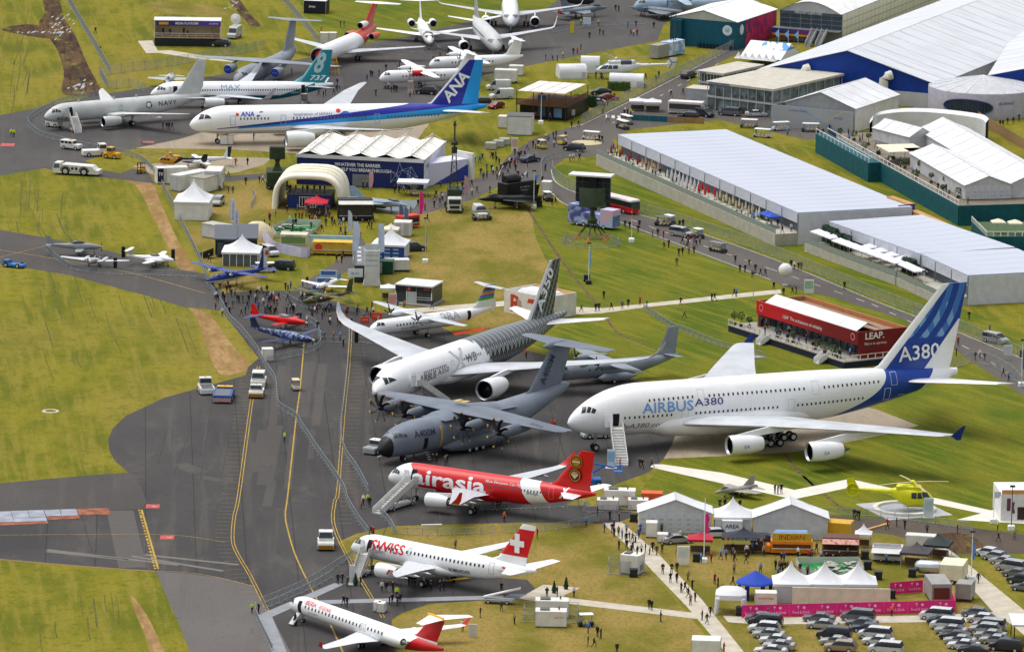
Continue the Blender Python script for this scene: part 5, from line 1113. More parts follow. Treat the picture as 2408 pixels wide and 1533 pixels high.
def cabin(name,label,loc,hd,W,D,H,mat,cat='container',trim=None,door=None,group=None,z0=.15,roof=None,vent=False,feet=True):
 """container, generator or portable cabin with frame, door and vents"""
 t=TH(name,label,cat,loc,hd,group);MB().bbox(0,W,0,D,z0,H,.05).build('body',mat,t)
 if roof:MB().box(-.08,W+.08,-.08,D+.08,H+.003,H+.12).build('roof',roof,t)
 mb=MB()
 for x in(0,W):
  for y in(0,D):mb.box(x-.04,x+.04,y-.04,y+.04,z0,H)
 mb.build('corner_posts',trim or POSTM,t,kind='stuff')
 if feet:mb=MB();[mb.box(x,x+.3,y,y+.3,0,z0)for x in(.1,W-.4)for y in(.1,D-.4)];mb.build('feet',M((60,60,62)),t,kind='stuff')
 for x0,w in(door or[]):
  MB().box(x0,x0+w,-.03,-.004,z0+.1,H-.2).build('door',trim or POSTM,t)
 if vent:
  MB().box(W*.15,W*.45,D*.2,D*.8,H,H+.18).lathe([(H,.12),(H+.5,.1)],'z',(W*.75,D*.5,0),8).build('exhaust_stack',M((90,92,94)),t)
  mb=MB();[mb.box(W+.005,W+.03,D*.2,D*.8,z0+.4+j*.16,z0+.48+j*.16)for j in range(6)];mb.build('louvres',M((70,72,74)),t,kind='stuff')
 return t
# media platform
loc,hd,W=frm(363,109,518,111);t=TH('media_platform','raised media platform with open front and purple lettered fascia','platform',loc,hd);D=5
MB().box(0,W,.15,D,0,1.9).build('base',M((34,40,52)),t);MB().box(-.1,W+.1,0,D,1.9,2.02).build('floor',M((206,176,130),.7),t)
MB().box(0,W,D-.12,D,2.02,5.9).build('back_wall',M((216,200,176),.8),t)
for x in(0,W-.12):MB().box(x,x+.12,.1,D-.12,2.02,5.9).build('side_wall',M((216,208,196),.8),t)
MB().box(-.15,W+.15,-.1,D,5.9,6.02).build('roof',FAB,t);MB().box(.5,W+.1,-.16,-.1,4.75,5.88).build('fascia',emat('fascia_print',lambda nt,x,y,z:cmix(nt,x.ss(3,15),(38,42,104),(92,62,168)),.6),t)
twall('MEDIA PLATFORM',t,PWH,5.2,W*.49,-.17,5.05,bold=.015,height=.55);MB().box(1.0,3.2,-.175,-.165,5.0,5.6).build('sponsor_panel',M((206,150,60)),t);twall('BOEING',t,PWH,2.0,W*.9,-.17,5.15,height=.35)
mb=MB();mb.pipe([(0,.05,3.0),(W,.05,3.0)],.04);mb.pipe([(0,.05,2.55),(W,.05,2.55)],.03)
for k in range(9):mb.tube((W*k/8,.05,2),(W*k/8,.05,3.0),.035,5)
mb.build('railing',PWH,t)
for k in range(7):MB().box(W*k/7+.1,W*(k+1)/7-.1,.1,.14,.1,1.8).build('base_panel',M((28,36,46)),t)
# dark tent by the top edge
loc,hd,W=frm(714,32,766,34);t=cabin('exhibition_trailer','black display trailer with white roof at the top edge beside the fence',loc,hd,W,5,3.0,M((30,32,44)),'trailer',roof=FAB);twall('Jeep',t,PWH,1.6,W*.38,-.03,1.5,bold=.02,height=.7)
# blue-fronted pavilion with folded white roof
loc,hd,W,D=box3((698,364),(997,378),(1058,334),6.0);t=TH('exhibition_pavilion','large pavilion with navy lettered front and white folded zigzag roof','pavilion',loc,hd);NB=M((26,40,100),.6)
MB().box(0,W,0,.15,0,6).build('front_wall',NB,t);MB().box(W-.15,W,.15,D,0,6).build('end_wall',M((216,218,230)),t);MB().box(0,.15,.15,D,0,6).box(.15,W-.15,D-.15,D,0,6).build('rear_walls',WALLW,t)
MB().box(-.2,W+.2,-.2,-.003,5.5,6.2).box(W+.003,W+.2,-.2,D,5.5,6.2).build('eaves',FAB,t);n=5
for k in range(n):
 for h in(0,1):
  x0,x1,x2=W*k/n,W*(k+.5)/n,W*(k+1)/n;a,b=(x0,x1)if h==0 else(x1,x2);za,zb=(6.05,6.9)if h==0 else(6.9,6.05)
  for j in range(3):
   y0,y1=D*j/3,D*(j+1)/3;ym=(y0+y1)/2;MB().add([(a,y0,za),(b,y0,zb),(b,y1,zb),(a,y1,za),((a+b)/2,ym,(za+zb)/2-.28)],[(0,1,4),(1,2,4),(2,3,4),(3,0,4)]).build('roof_panel',M((232,230,224),.7,0,.04,.3),t)
mb=MB()
for k in range(n):
 x=W*(k+.5)/n;mb.tube((x,0,7.0),(x,D,7.0),.08,5);mb.pipe([(x,.3,7.7),(x,D-.3,7.7)],.07,5)
 for j in range(7):y=D*j/6;mb.tube((x,y,7.0),(x,min(max(y+(D/12 if j%2 else-D/12),.3),D-.3),7.7),.05,4)
 for j in range(4):y=D*j/3;mb.tube((x,y,7.4),(W*k/n,y,6.1),.05,4);mb.tube((x,y,7.4),(W*(k+1)/n,y,6.1),.05,4)
mb.build('roof_truss',M((200,198,188),.5),t,kind='stuff')
twall('WHATEVER THE BARRIER',t,PWH,9.4,W*.48,-.02,4.1,bold=.02,height=.7);twall("LET'S HELP YOU BREAK THROUGH",t,PWH,12.6,W*.5,-.02,3.1,bold=.02,height=.7)
text_end('SAAB',t,M((90,94,120)),3.4,W+.02,4.0,3.9,height=.9,bold=.01);mb=MB();rr=random.Random(5);N=[(W-4.2+2.9*cos(a)*r+rr.uniform(-.2,.2),2.6+2.6*sin(a)*r+rr.uniform(-.2,.2))for r in(.45,1)for a in[k*2*pi/7 for k in range(7)]]
for i,a in enumerate(N):
 for b in N[i+1:]:
  if hypot(a[0]-b[0],a[1]-b[1])<2.3:mb.tube((a[0],-.03,max(.2,a[1])),(b[0],-.03,max(.2,b[1])),.035,4)
for a in N:mb.box(a[0]-.1,a[0]+.1,-.05,-.02,max(.2,a[1])-.1,max(.2,a[1])+.1)
mb.build('lattice_graphic',M((170,180,206)),t);MB().box(W*.44,W*.6,-.04,-.004,.2,2.6).build('entrance',M((120,124,132),.4),t)
loc,hd,W=frm(1008,437,1100,424);t=TH('exhibition_annex','white annex with blue curved graphics beside the navy-fronted pavilion','pavilion',loc,hd);MB().box(0,W,0,5,0,4.4).build('body',emat('annex_print',lambda nt,x,y,z:cmix(nt,z<(x*.35-.4),(208,208,232),(44,62,150)),.6),t);MB().box(W+.1,W+.7,-1.2,5,0,5.6).build('end_wall',M((222,222,214)),t)
# inflatable arch tent
loc,hd,W=frm(646,491,800,496);t=TH('inflatable_tent','cream inflatable arch tent over a two-level blue booth','tent',loc,hd);AIR=M((236,232,212),.6,0,.04,.4);H=6.6;D=12
def archp(q,w,h):a=pi*q;return(w/2-w/2*math.copysign(abs(cos(a))**.55,cos(a)),h*abs(sin(a))**.6)
for k in range(5):
 y=D*k/4;mb=MB();r=.55 if k in(0,4)else .45;pts=[archp(j/18,W,H+(.5 if 0<k<4 else 0))for j in range(19)];R=[]
 for i,(x,z)in enumerate(pts):
  a,b=pts[max(i-1,0)],pts[min(i+1,18)];d=Vector((b[0]-a[0],0,b[1]-a[1])).normalized();n_=Vector((-d.z,0,d.x));R.append([Vector((x,y,z))+n_*r*cos(2*pi*j/10)+Vector((0,r,0))*sin(2*pi*j/10)for j in range(10)])
 mb.loft(R);mb.build('air_rib',AIR,t,True)
for k in range(4):
 mb=MB();R=[]
 for j in range(5):
  yy=D*(k+j/4)/4;b=1+.06*sin(pi*j/4);R.append([(W/2+(x-W/2)*b,yy,z*b)for x,z in[archp(i/18,W,H+.2)for i in range(19)]])
 mb.loft(R,False,closed=False);mb.build('canopy_panel',AIR,t,True)
mb=MB();mb.box(2.2,W-2.0,1.5,8,0,2.7);b=mb.build('booth',M((34,54,120)),t);MB().box(W*.36,W*.62,1.42,1.48,.2,2.3).build('booth_window',PWH,b)
for k in range(6):MB().box(W*.37+k*W*.041,W*.37+k*W*.041+W*.032,1.38,1.41,.35,2.2).build('pane',GLASSK,b)
mb=MB();mb.box(2.0,W-1.8,1.2,8,2.7,2.85);mb.pipe([(2,1.25,3.8),(W-1.8,1.25,3.8)],.05);[mb.tube((2+k*(W-3.8)/8,1.25,2.85),(2+k*(W-3.8)/8,1.25,3.8),.04,5)for k in range(9)];mb.build('upper_deck',M((96,104,120)),t);ARCH=(t,W)
# two-storey timber and black car-brand stand
loc,hd,W,D=box3((1218,212),(1330,220),(1368,196),6.2);t=TH('two_storey_stand','black two-storey stand with timber balcony and white canopy panels','pavilion',loc,hd);TB=M((96,66,44),.7)
MB().box(0,W,1.5,D,0,3.1).build('lower_storey',M((22,24,28),.4),t);MB().box(-.3,W+.3,-.5,D,3.1,3.35).build('balcony_floor',TB,t)
for k in range(4):MB().box(-.3,W+.3,-.55,-.5,3.45+k*.28,3.65+k*.28).build('balcony_board',TB,t);MB().box(W+.3,W+.35,-.5,D,3.45+k*.28,3.65+k*.28).build('balcony_board',TB,t)
for x in(-.2,W*.33,W*.66,W+.15):
 for y in(-.4,D-.2):MB().box(x,x+.15,y,y+.15,0,6.0).build('post',M((70,40,30)),t)
for i in range(4):
 for j in range(2):MB().box(W*i/4+.1,W*(i+1)/4-.1,D*j/2-.3,D*(j+1)/2-.5,6.0,6.15).build('canopy_panel',M((226,216,208),.7),t)
for x,w,c in((W*.38,1.8,(60,84,120)),(W*.72,1.8,(110,150,186))):MB().box(x,x+w,1.3,1.4,.6,5.2 if x<W*.5 else 2.6).build('screen',M(c,.3),t)
# teal hall
loc,hd,W,D=box3((1577,40),(1733,53),(1826,22),6.5);t=gable('exhibition_hall','teal-walled exhibition hall with white pitched roof and round white emblem',loc,hd,W,D,6.5,8.6,M((232,232,232),.6,0,.03),M((8,82,104),.6),'y','hall',5,M((8,82,104),.6))
MB().add([(0,-.05,6.4),(W,-.05,6.4),(W/2,-.05,8.5)],[(0,1,2)]).build('gable_infill',M((176,180,172),.7),t)
for x,y,ax in((W*.86,-.06,0),(W+.06,D*.12,1)):
 mb=MB()
 if ax==0:mb.lathe([(-.02,.001),(-.02,1.15),(0,1.2)],'y',(x,y,4.4),24,0,False)
 else:mb.lathe([(.02,.001),(.02,1.15),(0,1.2)],'x',(x,y,4.4),24,0,False)
 e=mb.build('emblem',M((206,222,230)),t)
 if ax==0:twall('GE',e,M((8,82,104)),1.1,x,y-.04,4.05,height=.75,shear=.2)
def pr(nt,x,y,z):n=noise(nt,.25,3,dist=2);return cmix(nt,n.ss(.4,.6),cmix(nt,y.ss(2,14),(14,60,90),(150,30,90)),(206,40,96))
MB().box(W+.005,W+.05,D*.22,D,0,6.3).build('printed_wall',emat('aurora_print',pr,.6),t);MB().box(W*.03,W*.2,-1.4,-.06,0,6.2).build('side_annex',M((8,74,94),.6),t);MB().box(W*.9,W*.96,-.1,-.06,0,2.3).build('door',M((110,116,110)),t)
for k in range(10):MB().box(W*.45+k*.85,W*.45+k*.85+.6,-1.2,-.6,0,1.1).build('bin',M((16,46,60)),t)
# stage truck with screen mast beside the teal hall
loc,hd,W=frm(1547,141,1610,128);t=TH('screen_trailer','grey and blue printed screen trailer with tall mast beside the teal hall','trailer',loc,hd);MB().box(0,W*.4,0,2.5,.3,3.2).build('cab_box',M((150,150,140)),t);MB().box(W*.4,W,0,2.5,.3,3.4).build('printed_box',emat('sky_print',lambda nt,x,y,z:cmix(nt,noise(nt,.6,3).ss(.4,.6),(120,160,200),(206,214,226)),.6),t);mb=MB();[mb.tube((W*.7+a,1+b,3.2),(W*.7+a,1+b,10),.09,5)for a in(0,.9)for b in(0,.6)];[mb.tube((W*.7,1,3.4+k*.6),(W*.7+.9,1,3.9+k*.6),.05,4)for k in range(10)];mb.build('mast',M((50,54,58)),t)
# media centre
loc,hd,W,D=box3((1826,27),(1973,38),(2330,-60),7.0);t=TH('media_centre','two-storey media centre with glazed lettered front and cream panelled side','building',loc,hd);CP=M((214,212,190),.7,0,.06)
MB().box(0,W,2.5,D,0,7).build('body',M((150,156,160)),t);mb=MB();R=[]
for k in range(9):q=k/8;R.append([(W*q,1.5,7.02+2.6*sin(pi*q)),(W*q,D,7.02+2.6*sin(pi*q))])
mb.loft(R,False,closed=False);mb.build('curved_roof',M((226,226,224),.6),t,True);MB().add([(W*k/8,2.0,7+2.55*sin(pi*k/8))for k in range(9)],[tuple(range(9))]).build('roof_end',M((176,182,186)),t)
for i in range(6):
 for j in range(3):MB().box(W*i/6+.08,W*(i+1)/6-.08,2.4,2.48,3.3+j*1.05,4.2+j*1.05).build('pane',M((62,76,90),.25),t)
MB().box(0,W,2.3,2.38,6.4,7.1).build('fascia',M((86,96,112)),t);twall('MEDIA CENTRE',t,PWH,6.6,W*.46,2.28,6.5,bold=.03,height=.6)
MB().box(-1,W+.2,-.2,2.4,3.0,3.2).build('balcony',M((120,126,126)),t);MB().box(-1,W*.75,-.25,-.2,2.1,3.1).build('balcony_banner',emat('banner_print',lambda nt,x,y,z:cmix(nt,x.ss(1,10),(40,60,120),(120,40,130)),.6),t);MB().box(-.8,W*.6,-.22,0,1.5,2.0).build('awning',M((206,140,60)),t)
for k,x in enumerate((W*.62,W*.78)):steps(t,x,-5.0,3.0,4.8,1.2,STRUT,M((186,190,190)),pi/2,n=10)
nb,nr=26,4;pw=D/nb;mb=MB();mb.box(0,.06,.06,pw-.06,.05,1.55);m=mb.mesh('wall_panel',CP);pcs(t,'wall_panel',m,[(W+.02,2.5+i*pw*.9,.3+j*1.65)for i in range(nb)for j in range(nr)])
# great halls with blue gables
HR=emat('hall_roof_sheet',lambda nt,x,y,z:cmix(nt,noise(nt,.35,5,(.12,1.2,1)).ss(.4,.75)*.6,(202,205,210),(172,176,182)),.6);BG=M((14,58,150),.6)
def hall(label,l,a,r,z0,z1,D,bays,name='exhibition_hall'):
 A=G(*l,z0);B=G(*r,z0);hd=atan2(B.y-A.y,B.x-A.x);W=hypot(B.x-A.x,B.y-A.y)
 t=gable(name,label,(A.x,A.y,0),hd,W,D,z0,z1,HR,WALLW,'y','hall',bays,BG,over=.6);return t,W
t,W=hall('vast white-roofed exhibition hall with blue gable and two curved white vent pipes',(1788,163),None,(2200,197),5.5,11.2,130,20)
MB().box(0,W,-.12,-.02,0,3.2).build('lower_cladding',WALLW,t)
for x in(W*.25,W*.72):
 mb=MB();pts=[Vector((x,-1.6,0)),Vector((x,-1.6,4.6)),Vector((x,-1.4,5.6)),Vector((x+.6,-.9,6.4)),Vector((x+1.4,-.3,6.7))];R=[]
 for i,q in enumerate(pts):d=(pts[min(i+1,4)]-pts[max(i-1,0)]).normalized();a=d.orthogonal().normalized();b=d.cross(a);R.append([q+(a*cos(2*pi*j/14)+b*sin(2*pi*j/14))*1.05 for j in range(14)])
 mb.loft(R);mb.build('vent_pipe',M((214,212,200),.5),t,True)
hall('second vast white-roofed hall behind the round pavilion, blue gable at the right edge',(2330,176),None,(2800,196),6.5,11.5,110,16)
# glazed pavilions
GLZ=M((112,126,128),.2,0,.3,.5);STONE=M((188,184,170),.7)
for lab,l,c,r,h in(('flat-roofed glazed two-storey pavilion at the road junction',(1664,191),(1817,210),(1944,169),6.2),('lower flat-roofed pavilion behind the glazed two-storey one',(1642,166),(1700,173),(1790,152),5.4)):
 loc,hd,W,D=box3(l,c,r,h);t=TH('glazed_pavilion',lab,'pavilion',loc,hd);MB().box(.3,W-.3,.3,D-.3,0,h-.3).build('glazed_body',GLZ,t);MB().box(-.3,W+.3,-.3,D+.3,h-.5,h).build('roof',STONE,t);MB().box(-.1,W+.1,-.1,D+.1,2.7,3.1).build('floor_band',M((176,178,176)),t)
 for k in range(9):MB().box(W*k/8-.07,W*k/8+.07,0,.15,0,h-.5).build('mullion',POSTM,t)
 for k in range(9):MB().box(W-.15,W,D*k/8-.07,D*k/8+.07,0,h-.5).build('mullion',POSTM,t)
 rr=random.Random(9);mb=MB()
 for k in range(26):x=rr.uniform(.5,W-1);mb.box(x,x+rr.uniform(.3,1),.12,.2,3.2 if k%2 else .1,(3.2 if k%2 else .1)+rr.uniform(.6,1.7))
 mb.build('interior_furniture',M((80,84,76)),t,kind='stuff');MB().box(.5,W*.35,-.32,-.3,h-.42,h-.12).build('name_strip',M((96,104,150)),t)
loc,hd,W=frm(1612,247,1664,251);t=cabin('glass_annex','small grey panelled annex left of the glazed pavilion',loc,hd,W,5,3.6,M((168,172,176)),'annex',roof=STONE,feet=False)
# grey tent
loc,hd,W,D=box3((1848,240),(2011,256),(2110,222),5.2);t=gable('exhibition_tent','grey-walled tent with white pitched roof and thin coloured curves on its wall',loc,hd,W,D,5.2,8.0,FAB,M((210,212,212),.7),'y','tent',5,M((158,162,166),.7))
MB().box(-2.5,W+.2,-1.5,-1.3,0,4.6).build('printed_wall',emat('curve_print',lambda nt,x,y,z:cmix(nt,((x*.5+z-6.5).abs()<.1),cmix(nt,((x*-.6+z+4.0).abs()<.1),cmix(nt,noise(nt,.2,2),(150,154,158),(164,168,172)),(196,180,110)),(96,150,196)),.6),t);twall('Lockheed Martin',t,M((70,96,160)),4.2,3.6,-1.55,3.6,height=.4);twall('WHAT NEXT',t,M((70,110,170)),2.2,W*.8,-1.55,2.8,height=.4)
# round pavilion
c=G(2309,262,0);t=TH('round_pavilion','round silver-grey pavilion with shallow cone roof and oval window','pavilion',(c.x,c.y,0),0);R_=11.8;SG=M((176,174,186),.5,.1,.05)
MB().lathe([(0,R_),(5.4,R_),(5.6,R_-.1)],'z',(0,0,0),64,0,False).build('drum_wall',SG,t,True);n=16
for k in range(n):
 a0,a1=2*pi*k/n+.008,2*pi*(k+1)/n-.008;MB().add([((R_-.05)*cos(lerp(a0,a1,j/4)),(R_-.05)*sin(lerp(a0,a1,j/4)),5.55)for j in range(5)]+[(.1*cos(a0),.1*sin(a0),7.9)],[(0,1,5),(1,2,5),(2,3,5),(3,4,5)]).build('roof_panel',M((186,188,194),.5),t,True)
mb=MB();[mb.tube((R_*cos(2*pi*k/n),R_*sin(2*pi*k/n),5.6),(0,0,7.95),.06,4)for k in range(n)];mb.build('roof_ribs',PWH,t,kind='stuff')
def drum(u,v,off=.05):a=-pi/2+u/R_;return((R_+off)*cos(a),(R_+off)*sin(a),v)
mb=MB();N=28;mb.add([drum(-4.2+5.6*cos(2*pi*k/N),2.6+1.6*sin(2*pi*k/N),.02)for k in range(N)],[tuple(range(N))]);m2=MB();R=[[drum(-4.2+5.6*q,2.6+s*1.6*sqrt(max(0,1-q*q)),.08)for q in[i/14-1 for i in range(29)]]for s in(-1,1)];m2.loft(R,False,closed=False);m2.build('oval_window',M((44,58,66),.2),t)
mb=MB();[mb.tube(drum(-9.4+k*1.3,1.2,.12),drum(-9.4+k*1.3,4.0,.12),.05,4)for k in range(1,8)];mb.pipe([drum(-4.2+5.7*cos(a),2.6+1.7*sin(a),.12)for a in[k*pi/14 for k in range(29)]],.14,5);mb.build('window_frame',M((70,80,150)),t)
tpart('BOEING',t,M((60,76,150)),3.6,lambda u,v:drum(4.6+u,3.2+v,.06),height=.6,shear=.2)
# curved white canopy wall in front of it
t=TH('curved_canopy','long curved white canopy wall around the tents below the round pavilion','canopy',(0,0,0),0);C=[G(u,v,3.6)for u,v in smooth_pts([(2044,300),(2050,286),(2080,277),(2140,272),(2220,276),(2300,287),(2318,298)],5)]
mb=MB();R=[[(q.x,q.y,0),(q.x,q.y,4.4),(q.x+.8,q.y+2.6,4.8),(q.x+.8,q.y+2.6,0)]for q in C];mb.loft(R,False,closed=False);mb.build('canopy_shell',FAB,t,True)
# long hospitality chalets
def chalet(name,label,l,c,r,z,plinth,terr,bays,post=True,x_from=.0):
 loc,hd,W,D=box3(l,c,r,z);t=TH(name,label,'chalet',loc,hd,'hospitality chalets')
 n=max(4,int(W/4));pw=W/n;mb=MB();mb.box(.035,pw-.035,-.3,D+.3,z-.25,z);m=mb.mesh('roof_panel',ROOFB);pcs(t,'roof_panel',m,[(k*pw,0,0)for k in range(n)])
 MB().box(0,W,.6,D,plinth,z-.25).build('body',M((92,98,108),.5),t);MB().box(W-.05,W+.12,-.2,D+.2,0,z-.27).build('end_wall',M((204,208,216),.7,0,.04),t)
 b=W/bays;mb=MB();mb.box(.06,b-.06,-.32,-.1,z-2.1,z-.26);m=mb.mesh('fascia_panel',M((190,195,204),.7));pcs(t,'fascia_panel',m,[(k*b,0,0)for k in range(bays)])
 mb=MB();mb.box(0,.16,-.42,-.26,plinth,z-.3);m=mb.mesh('post',M((118,124,130)));pcs(t,'post',m,[(k*b,0,0)for k in range(bays+1)])
 MB().box(x_from,W,-terr,.6,0,plinth).build('plinth',M((176,172,160),.8),t);mb=MB();k=int((W-x_from)/2.4);pl=(W-x_from)/k;mb.box(.03,pl-.03,-.03,.03,.1,1.1);m=mb.mesh('glass_railing',M((140,150,146),.3));pcs(t,'glass_railing',m,[(x_from+i*pl,-terr+.1,plinth)for i in range(k)])
 return t,W,D
CH1,W1,D1=chalet('hospitality_chalet','long chalet with pale blue flat roof and open terrace facing the road',(1456,316),(1880,500),(2112,474),6.3,2.3,5.0,12)
CH2,W2,D2=chalet('hospitality_chalet','pale blue flat-roofed chalet with hedges and white parasols on its terrace',(1953,520),(2168,597),(2345,568),5.6,1.6,5.5,4)
CH3,W3,D3=chalet('hospitality_chalet','right-hand pale blue flat-roofed chalet behind the tall blue fin',(2166,595),(2280,647),(2470,620),5.6,1.6,5.5,3)
# timber parapets behind the chalet roofs
for lab,(u0,v0,u1,v1),h,L in(('brown timber parapet behind the long chalet roof',(2085,462,2136,480),6.6,0),('brown timber edge board behind the hedge terrace chalet',(2140,494,2255,545),5.4,0)):
 a=G(u0,v0,h);b=G(u1,v1,h);hd=atan2(b.y-a.y,b.x-a.x);L=hypot(b.x-a.x,b.y-a.y);t=TH('timber_parapet',lab,'parapet',(a.x,a.y,0),hd);MB().box(0,L,0,1.5,0,h).build('board',M((186,140,90),.8),t)
 if h>6:MB().box(L+.01,L+.1,-2.2,1.4,2.5,h-.1).build('sign',M((44,54,140)),t);MB().box(L+.11,L+.13,-1.2,.6,4.2,4.8).build('sign_mark',PWH,t)
# teal terrace with white tents at the right
TL=M((6,84,96),.7,0,.12)
A=G(1945,358);B=G(2252,531);hd=atan2(B.y-A.y,B.x-A.x);W=hypot(B.x-A.x,B.y-A.y);t=TH('raised_terrace','long teal-walled raised terrace with white post railing beside the white tents','terrace',(A.x,A.y,0),hd)
n=14;pw=W/n;mb=MB();mb.box(.02,pw-.02,0,.2,0,4.0);m=mb.mesh('wall_panel',TL);pcs(t,'wall_panel',m,[(k*pw,0,0)for k in range(n)]);MB().box(0,W,.2,26,0,3.9).build('deck',M((120,110,96),.8),t)
mb=MB();mb.box(-.1,.1,.02,.14,4.0,5.1);m=mb.mesh('railing_post',PWH);pcs(t,'railing_post',m,[(k*W/34,0,0)for k in range(35)]);MB().box(0,W,.04,.12,4.95,5.1).box(0,W,.04,.12,4.05,4.15).build('railing',PWH,t);MB().box(W,W+.2,.2,26,0,4.0).build('end_wall',TL,t);TERR1=(t,W);MB().box(0,W*.42,-2.6,-.01,0,4.0).build('projecting_wall',TL,t);MB().box(0,W*.42,-2.56,-2.48,4.95,5.1).box(W*.42-.1,W*.42,-2.5,0,4.95,5.1).build('front_railing',PWH,t);mb=MB();mb.box(-.08,.08,-2.58,-2.46,4.0,4.95);m=mb.mesh('front_post',PWH);pcs(t,'front_post',m,[(.1+k*W*.42/14,0,0)for k in range(15)]);MB().box(.4,6,-.12,0,4.2,4.9).build('dark_infill',M((40,46,60)),t)
A=G(2243+40,560);B=G(2318,596);hd2=atan2(B.y-A.y,B.x-A.x);L=hypot(B.x-A.x,B.y-A.y);t=TH('raised_terrace','smaller teal-walled terrace with cream parasols and wooden planters at the right edge','terrace',(A.x,A.y,0),hd2);MB().box(0,L,0,.2,0,3.3).build('front_wall',TL,t);MB().box(L,L+.2,0,40,0,3.3).build('end_wall',TL,t);MB().box(0,L,.2,40,0,3.2).build('deck',M((70,92,60),.9),t)
mb=MB();mb.box(-.1,.1,.02,.14,3.3,4.3);m=mb.mesh('railing_post',PWH);pcs(t,'railing_post',m,[(k*L/12,0,0)for k in range(13)]+[(L+.1,k*1.4,0,pi/2)for k in range(1,14)]);MB().box(0,L,.04,.12,4.15,4.3).box(L+.04,L+.12,.2,20,4.15,4.3).build('railing',PWH,t);TERR2=(A,hd2,L)
def tent_row(label,l,r,bk,z0,z1,bays,**kw):
 A=G(*l,4+z0);B=G(*r,4+z0);C=G(*bk,4+z0);hd=atan2(A.y-C.y,A.x-C.x);n=Vector((-sin(hd),cos(hd),0));W=max(4,(B-A).dot(n));D=(A-C).length
 return gable('hospitality_tent',label,(A.x,A.y,4.0),hd+pi/2,W,D,z0,z1,FAB,M((196,198,200)),'y','tent',bays,group='white tents on the teal terrace',**kw)
tent_row('long white ridge tent with windowed gable end on the teal terrace',(2270,436),(2374,431),(2141,360),2.9,4.6,7,wallpanels=7)
tent_row('longest white ridge tent of the teal terrace, behind the windowed gable one',(2376,432),(2490,424),(2158,304),2.9,5.2,11)
tent_row('short white ridge tent nearest the curved canopy on the teal terrace',(2139,322),(2200,318),(2054,300),2.6,4.2,4)
for lab,(u,v),w,d in(('cream flat awning on the upper end of the teal terrace',(2075,352),9,8),('cream flat awning between the white tents',(2140,360),9,7)):q=G(u,v,6.4);t=TH('awning',lab,'awning',(q.x,q.y,1.2),hd);MB().box(-w/2,w/2,0,d,5.2,5.45).build('canopy',M((226,216,190),.7),t);mb=MB();[mb.tube((x,y,2.7),(x,y,5.2),.07,5)for x in(-w/2+.3,w/2-.3)for y in(.3,d-.3)];mb.build('posts',POSTM,t,kind='stuff')
loc,hd_,W=frm(2300,288,2440,372);t=TH('timber_fence','brown slatted timber fence running off to the right below the round pavilion','fence',loc,hd_);n=40;mb=MB();mb.box(.02,W/n-.05,0,.06,0,2.3);m=mb.mesh('slat',M((150,122,86),.8));pcs(t,'slat',m,[(k*W/n,0,0)for k in range(n)])
# red pavilion
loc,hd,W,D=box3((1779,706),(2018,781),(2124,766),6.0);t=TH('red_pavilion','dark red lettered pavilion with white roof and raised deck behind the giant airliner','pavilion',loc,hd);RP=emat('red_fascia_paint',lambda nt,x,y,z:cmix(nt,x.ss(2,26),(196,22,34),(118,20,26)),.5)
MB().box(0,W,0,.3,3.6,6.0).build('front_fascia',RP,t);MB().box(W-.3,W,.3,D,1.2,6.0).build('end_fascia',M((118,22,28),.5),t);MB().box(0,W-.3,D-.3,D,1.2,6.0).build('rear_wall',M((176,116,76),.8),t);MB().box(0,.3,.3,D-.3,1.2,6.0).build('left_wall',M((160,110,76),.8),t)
for k in range(5):
 x0,x1=W*.06+W*.9*k/5,W*.06+W*.9*(k+1)/5-.08
 for(y0,z0,y1,z1)in((.5,5.9,D*.28,7.2),(D*.28,7.2,D*.56,5.9)):MB().add([(x0,y0,z0),(x1,y0,z0),(x1,y1,z1),(x0,y1,z1),(x0,y0,z0-.1),(x1,y0,z0-.1),(x1,y1,z1-.1),(x0,y1,z1-.1)],[(0,1,2,3),(7,6,5,4),(0,4,5,1),(1,5,6,2),(2,6,7,3),(3,7,4,0)]).build('roof_panel',FAB,t)
MB().box(.3,W-.4,D*.56,D-.4,5.0,5.2).build('rear_flat_roof',M((150,120,96)),t)
twall('LEAP  The architecture of reliability',t,PWH,12.5,W*.46,-.03,4.3,height=.8);text_end('LEAP.',t,PWH,4.0,W+.03,D*.34,4.5,height=1.2,bold=.02);text_end('Now in service',t,PWH,4.6,W+.03,D*.36,3.5,height=.5)
for x in(1.6,W-1.6):MB().lathe([(-.03,.5),(-.03,.65)],'y',(x,0,4.9),18,0,False).build('ring_emblem',M((222,150,150)),t)
MB().box(.3,W-.4,2.8,D-.4,1.2,3.6).build('glazed_front',M((70,80,90),.2,0,.4),t)
for k in range(15):MB().box(W*k/14-.08,W*k/14+.08,2.5,2.66,1.2,3.7).build('mullion',M((60,60,64)),t)
MB().box(-3.5,W+1.2,-3.6,D*.8,0,1.1).build('plinth',M((26,36,54),.7),t);MB().box(-3.6,W+1.3,-3.7,D*.8,1.1,1.2).build('deck',M((150,146,140),.8),t)
n=22;pw=(W+4.7)/n;mb=MB();mb.box(0,.14,-.08,.06,0,1.05);mb.box(0,pw,-.05,.03,.95,1.05);mb.box(0,pw,-.05,.03,.05,.2);m=mb.mesh('railing_panel',M((214,210,196)));pcs(t,'railing_panel',m,[(-3.5+k*pw,-3.6,1.2)for k in range(n)if k not in(7,18)]+[(W+1.2,-3.5+k*1.6,1.2,pi/2)for k in range(7)])
for k in(7,18):st=TH('entry_steps','white entry steps of the red pavilion deck, %s flight'%('left' if k==7 else 'right'),'steps',tuple(t.matrix_basis@Vector((-3.5+(k+.5)*pw,-3.6-1.9,0))),hd);steps(st,0,0,1.15,1.8,pw*.9,M((200,198,190)),PWH,pi/2,n=6)
rr=random.Random(21);BUSH=[]
REDP=t
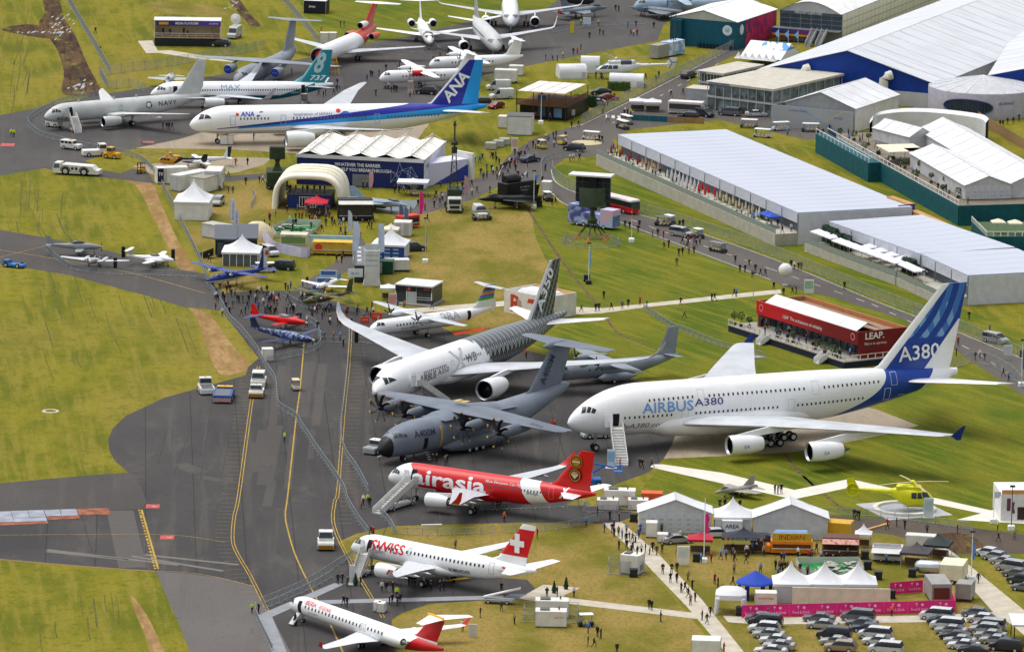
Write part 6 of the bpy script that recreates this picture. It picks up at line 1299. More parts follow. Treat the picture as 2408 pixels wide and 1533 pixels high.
# pavilion with dark frame beside the rainbow-finned turboprop
loc,hd,W,D=box3((928,668),(1014,675),(1014-26,660),3.6);D=6;t=TH('glass_pavilion','small glass-fronted pavilion with white roof and black fascia','pavilion',at(929,713),hd);MB().box(.1,W-.1,.2,D,.3,3.3).build('body',M((60,68,74),.25),t);MB().box(-.1,W+.1,-.1,D+.1,3.4,3.65).build('roof',FAB,t);MB().box(0,W,0,.15,2.4,3.4).build('fascia',M((34,34,38)),t);MB().lathe([(-.03,.01),(-.03,.3)],'y',(W*.38,0,2.9),12,0,False).build('emblem',M((206,70,60)),t);MB().box(-.4,W+.4,-1.2,D,0,.3).build('plinth',M((150,148,140)),t)
for x in(0,W*.3,W*.56,W-.12):MB().box(x,x+.12,0,.12,.3,3.4).build('post',PWH,t)
MB().box(W*.33,W*.55,-.02,.05,.3,2.4).build('door',M((176,182,182),.3),t);twall('ATR',t,M((206,60,60)),1.2,W*.86,-.02,2.8,height=.35)
for z in(1.0,1.4):MB().box(W*.6,W-.15,.02,.06,z,z+.06).build('rail',PWH,t)
# white cube stand with big red letter
loc,hd,W,D=box3((1186,680),(1282,700),(1306,684),4.2);t=TH('cube_stand','white box stand bearing a large red letter R','stand',loc,hd);CW=M((222,218,210))
for(a,b,c,d,nm)in((0,W,0,.15,'front_wall'),(W-.15,W,.15,8,'side_wall'),(0,.15,.15,8,'side_wall'),(.15,W-.15,7.85,8,'rear_wall')):MB().box(a,b,c,d,0,4.2).build(nm,CW if nm!='rear_wall' else M((214,176,120)),t)
MB().box(.2,W-.2,.2,7.8,0,3.0).build('interior',M((206,206,206)),t);MB().bbox(1.5,W-.8,1.5,6,3.0,4.4,.5).build('white_cover',FAB,t);twall('R',t,M((196,66,40)),3.0,W*.3,-.02,.4,height=3.2,bold=.03);MB().add([(W*.56,-.02,2.6),(W*.78,-.02,2.6),(W*.74,-.02,3.4),(W*.6,-.02,3.4)],[(0,1,2,3)]).build('mark',M((196,66,40)),t);MB().box(W*.82,W*.95,-.03,-.005,0,2.2).build('door',M((90,86,84)),t)
# ------------------------------------------------------------------ vehicles (local x runs from the front bumper aft, y across, z up)
CARW=M((196,198,200),.25,0,.05,1,.5);CARS=M((168,171,175),.28,.35,.05,1,.5);CARG=M((110,114,120),.28,.3,.06,1,.5);CARK=M((44,48,56),.22,0,.1,1,.5);CARN=M((54,66,88),.25,.1,.1,1,.5);CART=M((150,138,116),.3,.2,.05,1,.5);CARR=M((140,28,36),.25,0,.1,1,.5);CARGN=M((32,48,44),.25,0,.1,1,.5);CGLASS=M((30,36,44),.1,0,.25,1,.6);LAMP=M((220,222,224),.15);TAILL=M((150,20,24),.3)
def make_car(L,W,H,prof,belt,ground=.22,wr=.32,axles=(.19,.8),cabin_x=(.2,.95)):
 """prof: roof line as (fraction of length, height); glass between belt and roof inside cabin_x"""
 t=bpy.data.objects.new('parked_car',None);COL.objects.link(t)
 xs=sorted(set([i/22 for i in range(23)]+[p[0]for p in prof]));B=MB();Gm=MB();h=W/2
 def sec(q):
  zr=float(np.interp(q,[p[0]for p in prof],[p[1]for p in prof]));e=min(q,1-q);pl=h*(1-.16*max(0,1-e/.09)**2);bz=min(belt,zr-.02)
  tum=.18*max(0,(zr-bz))/max(.01,H-belt);rw=pl*(1-tum)if zr>belt+.05 else pl*.95
  lo=ground+(.12 if e<.04 else 0)
  return[(pl*.93,lo),(pl,lo+.2),(pl,(lo+bz)/2+.1),(pl*.985,bz),(lerp(pl,rw,.5),lerp(bz,zr,.55)),(rw,zr-.06),(rw*.8,zr),(0,zr+.02)]
 S=[(q,sec(q))for q in xs]
 for(qa,a),(qb,b)in zip(S[:-1],S[1:]):
  za,zb=a[-1][1],b[-1][1]
  for sg in(-1,1):
   for i in range(7):
    P=[(qa*L,sg*a[i][0],a[i][1]),(qb*L,sg*b[i][0],b[i][1]),(qb*L,sg*b[i+1][0],b[i+1][1]),(qa*L,sg*a[i+1][0],a[i+1][1])]
    qm=(qa+qb)/2;side=i in(3,4)and max(za,zb)>belt+.12 and cabin_x[0]<qm<cabin_x[1];slope=abs(zb-za)/max(1e-6,(qb-qa)*L);scr=i in(5,6)and slope>.28 and min(za,zb)>belt-.12 and max(za,zb)>belt+.1
    (Gm if side or scr else B).add(P,[(0,1,2,3)if sg<0 else(3,2,1,0)])
 for q,s,rev in((0,S[0][1],False),(L,S[-1][1],True)):
  P=[(q,-y,z)for y,z in s]+[(q,y,z)for y,z in reversed(s[:-1])];B.add(P,[tuple(range(len(P)))])
 B.add([(.05*L,-h*.9,ground),(.95*L,-h*.9,ground),(.95*L,h*.9,ground),(.05*L,h*.9,ground)],[(0,1,2,3)])
 B.build('body',CARS,t,True);Gm.build('windows',CGLASS,t,True)
 for a in axles:
  for sg in(-1,1):
   MB().lathe([(-.11,wr*.6),(-.11,wr*.92),(-.06,wr),(.06,wr),(.11,wr*.92),(.11,wr*.6)],'y',(a*L,sg*(h-.08),wr),14).lathe([(-.12,.02),(-.12,wr*.6),(.12,wr*.6),(.12,.02)],'y',(a*L,sg*(h-.08),wr),10,1).build('wheel',[TYRE,HUB],t)
 for sg in(-1,1):
  MB().bbox(.0,.16,sg*h*.72-.16,sg*h*.72+.16,belt*.62,belt*.76,.03).build('headlight',LAMP,t);MB().bbox(L-.12,L+.01,sg*h*.78-.1,sg*h*.78+.1,belt*.72,belt*.95,.03).build('tail_light',TAILL,t)
  MB().bbox(L*cabin_x[0]+.2,L*cabin_x[0]+.34,sg*(h+.07)-.08,sg*(h+.07)+.08,belt-.02,belt+.14,.03).build('mirror',CARK,t)
 return t
PROTO={'saloon':make_car(4.75,1.84,1.44,[(0,.62),(.03,.74),(.26,.94),(.42,1.4),(.52,1.44),(.68,1.40),(.86,1.02),(.97,.98),(1,.7)],.93,cabin_x=(.28,.85)),'hatch':make_car(4.25,1.8,1.5,[(0,.62),(.03,.76),(.24,.98),(.4,1.45),(.52,1.5),(.8,1.44),(.96,1.02),(1,.7)],.95,cabin_x=(.26,.94)),'suv':make_car(4.75,1.95,1.78,[(0,.75),(.03,.92),(.25,1.12),(.37,1.68),(.46,1.78),(.88,1.74),(.98,1.15),(1,.8)],1.1,.3,.38,cabin_x=(.26,.97)),'van':make_car(5.1,1.93,1.9,[(0,.75),(.025,.95),(.16,1.14),(.32,1.82),(.4,1.9),(.93,1.88),(.985,1.2),(1,.8)],1.12,.26,.34,(.17,.79),cabin_x=(.17,.97)),'panel_van':make_car(5.4,2.0,2.3,[(0,.8),(.03,1.0),(.14,1.2),(.27,2.1),(.36,2.3),(.97,2.28),(1,1.9)],1.25,.28,.36,(.17,.79),cabin_x=(.16,.36))}
def car(kind,mat,u,v,hdg,label,name='parked_car',group=None,cat='car'):
 """vehicle whose middle stands at the surveyed spot, front towards hdg degrees"""
 q=G(u,v);a=rad(hdg+180);L={'saloon':4.75,'hatch':4.25,'suv':4.75,'van':5.1,'panel_van':5.4}[kind]
 r=dup(PROTO[kind],(q.x-cos(a)*L/2,q.y-sin(a)*L/2,.01),a,label,group,{'body':{0:mat}});r.name=name;r['category']=cat;return r
CN={CARW:'white',CARS:'silver',CARG:'grey',CARK:'black',CARN:'dark blue',CART:'beige',CARR:'red',CARGN:'dark green'}
KN={'saloon':'saloon car','hatch':'hatchback','suv':'tall estate car','van':'people carrier','panel_van':'panel van'}
# car park rows at the lower right, each column listed from the back to the front
W_,S_,G_,K_,N_,T_=CARW,CARS,CARG,CARK,CARN,CART
lots=[('left',167,[('hatch',G_,1786,1452+12),('van',K_,1800,1474),('suv',W_,1797,1490),('saloon',S_,1808,1502),('saloon',W_,1824,1516),('saloon',S_,1832,1529),('saloon',W_,1812,1541)]),('second',166,[('saloon',G_,1926,1464),('saloon',S_,1934,1480),('van',K_,1961,1504),('saloon',S_,1966,1519),('suv',T_,1976,1534)]),('third',165,[('van',G_,2018,1462),('saloon',G_,2026,1476),('saloon',N_,2040,1488),('van',W_,2058,1504),('saloon',W_,2066,1518),('van',W_,2083,1538)]),('fourth',164,[('van',W_,2203,1459),('hatch',N_,2214,1470),('van',W_,2228,1482),('saloon',S_,2237,1493),('saloon',K_,2247,1506),('saloon',S_,2258,1517),('saloon',W_,2266,1528),('saloon',K_,2290,1539)]),('right',163,[('hatch',G_,2294,1452),('hatch',W_,2308,1466),('van',S_,2326,1484),('suv',S_,2316,1493),('saloon',S_,2330,1504),('saloon',S_,2342,1516),('van',K_,2366,1532)]),('path-side',150,[('hatch',W_,2322,1310),('hatch',S_,2340,1319),('saloon',S_,2362,1330),('van',S_,2378,1345),('saloon',G_,2392,1359),('suv',K_,2404,1376),('saloon',G_,2414,1392)])]
ORD=['rearmost','second from the back','third from the back','fourth from the back','fifth from the back','sixth from the back','seventh from the back','frontmost']
for col,hdg,L in lots:
 for i,(k,m,u,v)in enumerate(L):
  car(k,m,u,v-3,hdg,'%s %s, %s in the %s column of the car park'%(CN[m],KN[k],ORD[i],col),group='cars in the car park')
for k,m,u,v,hdg,lab in(('saloon',CARN,1246,381,40,'dark blue saloon car with red tail lights on the road by the roundabout'),('suv',CARK,1350,356,150,'black car driving past the roundabout'),('suv',CARK,1619,184,60,'dark car driving up the road past the tents'),('van',S_,1602,556,-40,'silver people carrier driving along the lower road'),('van',S_,2340,806,-45,'silver people carrier on the road at the right edge'),('suv',CARK,973,590,20,'dark estate car parked alone on the dry grass'),('van',CARGN,662,634,170,'dark green people carrier parked behind the dark blue twin turboprop'),('panel_van',CARW,1128,510,-75,'white panel van parked on the dry grass near the radar truck'),('van',CARW,633,600,-60,'white people carrier by the white screen fence'),('suv',S_,512,482,260,'silver pickup-like car behind the white trailers'),('van',CARG,1716,272,160,'silver-grey people carrier by the glazed pavilion'),('van',CARK,1640,258,-50,'black people carrier nearest the glass annex'),('van',CARK,1656,274,-50,'black people carrier in the middle by the pavilion'),('suv',CARK,1618,282,170,'black car in front of the parked people carriers'),('saloon',CARW,1778,274,10,'white saloon with orange panels by the glazed pavilion'),('panel_van',CARW,1172,212,190,'white panel van behind the blue lettered fin'),('panel_van',CARW,1180,233,200,'white panel van nearest the blue lettered fin'),('hatch',CARR,1166,255,230,'small red car next to the blue lettered fin'),('suv',CARK,1130,248,190,'black car half hidden by the blue lettered fin'),('hatch',CARR,1272,262+10,200,'orange-red car beside the black two-storey stand'),('saloon',CARR,1430,236,15,'red sports car on the lawn right of the black stand'),('saloon',CARS,1400,248,200,'silver sports car on the lawn right of the black stand'),('saloon',CARGN,1358,260,190,'green sports car in front of the hedge'),('saloon',CARGN,1412,222,190,'dark green sports car behind the red one'),('suv',CARK,1002,222,170,'dark van with white roof between the turboprop and the long twinjet'),('saloon',CARS,1592,1276,20,'grey car half hidden by the red food stall'),('hatch',CARW,1688,1262,10,'white car behind the black burger gazebo'),('suv',CARK,518,110,170,'black car parked at the right end of the media platform'),('suv',CARN,1708,1274+6,0,'blue car between the burger gazebo and orange food truck')):
 if 'between the burger' in lab:u=1800
 car(k,m,u,v,hdg,lab,name='car' if k!='panel_van' else 'delivery_van',cat='car' if k!='panel_van' else 'van')
for p_ in PROTO.values():kill(p_)
# golf buggies
def make_buggy(seats=2):
 t=bpy.data.objects.new('golf_buggy',None);COL.objects.link(t);L=2.4+.75*(seats-2)
 MB().sidep([(0,.35),(.05,.75),(.55,.85),(.75,.4),(L-.9,.4),(L-.85,.75),(L-.1,.75),(L,.45),(L,.3),(0,.3)],-.58,.58).build('body',CARW,t)
 MB().bbox(.25,L-.1,-.65,.65,1.78,1.9,.06).build('roof',PWH,t)
 for x in(.45,L-.25):
  for y in(-.55,.55):MB().tube((x,y,.7),(x+(.2 if x<1 else 0),y,1.8),.03,5).build('roof_post',DGREY,t)
 for k in range(max(1,seats-1)):x=1.15+k*.75;MB().bbox(x,x+.45,-.52,.52,.5,.72,.05).bbox(x+.4,x+.52,-.52,.52,.6,1.15,.04).build('seat',CREAMM,t)
 for x in(.4,L-.45):
  for y in(-.52,.52):MB().lathe([(-.1,.1),(-.1,.24),(.1,.24),(.1,.1)],'y',(x,y,.24),12).build('wheel',TYRE,t)
 MB().tube((.75,.25,.75),(1.0,.25,1.0),.03,5).lathe([(0,.17),(.03,.17)],'x',(.98,.25,1.02),10,0,False).build('steering_wheel',BLKM,t)
 MB().add([(.5,-.5,.85),(.5,.5,.85),(.66,.5,1.75),(.66,-.5,1.75)],[(0,1,2,3)]).build('windscreen',M((150,160,166),.1),t);return t
DGREY=M((70,72,74));CREAMM=M((206,194,166));BLKM=M((24,24,26))
BG2,BG4=make_buggy(2),make_buggy(4)
for k,u,v,hdg,bm,rm,lab in((2,698,920,-80,CREAMM,M((206,192,156)),'cream golf buggy driving down the yellow line on the apron'),(2,1358,1472,190,CARGN,PWH,'dark green golf buggy with white roof on the grass'),(4,648,640,10,CARW,PWH,'white six-seat golf buggy beside the dark green people carrier'),(2,972,462-6,100,CREAMM,M((200,184,140)),'cream golf buggy beside the arched tent'),(4,1155,517,20,CARK,M((90,88,80)),'dark open buggy parked beside the white panel van'),(2,1281,352,-60,M((206,180,40)),CREAMM,'yellow golf buggy left of the roundabout, lower one'),(2,1316,342,-120,M((206,180,40)),M((190,170,120)),'yellow golf buggy left of the roundabout, upper one'),(4,1370,328,160,CARW,PWH,'white golf buggy at the roundabout'),(4,1453,300,120,CARK,PWH,'white-roofed golf buggy at the junction, front one'),(4,1462,288,120,CARG,PWH,'white-roofed golf buggy at the junction, rear one'),(2,1584,530,-50,CARK,PWH,'white-roofed golf buggy behind the silver people carrier'),(2,1652,562,-50,CARN,PWH,'blue golf buggy with white roof beside the silver people carrier'),(4,1540,530,160,CARK,CARK,'black open golf buggy on the lower road'),(4,1706,596,-45,CARK,CARG,'black golf buggy farther along the lower road'),(4,1816,308,200,CARW,PWH,'white golf buggy below the grey-walled tent'),(4,1772,322,160,CARW,PWH,'white golf buggy behind the long chalet roof'),(4,1740,300,170,CARG,PWH,'white-roofed buggy by the crowd near the pavilion'),(4,1884,310,180,CARN,PWH,'blue-sided golf buggy at the foot of the grey-walled tent'),(2,1292,475,-70,CARK,PWH,'white-roofed buggy beside the black display truck')):
 q=G(u,v);a=rad(hdg+180);s=BG2 if k==2 else BG4;r=dup(s,(q.x,q.y,0),a,lab,'golf buggies',{'body':{0:bm},'roof':{0:rm}});r.name='golf_buggy';r['category']='golf buggy'
kill(BG2);kill(BG4)
# airport ground vehicles
def wheels(t,spots,r,w):
 for x,y in spots:MB().lathe([(-w/2,r*.55),(-w/2,r*.92),(-w*.3,r),(w*.3,r),(w/2,r*.92),(w/2,r*.55)],'y',(x,y,r),16).lathe([(-w*.53,.02),(-w*.53,r*.55),(w*.53,r*.55),(w*.53,.02)],'y',(x,y,r),10,1).build('wheel',[TYRE,HUB],t)
CHEV=emat('warning_stripes',lambda nt,x,y,z:cmix(nt,(((y+z)/.4).frac()>.5),(206,150,30),(30,28,26)),.6);CHEVR=emat('red_white_chevrons',lambda nt,x,y,z:cmix(nt,(((y.abs()+z*.9+x*.25)/.5).frac()>.5),(206,200,196),(150,34,40)),.6)
def tug(label,u,v,hdg,L,W,H,body,cab=(0,1.6),cabh=1.0,bumper=None,deck=None,roofm=None,name='aircraft_tug',z0=.0,beacon=True):
 q=G(u,v);t=TH(name,label,'tug',(q.x,q.y,0),rad(hdg+180),'airport tugs');mb=MB();h=W/2
 mb.loft([[(x,-h+i,.3),(x,h-i,.3),(x,h-i,z),(x,-h+i,z)]for x,z,i in((0,H*.8,.06),(.12,H,0),(L-.1,H,0),(L,H*.8,.06))]);mb.build('chassis',body,t)
 r=.45 if W<2.6 else .6;wheels(t,[(L*.22,-h+.1),(L*.22,h-.1),(L*.78,-h+.1),(L*.78,h-.1)],r,.35)
 c0,c1=cab;MB().loft([[(x0,-h*.86,z),(x1,-h*.86,z),(x1,h*.86,z),(x0,h*.86,z)]for x0,x1,z in((c0,c1,H),(c0+.02,c1,H+cabh*.3))]).build('cab_base',body,t)
 MB().loft([[(x0,-h*y,z),(x1,-h*y,z),(x1,h*y,z),(x0,h*y,z)]for x0,x1,z,y in((c0+.02,c1,H+cabh*.3,.85),(c0+.22,c1-.06,H+cabh*.94,.78))]).build('cab_windows',M((60,72,76),.15),t)
 MB().bbox(c0+.12,c1+.02,-h*.84,h*.84,H+cabh*.92,H+cabh*1.05,.04).build('cab_roof',roofm or body,t)
 for x in(c0+.15,c1-.05):
  for y in(-h*.8,h*.8):MB().tube((x,y,H+cabh*.28),(x,y,H+cabh*.95),.05,5).build('cab_pillar',body,t)
 if bumper:MB().box(-.06,-.003,-h*.95,h*.95,.3,H*.72).box(L+.003,L+.06,-h*.95,h*.95,.3,H*.72).build('bumper',bumper,t)
 if deck:MB().box(c1+.15,L-.15,-h*.8,h*.8,H+.003,H+.06).build('deck',deck,t)
 if beacon:MB().lathe([(0,.09),(.15,.08),(.2,.02)],'z',(c1-.3,0,H+cabh*1.05),8).build('beacon',M((226,120,30)),t)
 return t
WT=M((214,214,208),.4)
tug('white tug with grey deck beside the blue flat tug at the apron edge',481,917,100,4.6,2.5,1.2,WT,(.1,1.6),1.2,None,M((90,94,96)))
tug('blue flat aircraft tug with red and white striped rear',530,928,88,7.5,3.2,1.35,M((34,70,140),.4),(.1,1.4),.35,CHEVR,M((96,104,116)),M((214,170,60)))
tug('white tug nearest the fence with dark red seat and hazard bumper',601,938,-92,4.0,2.4,1.2,WT,(.8,2.0),1.0,CHEV,None);tug('white crew tug parked directly behind the hazard-striped tug',606,914,-91,4.6,2.5,1.3,WT,(.6,3.4),1.3,None,None)
t=tug('white tug with yellow striped bumper on the apron near the red cross tail',766,1296,-88,4.4,2.5,1.25,WT,(1.6,3.2),1.4,CHEV,None,PWH);MB().tube((3.1,-1.0,2.6),(3.1,-1.0,3.6),.04,5).build('mast',STRUT,t)
tug('white four-wheel tug beside the yellow one behind the curved barrier',252,366,15,5.2,2.5,1.3,WT,(.2,1.8),1.2);tug('yellow tow tractor next to the white tug behind the curved barrier',281,374,-20,3.4,1.9,1.2,M((214,158,20),.45),(1.2,2.6),1.1,None,None,M((206,170,60)))
tug('bright blue flat tow cart on the left taxiway',57,631,-25,4.4,1.9,.7,M((30,110,190),.5),(3.0,4.1),.6,None,M((130,140,150)),None,'tow_cart')
tug('white ground power unit under the patrol jet nose',112,297,150,3.2,1.9,1.7,WT,(1.2,2.8),.3,None,None,None,'power_unit');tug('grey and white push-back tug at the black nose of the four-propeller transport',896,1060,60,4.0,2.3,1.2,M((150,152,154)),(.6,2.2),1.0,None,None,PWH);tug('white baggage tug at the nose of the carbon-tailed airliner',880,928,160,3.6,2.2,1.5,WT,(.8,2.8),1.1);tug('grey tow tractor in front of the giant airliner nose wheel',1448-80,1030,195,4.8,2.3,.8,M((176,180,182)),(.3,1.5),.6)
# big white tow tractor
q=G(128,408);t=TH('tow_tractor','long white aircraft tow tractor with four large wheels','tug',(q.x,q.y,0),rad(-12));L=9.6
MB().sidep([(.4,.5),(.4,1.35),(1.7,1.4),(2.0,2.2),(L-1.4,2.0),(L-.7,1.3),(L,1.2),(L,.45),(.9,.4)],-1.45,1.45).build('body',WT,t);mb=MB();mb.loft([[(.0,-1.4,.5),(1.55,-1.4,.5),(1.55,1.4,.5),(0,1.4,.5)],[(0,-1.4,1.3),(1.55,-1.4,1.3),(1.55,1.4,1.3),(0,1.4,1.3)],[(.3,-1.3,2.45),(1.6,-1.3,2.45),(1.6,1.3,2.45),(.3,1.3,2.45)]]);c=mb.build('cab',WT,t)
for x0,x1 in((.25,1.35),):MB().add([(.16,-1.42,1.35),(1.4,-1.43,1.35),(1.42,-1.35,2.25),(.35,-1.35,2.25)],[(0,1,2,3)]).add([(.0,-1.2,1.4),(.0,1.2,1.4),(.27,1.15,2.3),(.27,-1.15,2.3)],[(3,2,1,0)]).build('cab_window',M((80,100,100),.15),c)
wheels(t,[(2.7,-1.3),(2.7,1.3),(6.6,-1.3),(6.6,1.3)],.85,.5);mb=MB();[mb.box(x,x+.55,-1.47,-1.452,1.15,1.7)for x in(3.9,4.7)];mb.build('side_hatches',M((50,52,80)),t);twall('DOUGLAS',t,M((110,112,116)),1.8,4.6,-1.47,.65,height=.25)
for x in(2.7,6.6):MB().add([(x+r*cos(a),-1.46-.01*(r>.9),.85+r*sin(a))for r in(.9,1.1)for a in[pi*k/10 for k in range(11)]],[(k,k+1,k+12,k+11)for k in range(10)]).build('wheel_arch',M((60,62,70)),t)
# white off-roader
q=G(150,355);t=TH('off_road_car','boxy white off-road car with amber roof bar outside the curved barrier','car',(q.x,q.y,0),rad(-28));t.rotation_euler.z=rad(-28+180);t.location=(G(190,354).x,G(190,354).y,0)
MB().bbox(0,4.5,-.88,.88,.45,1.2,.06).bbox(1.45,4.5,-.86,.86,1.2,1.98,.08).build('body',WT,t);mb=MB();[mb.box(x,x+.75,s*.87-.005,s*.87+.005,1.32,1.75)for x in(1.75,2.65,3.6)for s in(-1,1)];mb.box(1.43,1.45,-.7,.7,1.3,1.8);mb.build('windows',CGLASS,t);wheels(t,[(.75,-.8),(.75,.8),(3.6,-.8),(3.6,.8)],.4,.26);MB().bbox(2.2,2.4,-.6,.6,1.98,2.12,.03).build('light_bar',M((226,140,40)),t)
# yellow forklift
q=G(328,409);t=TH('forklift','yellow forklift truck by the curved barrier','forklift',(q.x,q.y,0),rad(70));YM=M((206,150,30),.45);MB().bbox(0,1.9,-.6,.6,.25,.95,.08).bbox(1.3,2.0,-.58,.58,.9,1.3,.1).build('body',YM,t);mb=MB();[mb.tube((x,y,.9),(x+.1,y,2.1),.04,5)for x in(.3,1.5)for y in(-.5,.5)];mb.box(.3,1.7,-.55,.55,2.1,2.16);mb.build('overhead_guard',BLKM,t);mb=MB();[mb.box(-.25,-.1,y,y+.12,.1,2.3)for y in(-.4,.28)];mb.box(-.25,-.1,-.4,.4,1.2,1.3);mb.build('mast',BLKM,t);mb=MB();[mb.box(-1.3,-.2,y,y+.12,.1,.15)for y in(-.35,.23)];mb.build('forks',BLKM,t);wheels(t,[(.3,-.55),(.3,.55),(1.6,-.5),(1.6,.5)],.3,.2)
# red bus
q=G(1494,505);t=TH('bus','red single-deck bus with white roof beside the large screen','bus',(q.x,q.y,0),rad(128));L=10.5;MB().bbox(0,L,-1.25,1.25,.35,1.45,.08).build('body',M((196,22,30),.3),t);MB().bbox(.05,L-.05,-1.22,1.22,1.45,2.5,.1).build('windows',M((40,44,48),.15),t);MB().bbox(0,L,-1.25,1.25,2.5,2.95,.18).build('roof',M((222,214,214),.4),t);wheels(t,[(2.2,-1.15),(2.2,1.15),(7.6,-1.15),(7.6,1.15)],.48,.3)
for k in range(7):mb=MB();[mb.box(.6+k*1.4,.7+k*1.4,s*1.25-.012,s*1.25+.012,1.45,2.5)for s in(-1,)];mb.build('window_pillar',M((196,22,30),.3),t)
MB().box(-.02,-.003,-1.1,1.1,1.1,2.35).build('windscreen',M((70,84,80),.1),t)
for s in(-1,1):MB().box(-.03,-.004,s*.95-.15,s*.95+.15,.55,.75).build('headlight',LAMP,t)
# boarding steps and loaders
def boarding(label,top,foot,zt,w=1.5,under=True,group='boarding stairs'):
 """top = world point at the door sill, foot = world point at the bottom"""
 hd=atan2(top.y-foot.y,top.x-foot.x);run=hypot(top.x-foot.x,top.y-foot.y);t=TH('boarding_stairs',label,'boarding stairs',(foot.x,foot.y,0),hd,group);pl=1.4
 steps(t,0,0,zt,run-pl,w,M((190,191,190)),M((212,212,206),.5));mb=MB();mb.box(run-pl,run,-w/2,w/2,zt-.12,zt);[mb.box(run-pl,run,s*w/2-.03,s*w/2+.03,zt,zt+1.0)for s in(-1,1)];mb.build('landing',M((206,206,200)),t)
 mb=MB();[mb.tube((run*a,s*w*.4,.45),(run*b,s*w*.4,zt*c),.07,5)for s in(-1,1)for a,b,c in((.35,.8,.85),(.85,.85,.95),(.95,.6,.5))];mb.build('support_frame',STRUT,t);MB().box(run*.25,run*.95,-w*.5,w*.5,.35,.65).build('chassis',M((176,178,180)),t);wheels(t,[(run*.35,-w*.5),(run*.35,w*.5),(run*.85,-w*.5),(run*.85,w*.5)],.32,.2);return t
def local(loc,hd,x,y):return Vector((loc[0]+cos(hd)*x-sin(hd)*y,loc[1]+sin(hd)*x+cos(hd)*y,0))
for lab,loc,hd,x,yside,zt,fu,fv,w in(('long white boarding stairs at the giant airliner front door',(9.3,-18.9),23.2,7.3,-3.1,4.5,1462,1097,2.0),('white boarding stairs at the red airliner front door',(-19.1,-53.3),-30,5.8,-2.0,3.4,886,1209,1.6),('pale boarding stairs at the door of the airliner with the cross tail',(-23.6,-101.5),-37.5,4.9,-1.9,3.15,838,1358,1.6),('cream boarding stairs at the grey patrol jet door',(-99.1,289),33.1,5.4,-1.95,2.95,184,314,1.5),('grey boarding stairs at the carbon-tailed airliner door',(-22.7,7.3),61.3,8.0,-2.9,4.2,1050,948,1.5)):
 boarding(lab,local(loc,rad(hd),x,yside),G(fu,fv),zt,w)
boarding('grey boarding stairs at the rear door of the teal-bellied airliner',local((-78.7,322.1),rad(7.2),33,-2.1),G(716,238),3.1,1.4)
q=local((-23.6,-101.5),rad(-37.5),29.2,-5.0);t=TH('belt_loader','grey belt loader under the tail of the airliner with the cross tail','loader',q,rad(-10));MB().box(0,4.5,-.8,.8,.4,.7).build('chassis',STRUT,t);MB().loft([[(0,-.4,.8),(0,.4,.8),(0,.4,1.0),(0,-.4,1.0)],[(5.5,-.4,2.4),(5.5,.4,2.4),(5.5,.4,2.6),(5.5,-.4,2.6)]]).build('belt',PWH,t);wheels(t,[(.8,-.7),(.8,.7),(3.6,-.7),(3.6,.7)],.3,.2)
# blue cherry picker
q=G(1366,1142);t=TH('cherry_picker','blue boom lift folded behind the red fin','boom lift',(q.x,q.y,0),.1);BL=M((30,100,180),.4);MB().bbox(0,3.2,-1,1,.5,1.3,.1).build('chassis',BL,t);wheels(t,[(.5,-.95),(.5,.95),(2.7,-.95),(2.7,.95)],.48,.35);MB().tube((.5,0,1.4),(3.8,0,3.3),.18).tube((3.8,0,3.3),(1.0,0,3.9),.16).tube((1.0,0,3.9),(5.2,0,3.0),.14).build('boom',BL,t);mb=MB();mb.box(5.2,6.6,-.8,.8,2.3,2.4);[mb.pipe([(5.2,-.8,z),(6.6,-.8,z),(6.6,.8,z),(5.2,.8,z),(5.2,-.8,z)],.05)for z in(2.9,3.4)];mb.build('basket',BL,t);MB().bbox(.3,1.8,-.7,.7,1.3,2.2,.1).build('turret',M((160,176,190)),t)
# satellite van by the media platform
q=G(553,94);t=TH('satellite_van','silver van with white satellite dish on its roof beside the media platform','van',(q.x-1,q.y,0),rad(75));MB().sidep([(0,.5),(.1,1.1),(1.0,1.4),(1.6,2.5),(2.0,2.7),(5.5,2.7),(5.6,.4),(0,.4)],-1,1).build('body',M((176,178,178),.35),t);wheels(t,[(1,-.95),(1,.95),(4.4,-.95),(4.4,.95)],.36,.24);MB().tube((3.5,0,2.7),(3.5,0,3.8),.15).lathe([(0,.05),(.12,.6),(.35,1.25)],'x',(3.2,0,4.3),18,0,False).build('dish',PWH,t,True);MB().add([(.95,-.9,1.45),(.95,.9,1.45),(1.55,.9,2.4),(1.55,-.9,2.4)],[(3,2,1,0)]).build('windscreen',CGLASS,t)
# ------------------------------------------------------------------ stands, trailers, stalls
def sbox(name,label,cat,u,v,hdg,W,D,H,mat,**kw):q=G(u,v);return cabin(name,label,(q.x,q.y,0),rad(hdg),W,D,H,mat,cat,**kw)
WB=M((214,214,208),.5,0,.06)
sbox('trailer','white broadcast trailer with dark lettered end behind the curved barrier','trailer',371,434,18,6.4,2.5,3.3,WB,door=[(1,.9)]);q=G(371,434)
mb=MB();mb.box(-.04,1.2,-.05,-.01,.5,3.2);o=mb.build('end_graphic',M((28,34,52)),bpy.data.objects['trailer']);twall('TV',o,PWH,.9,.6,-.06,1.7,height=.7,bold=.02)
sbox('trailer','long white trailer end-on between the lettered one and the white marquee','trailer',400,448,-38,2.6,9,3.3,WB,door=[(.2,1.0),(1.35,1.0)]);sbox('trailer','grey-topped white trailer right of the marquee peak','trailer',446,452,-30,3.4,7,3.0,WB,roof=M((150,144,132)));sbox('box_truck','white box truck end-on behind the silver car','truck',481,447,-4,3.3,6,3.9,WB,z0=.9,door=[(.15,1.4),(1.7,1.4)])
pagoda('marquee','white peaked marquee standing by the long barrier at the trailers',at(410,517),rad(-3),6.6,8.5,3.6,7.6,M((222,222,220),.7),cat='marquee');
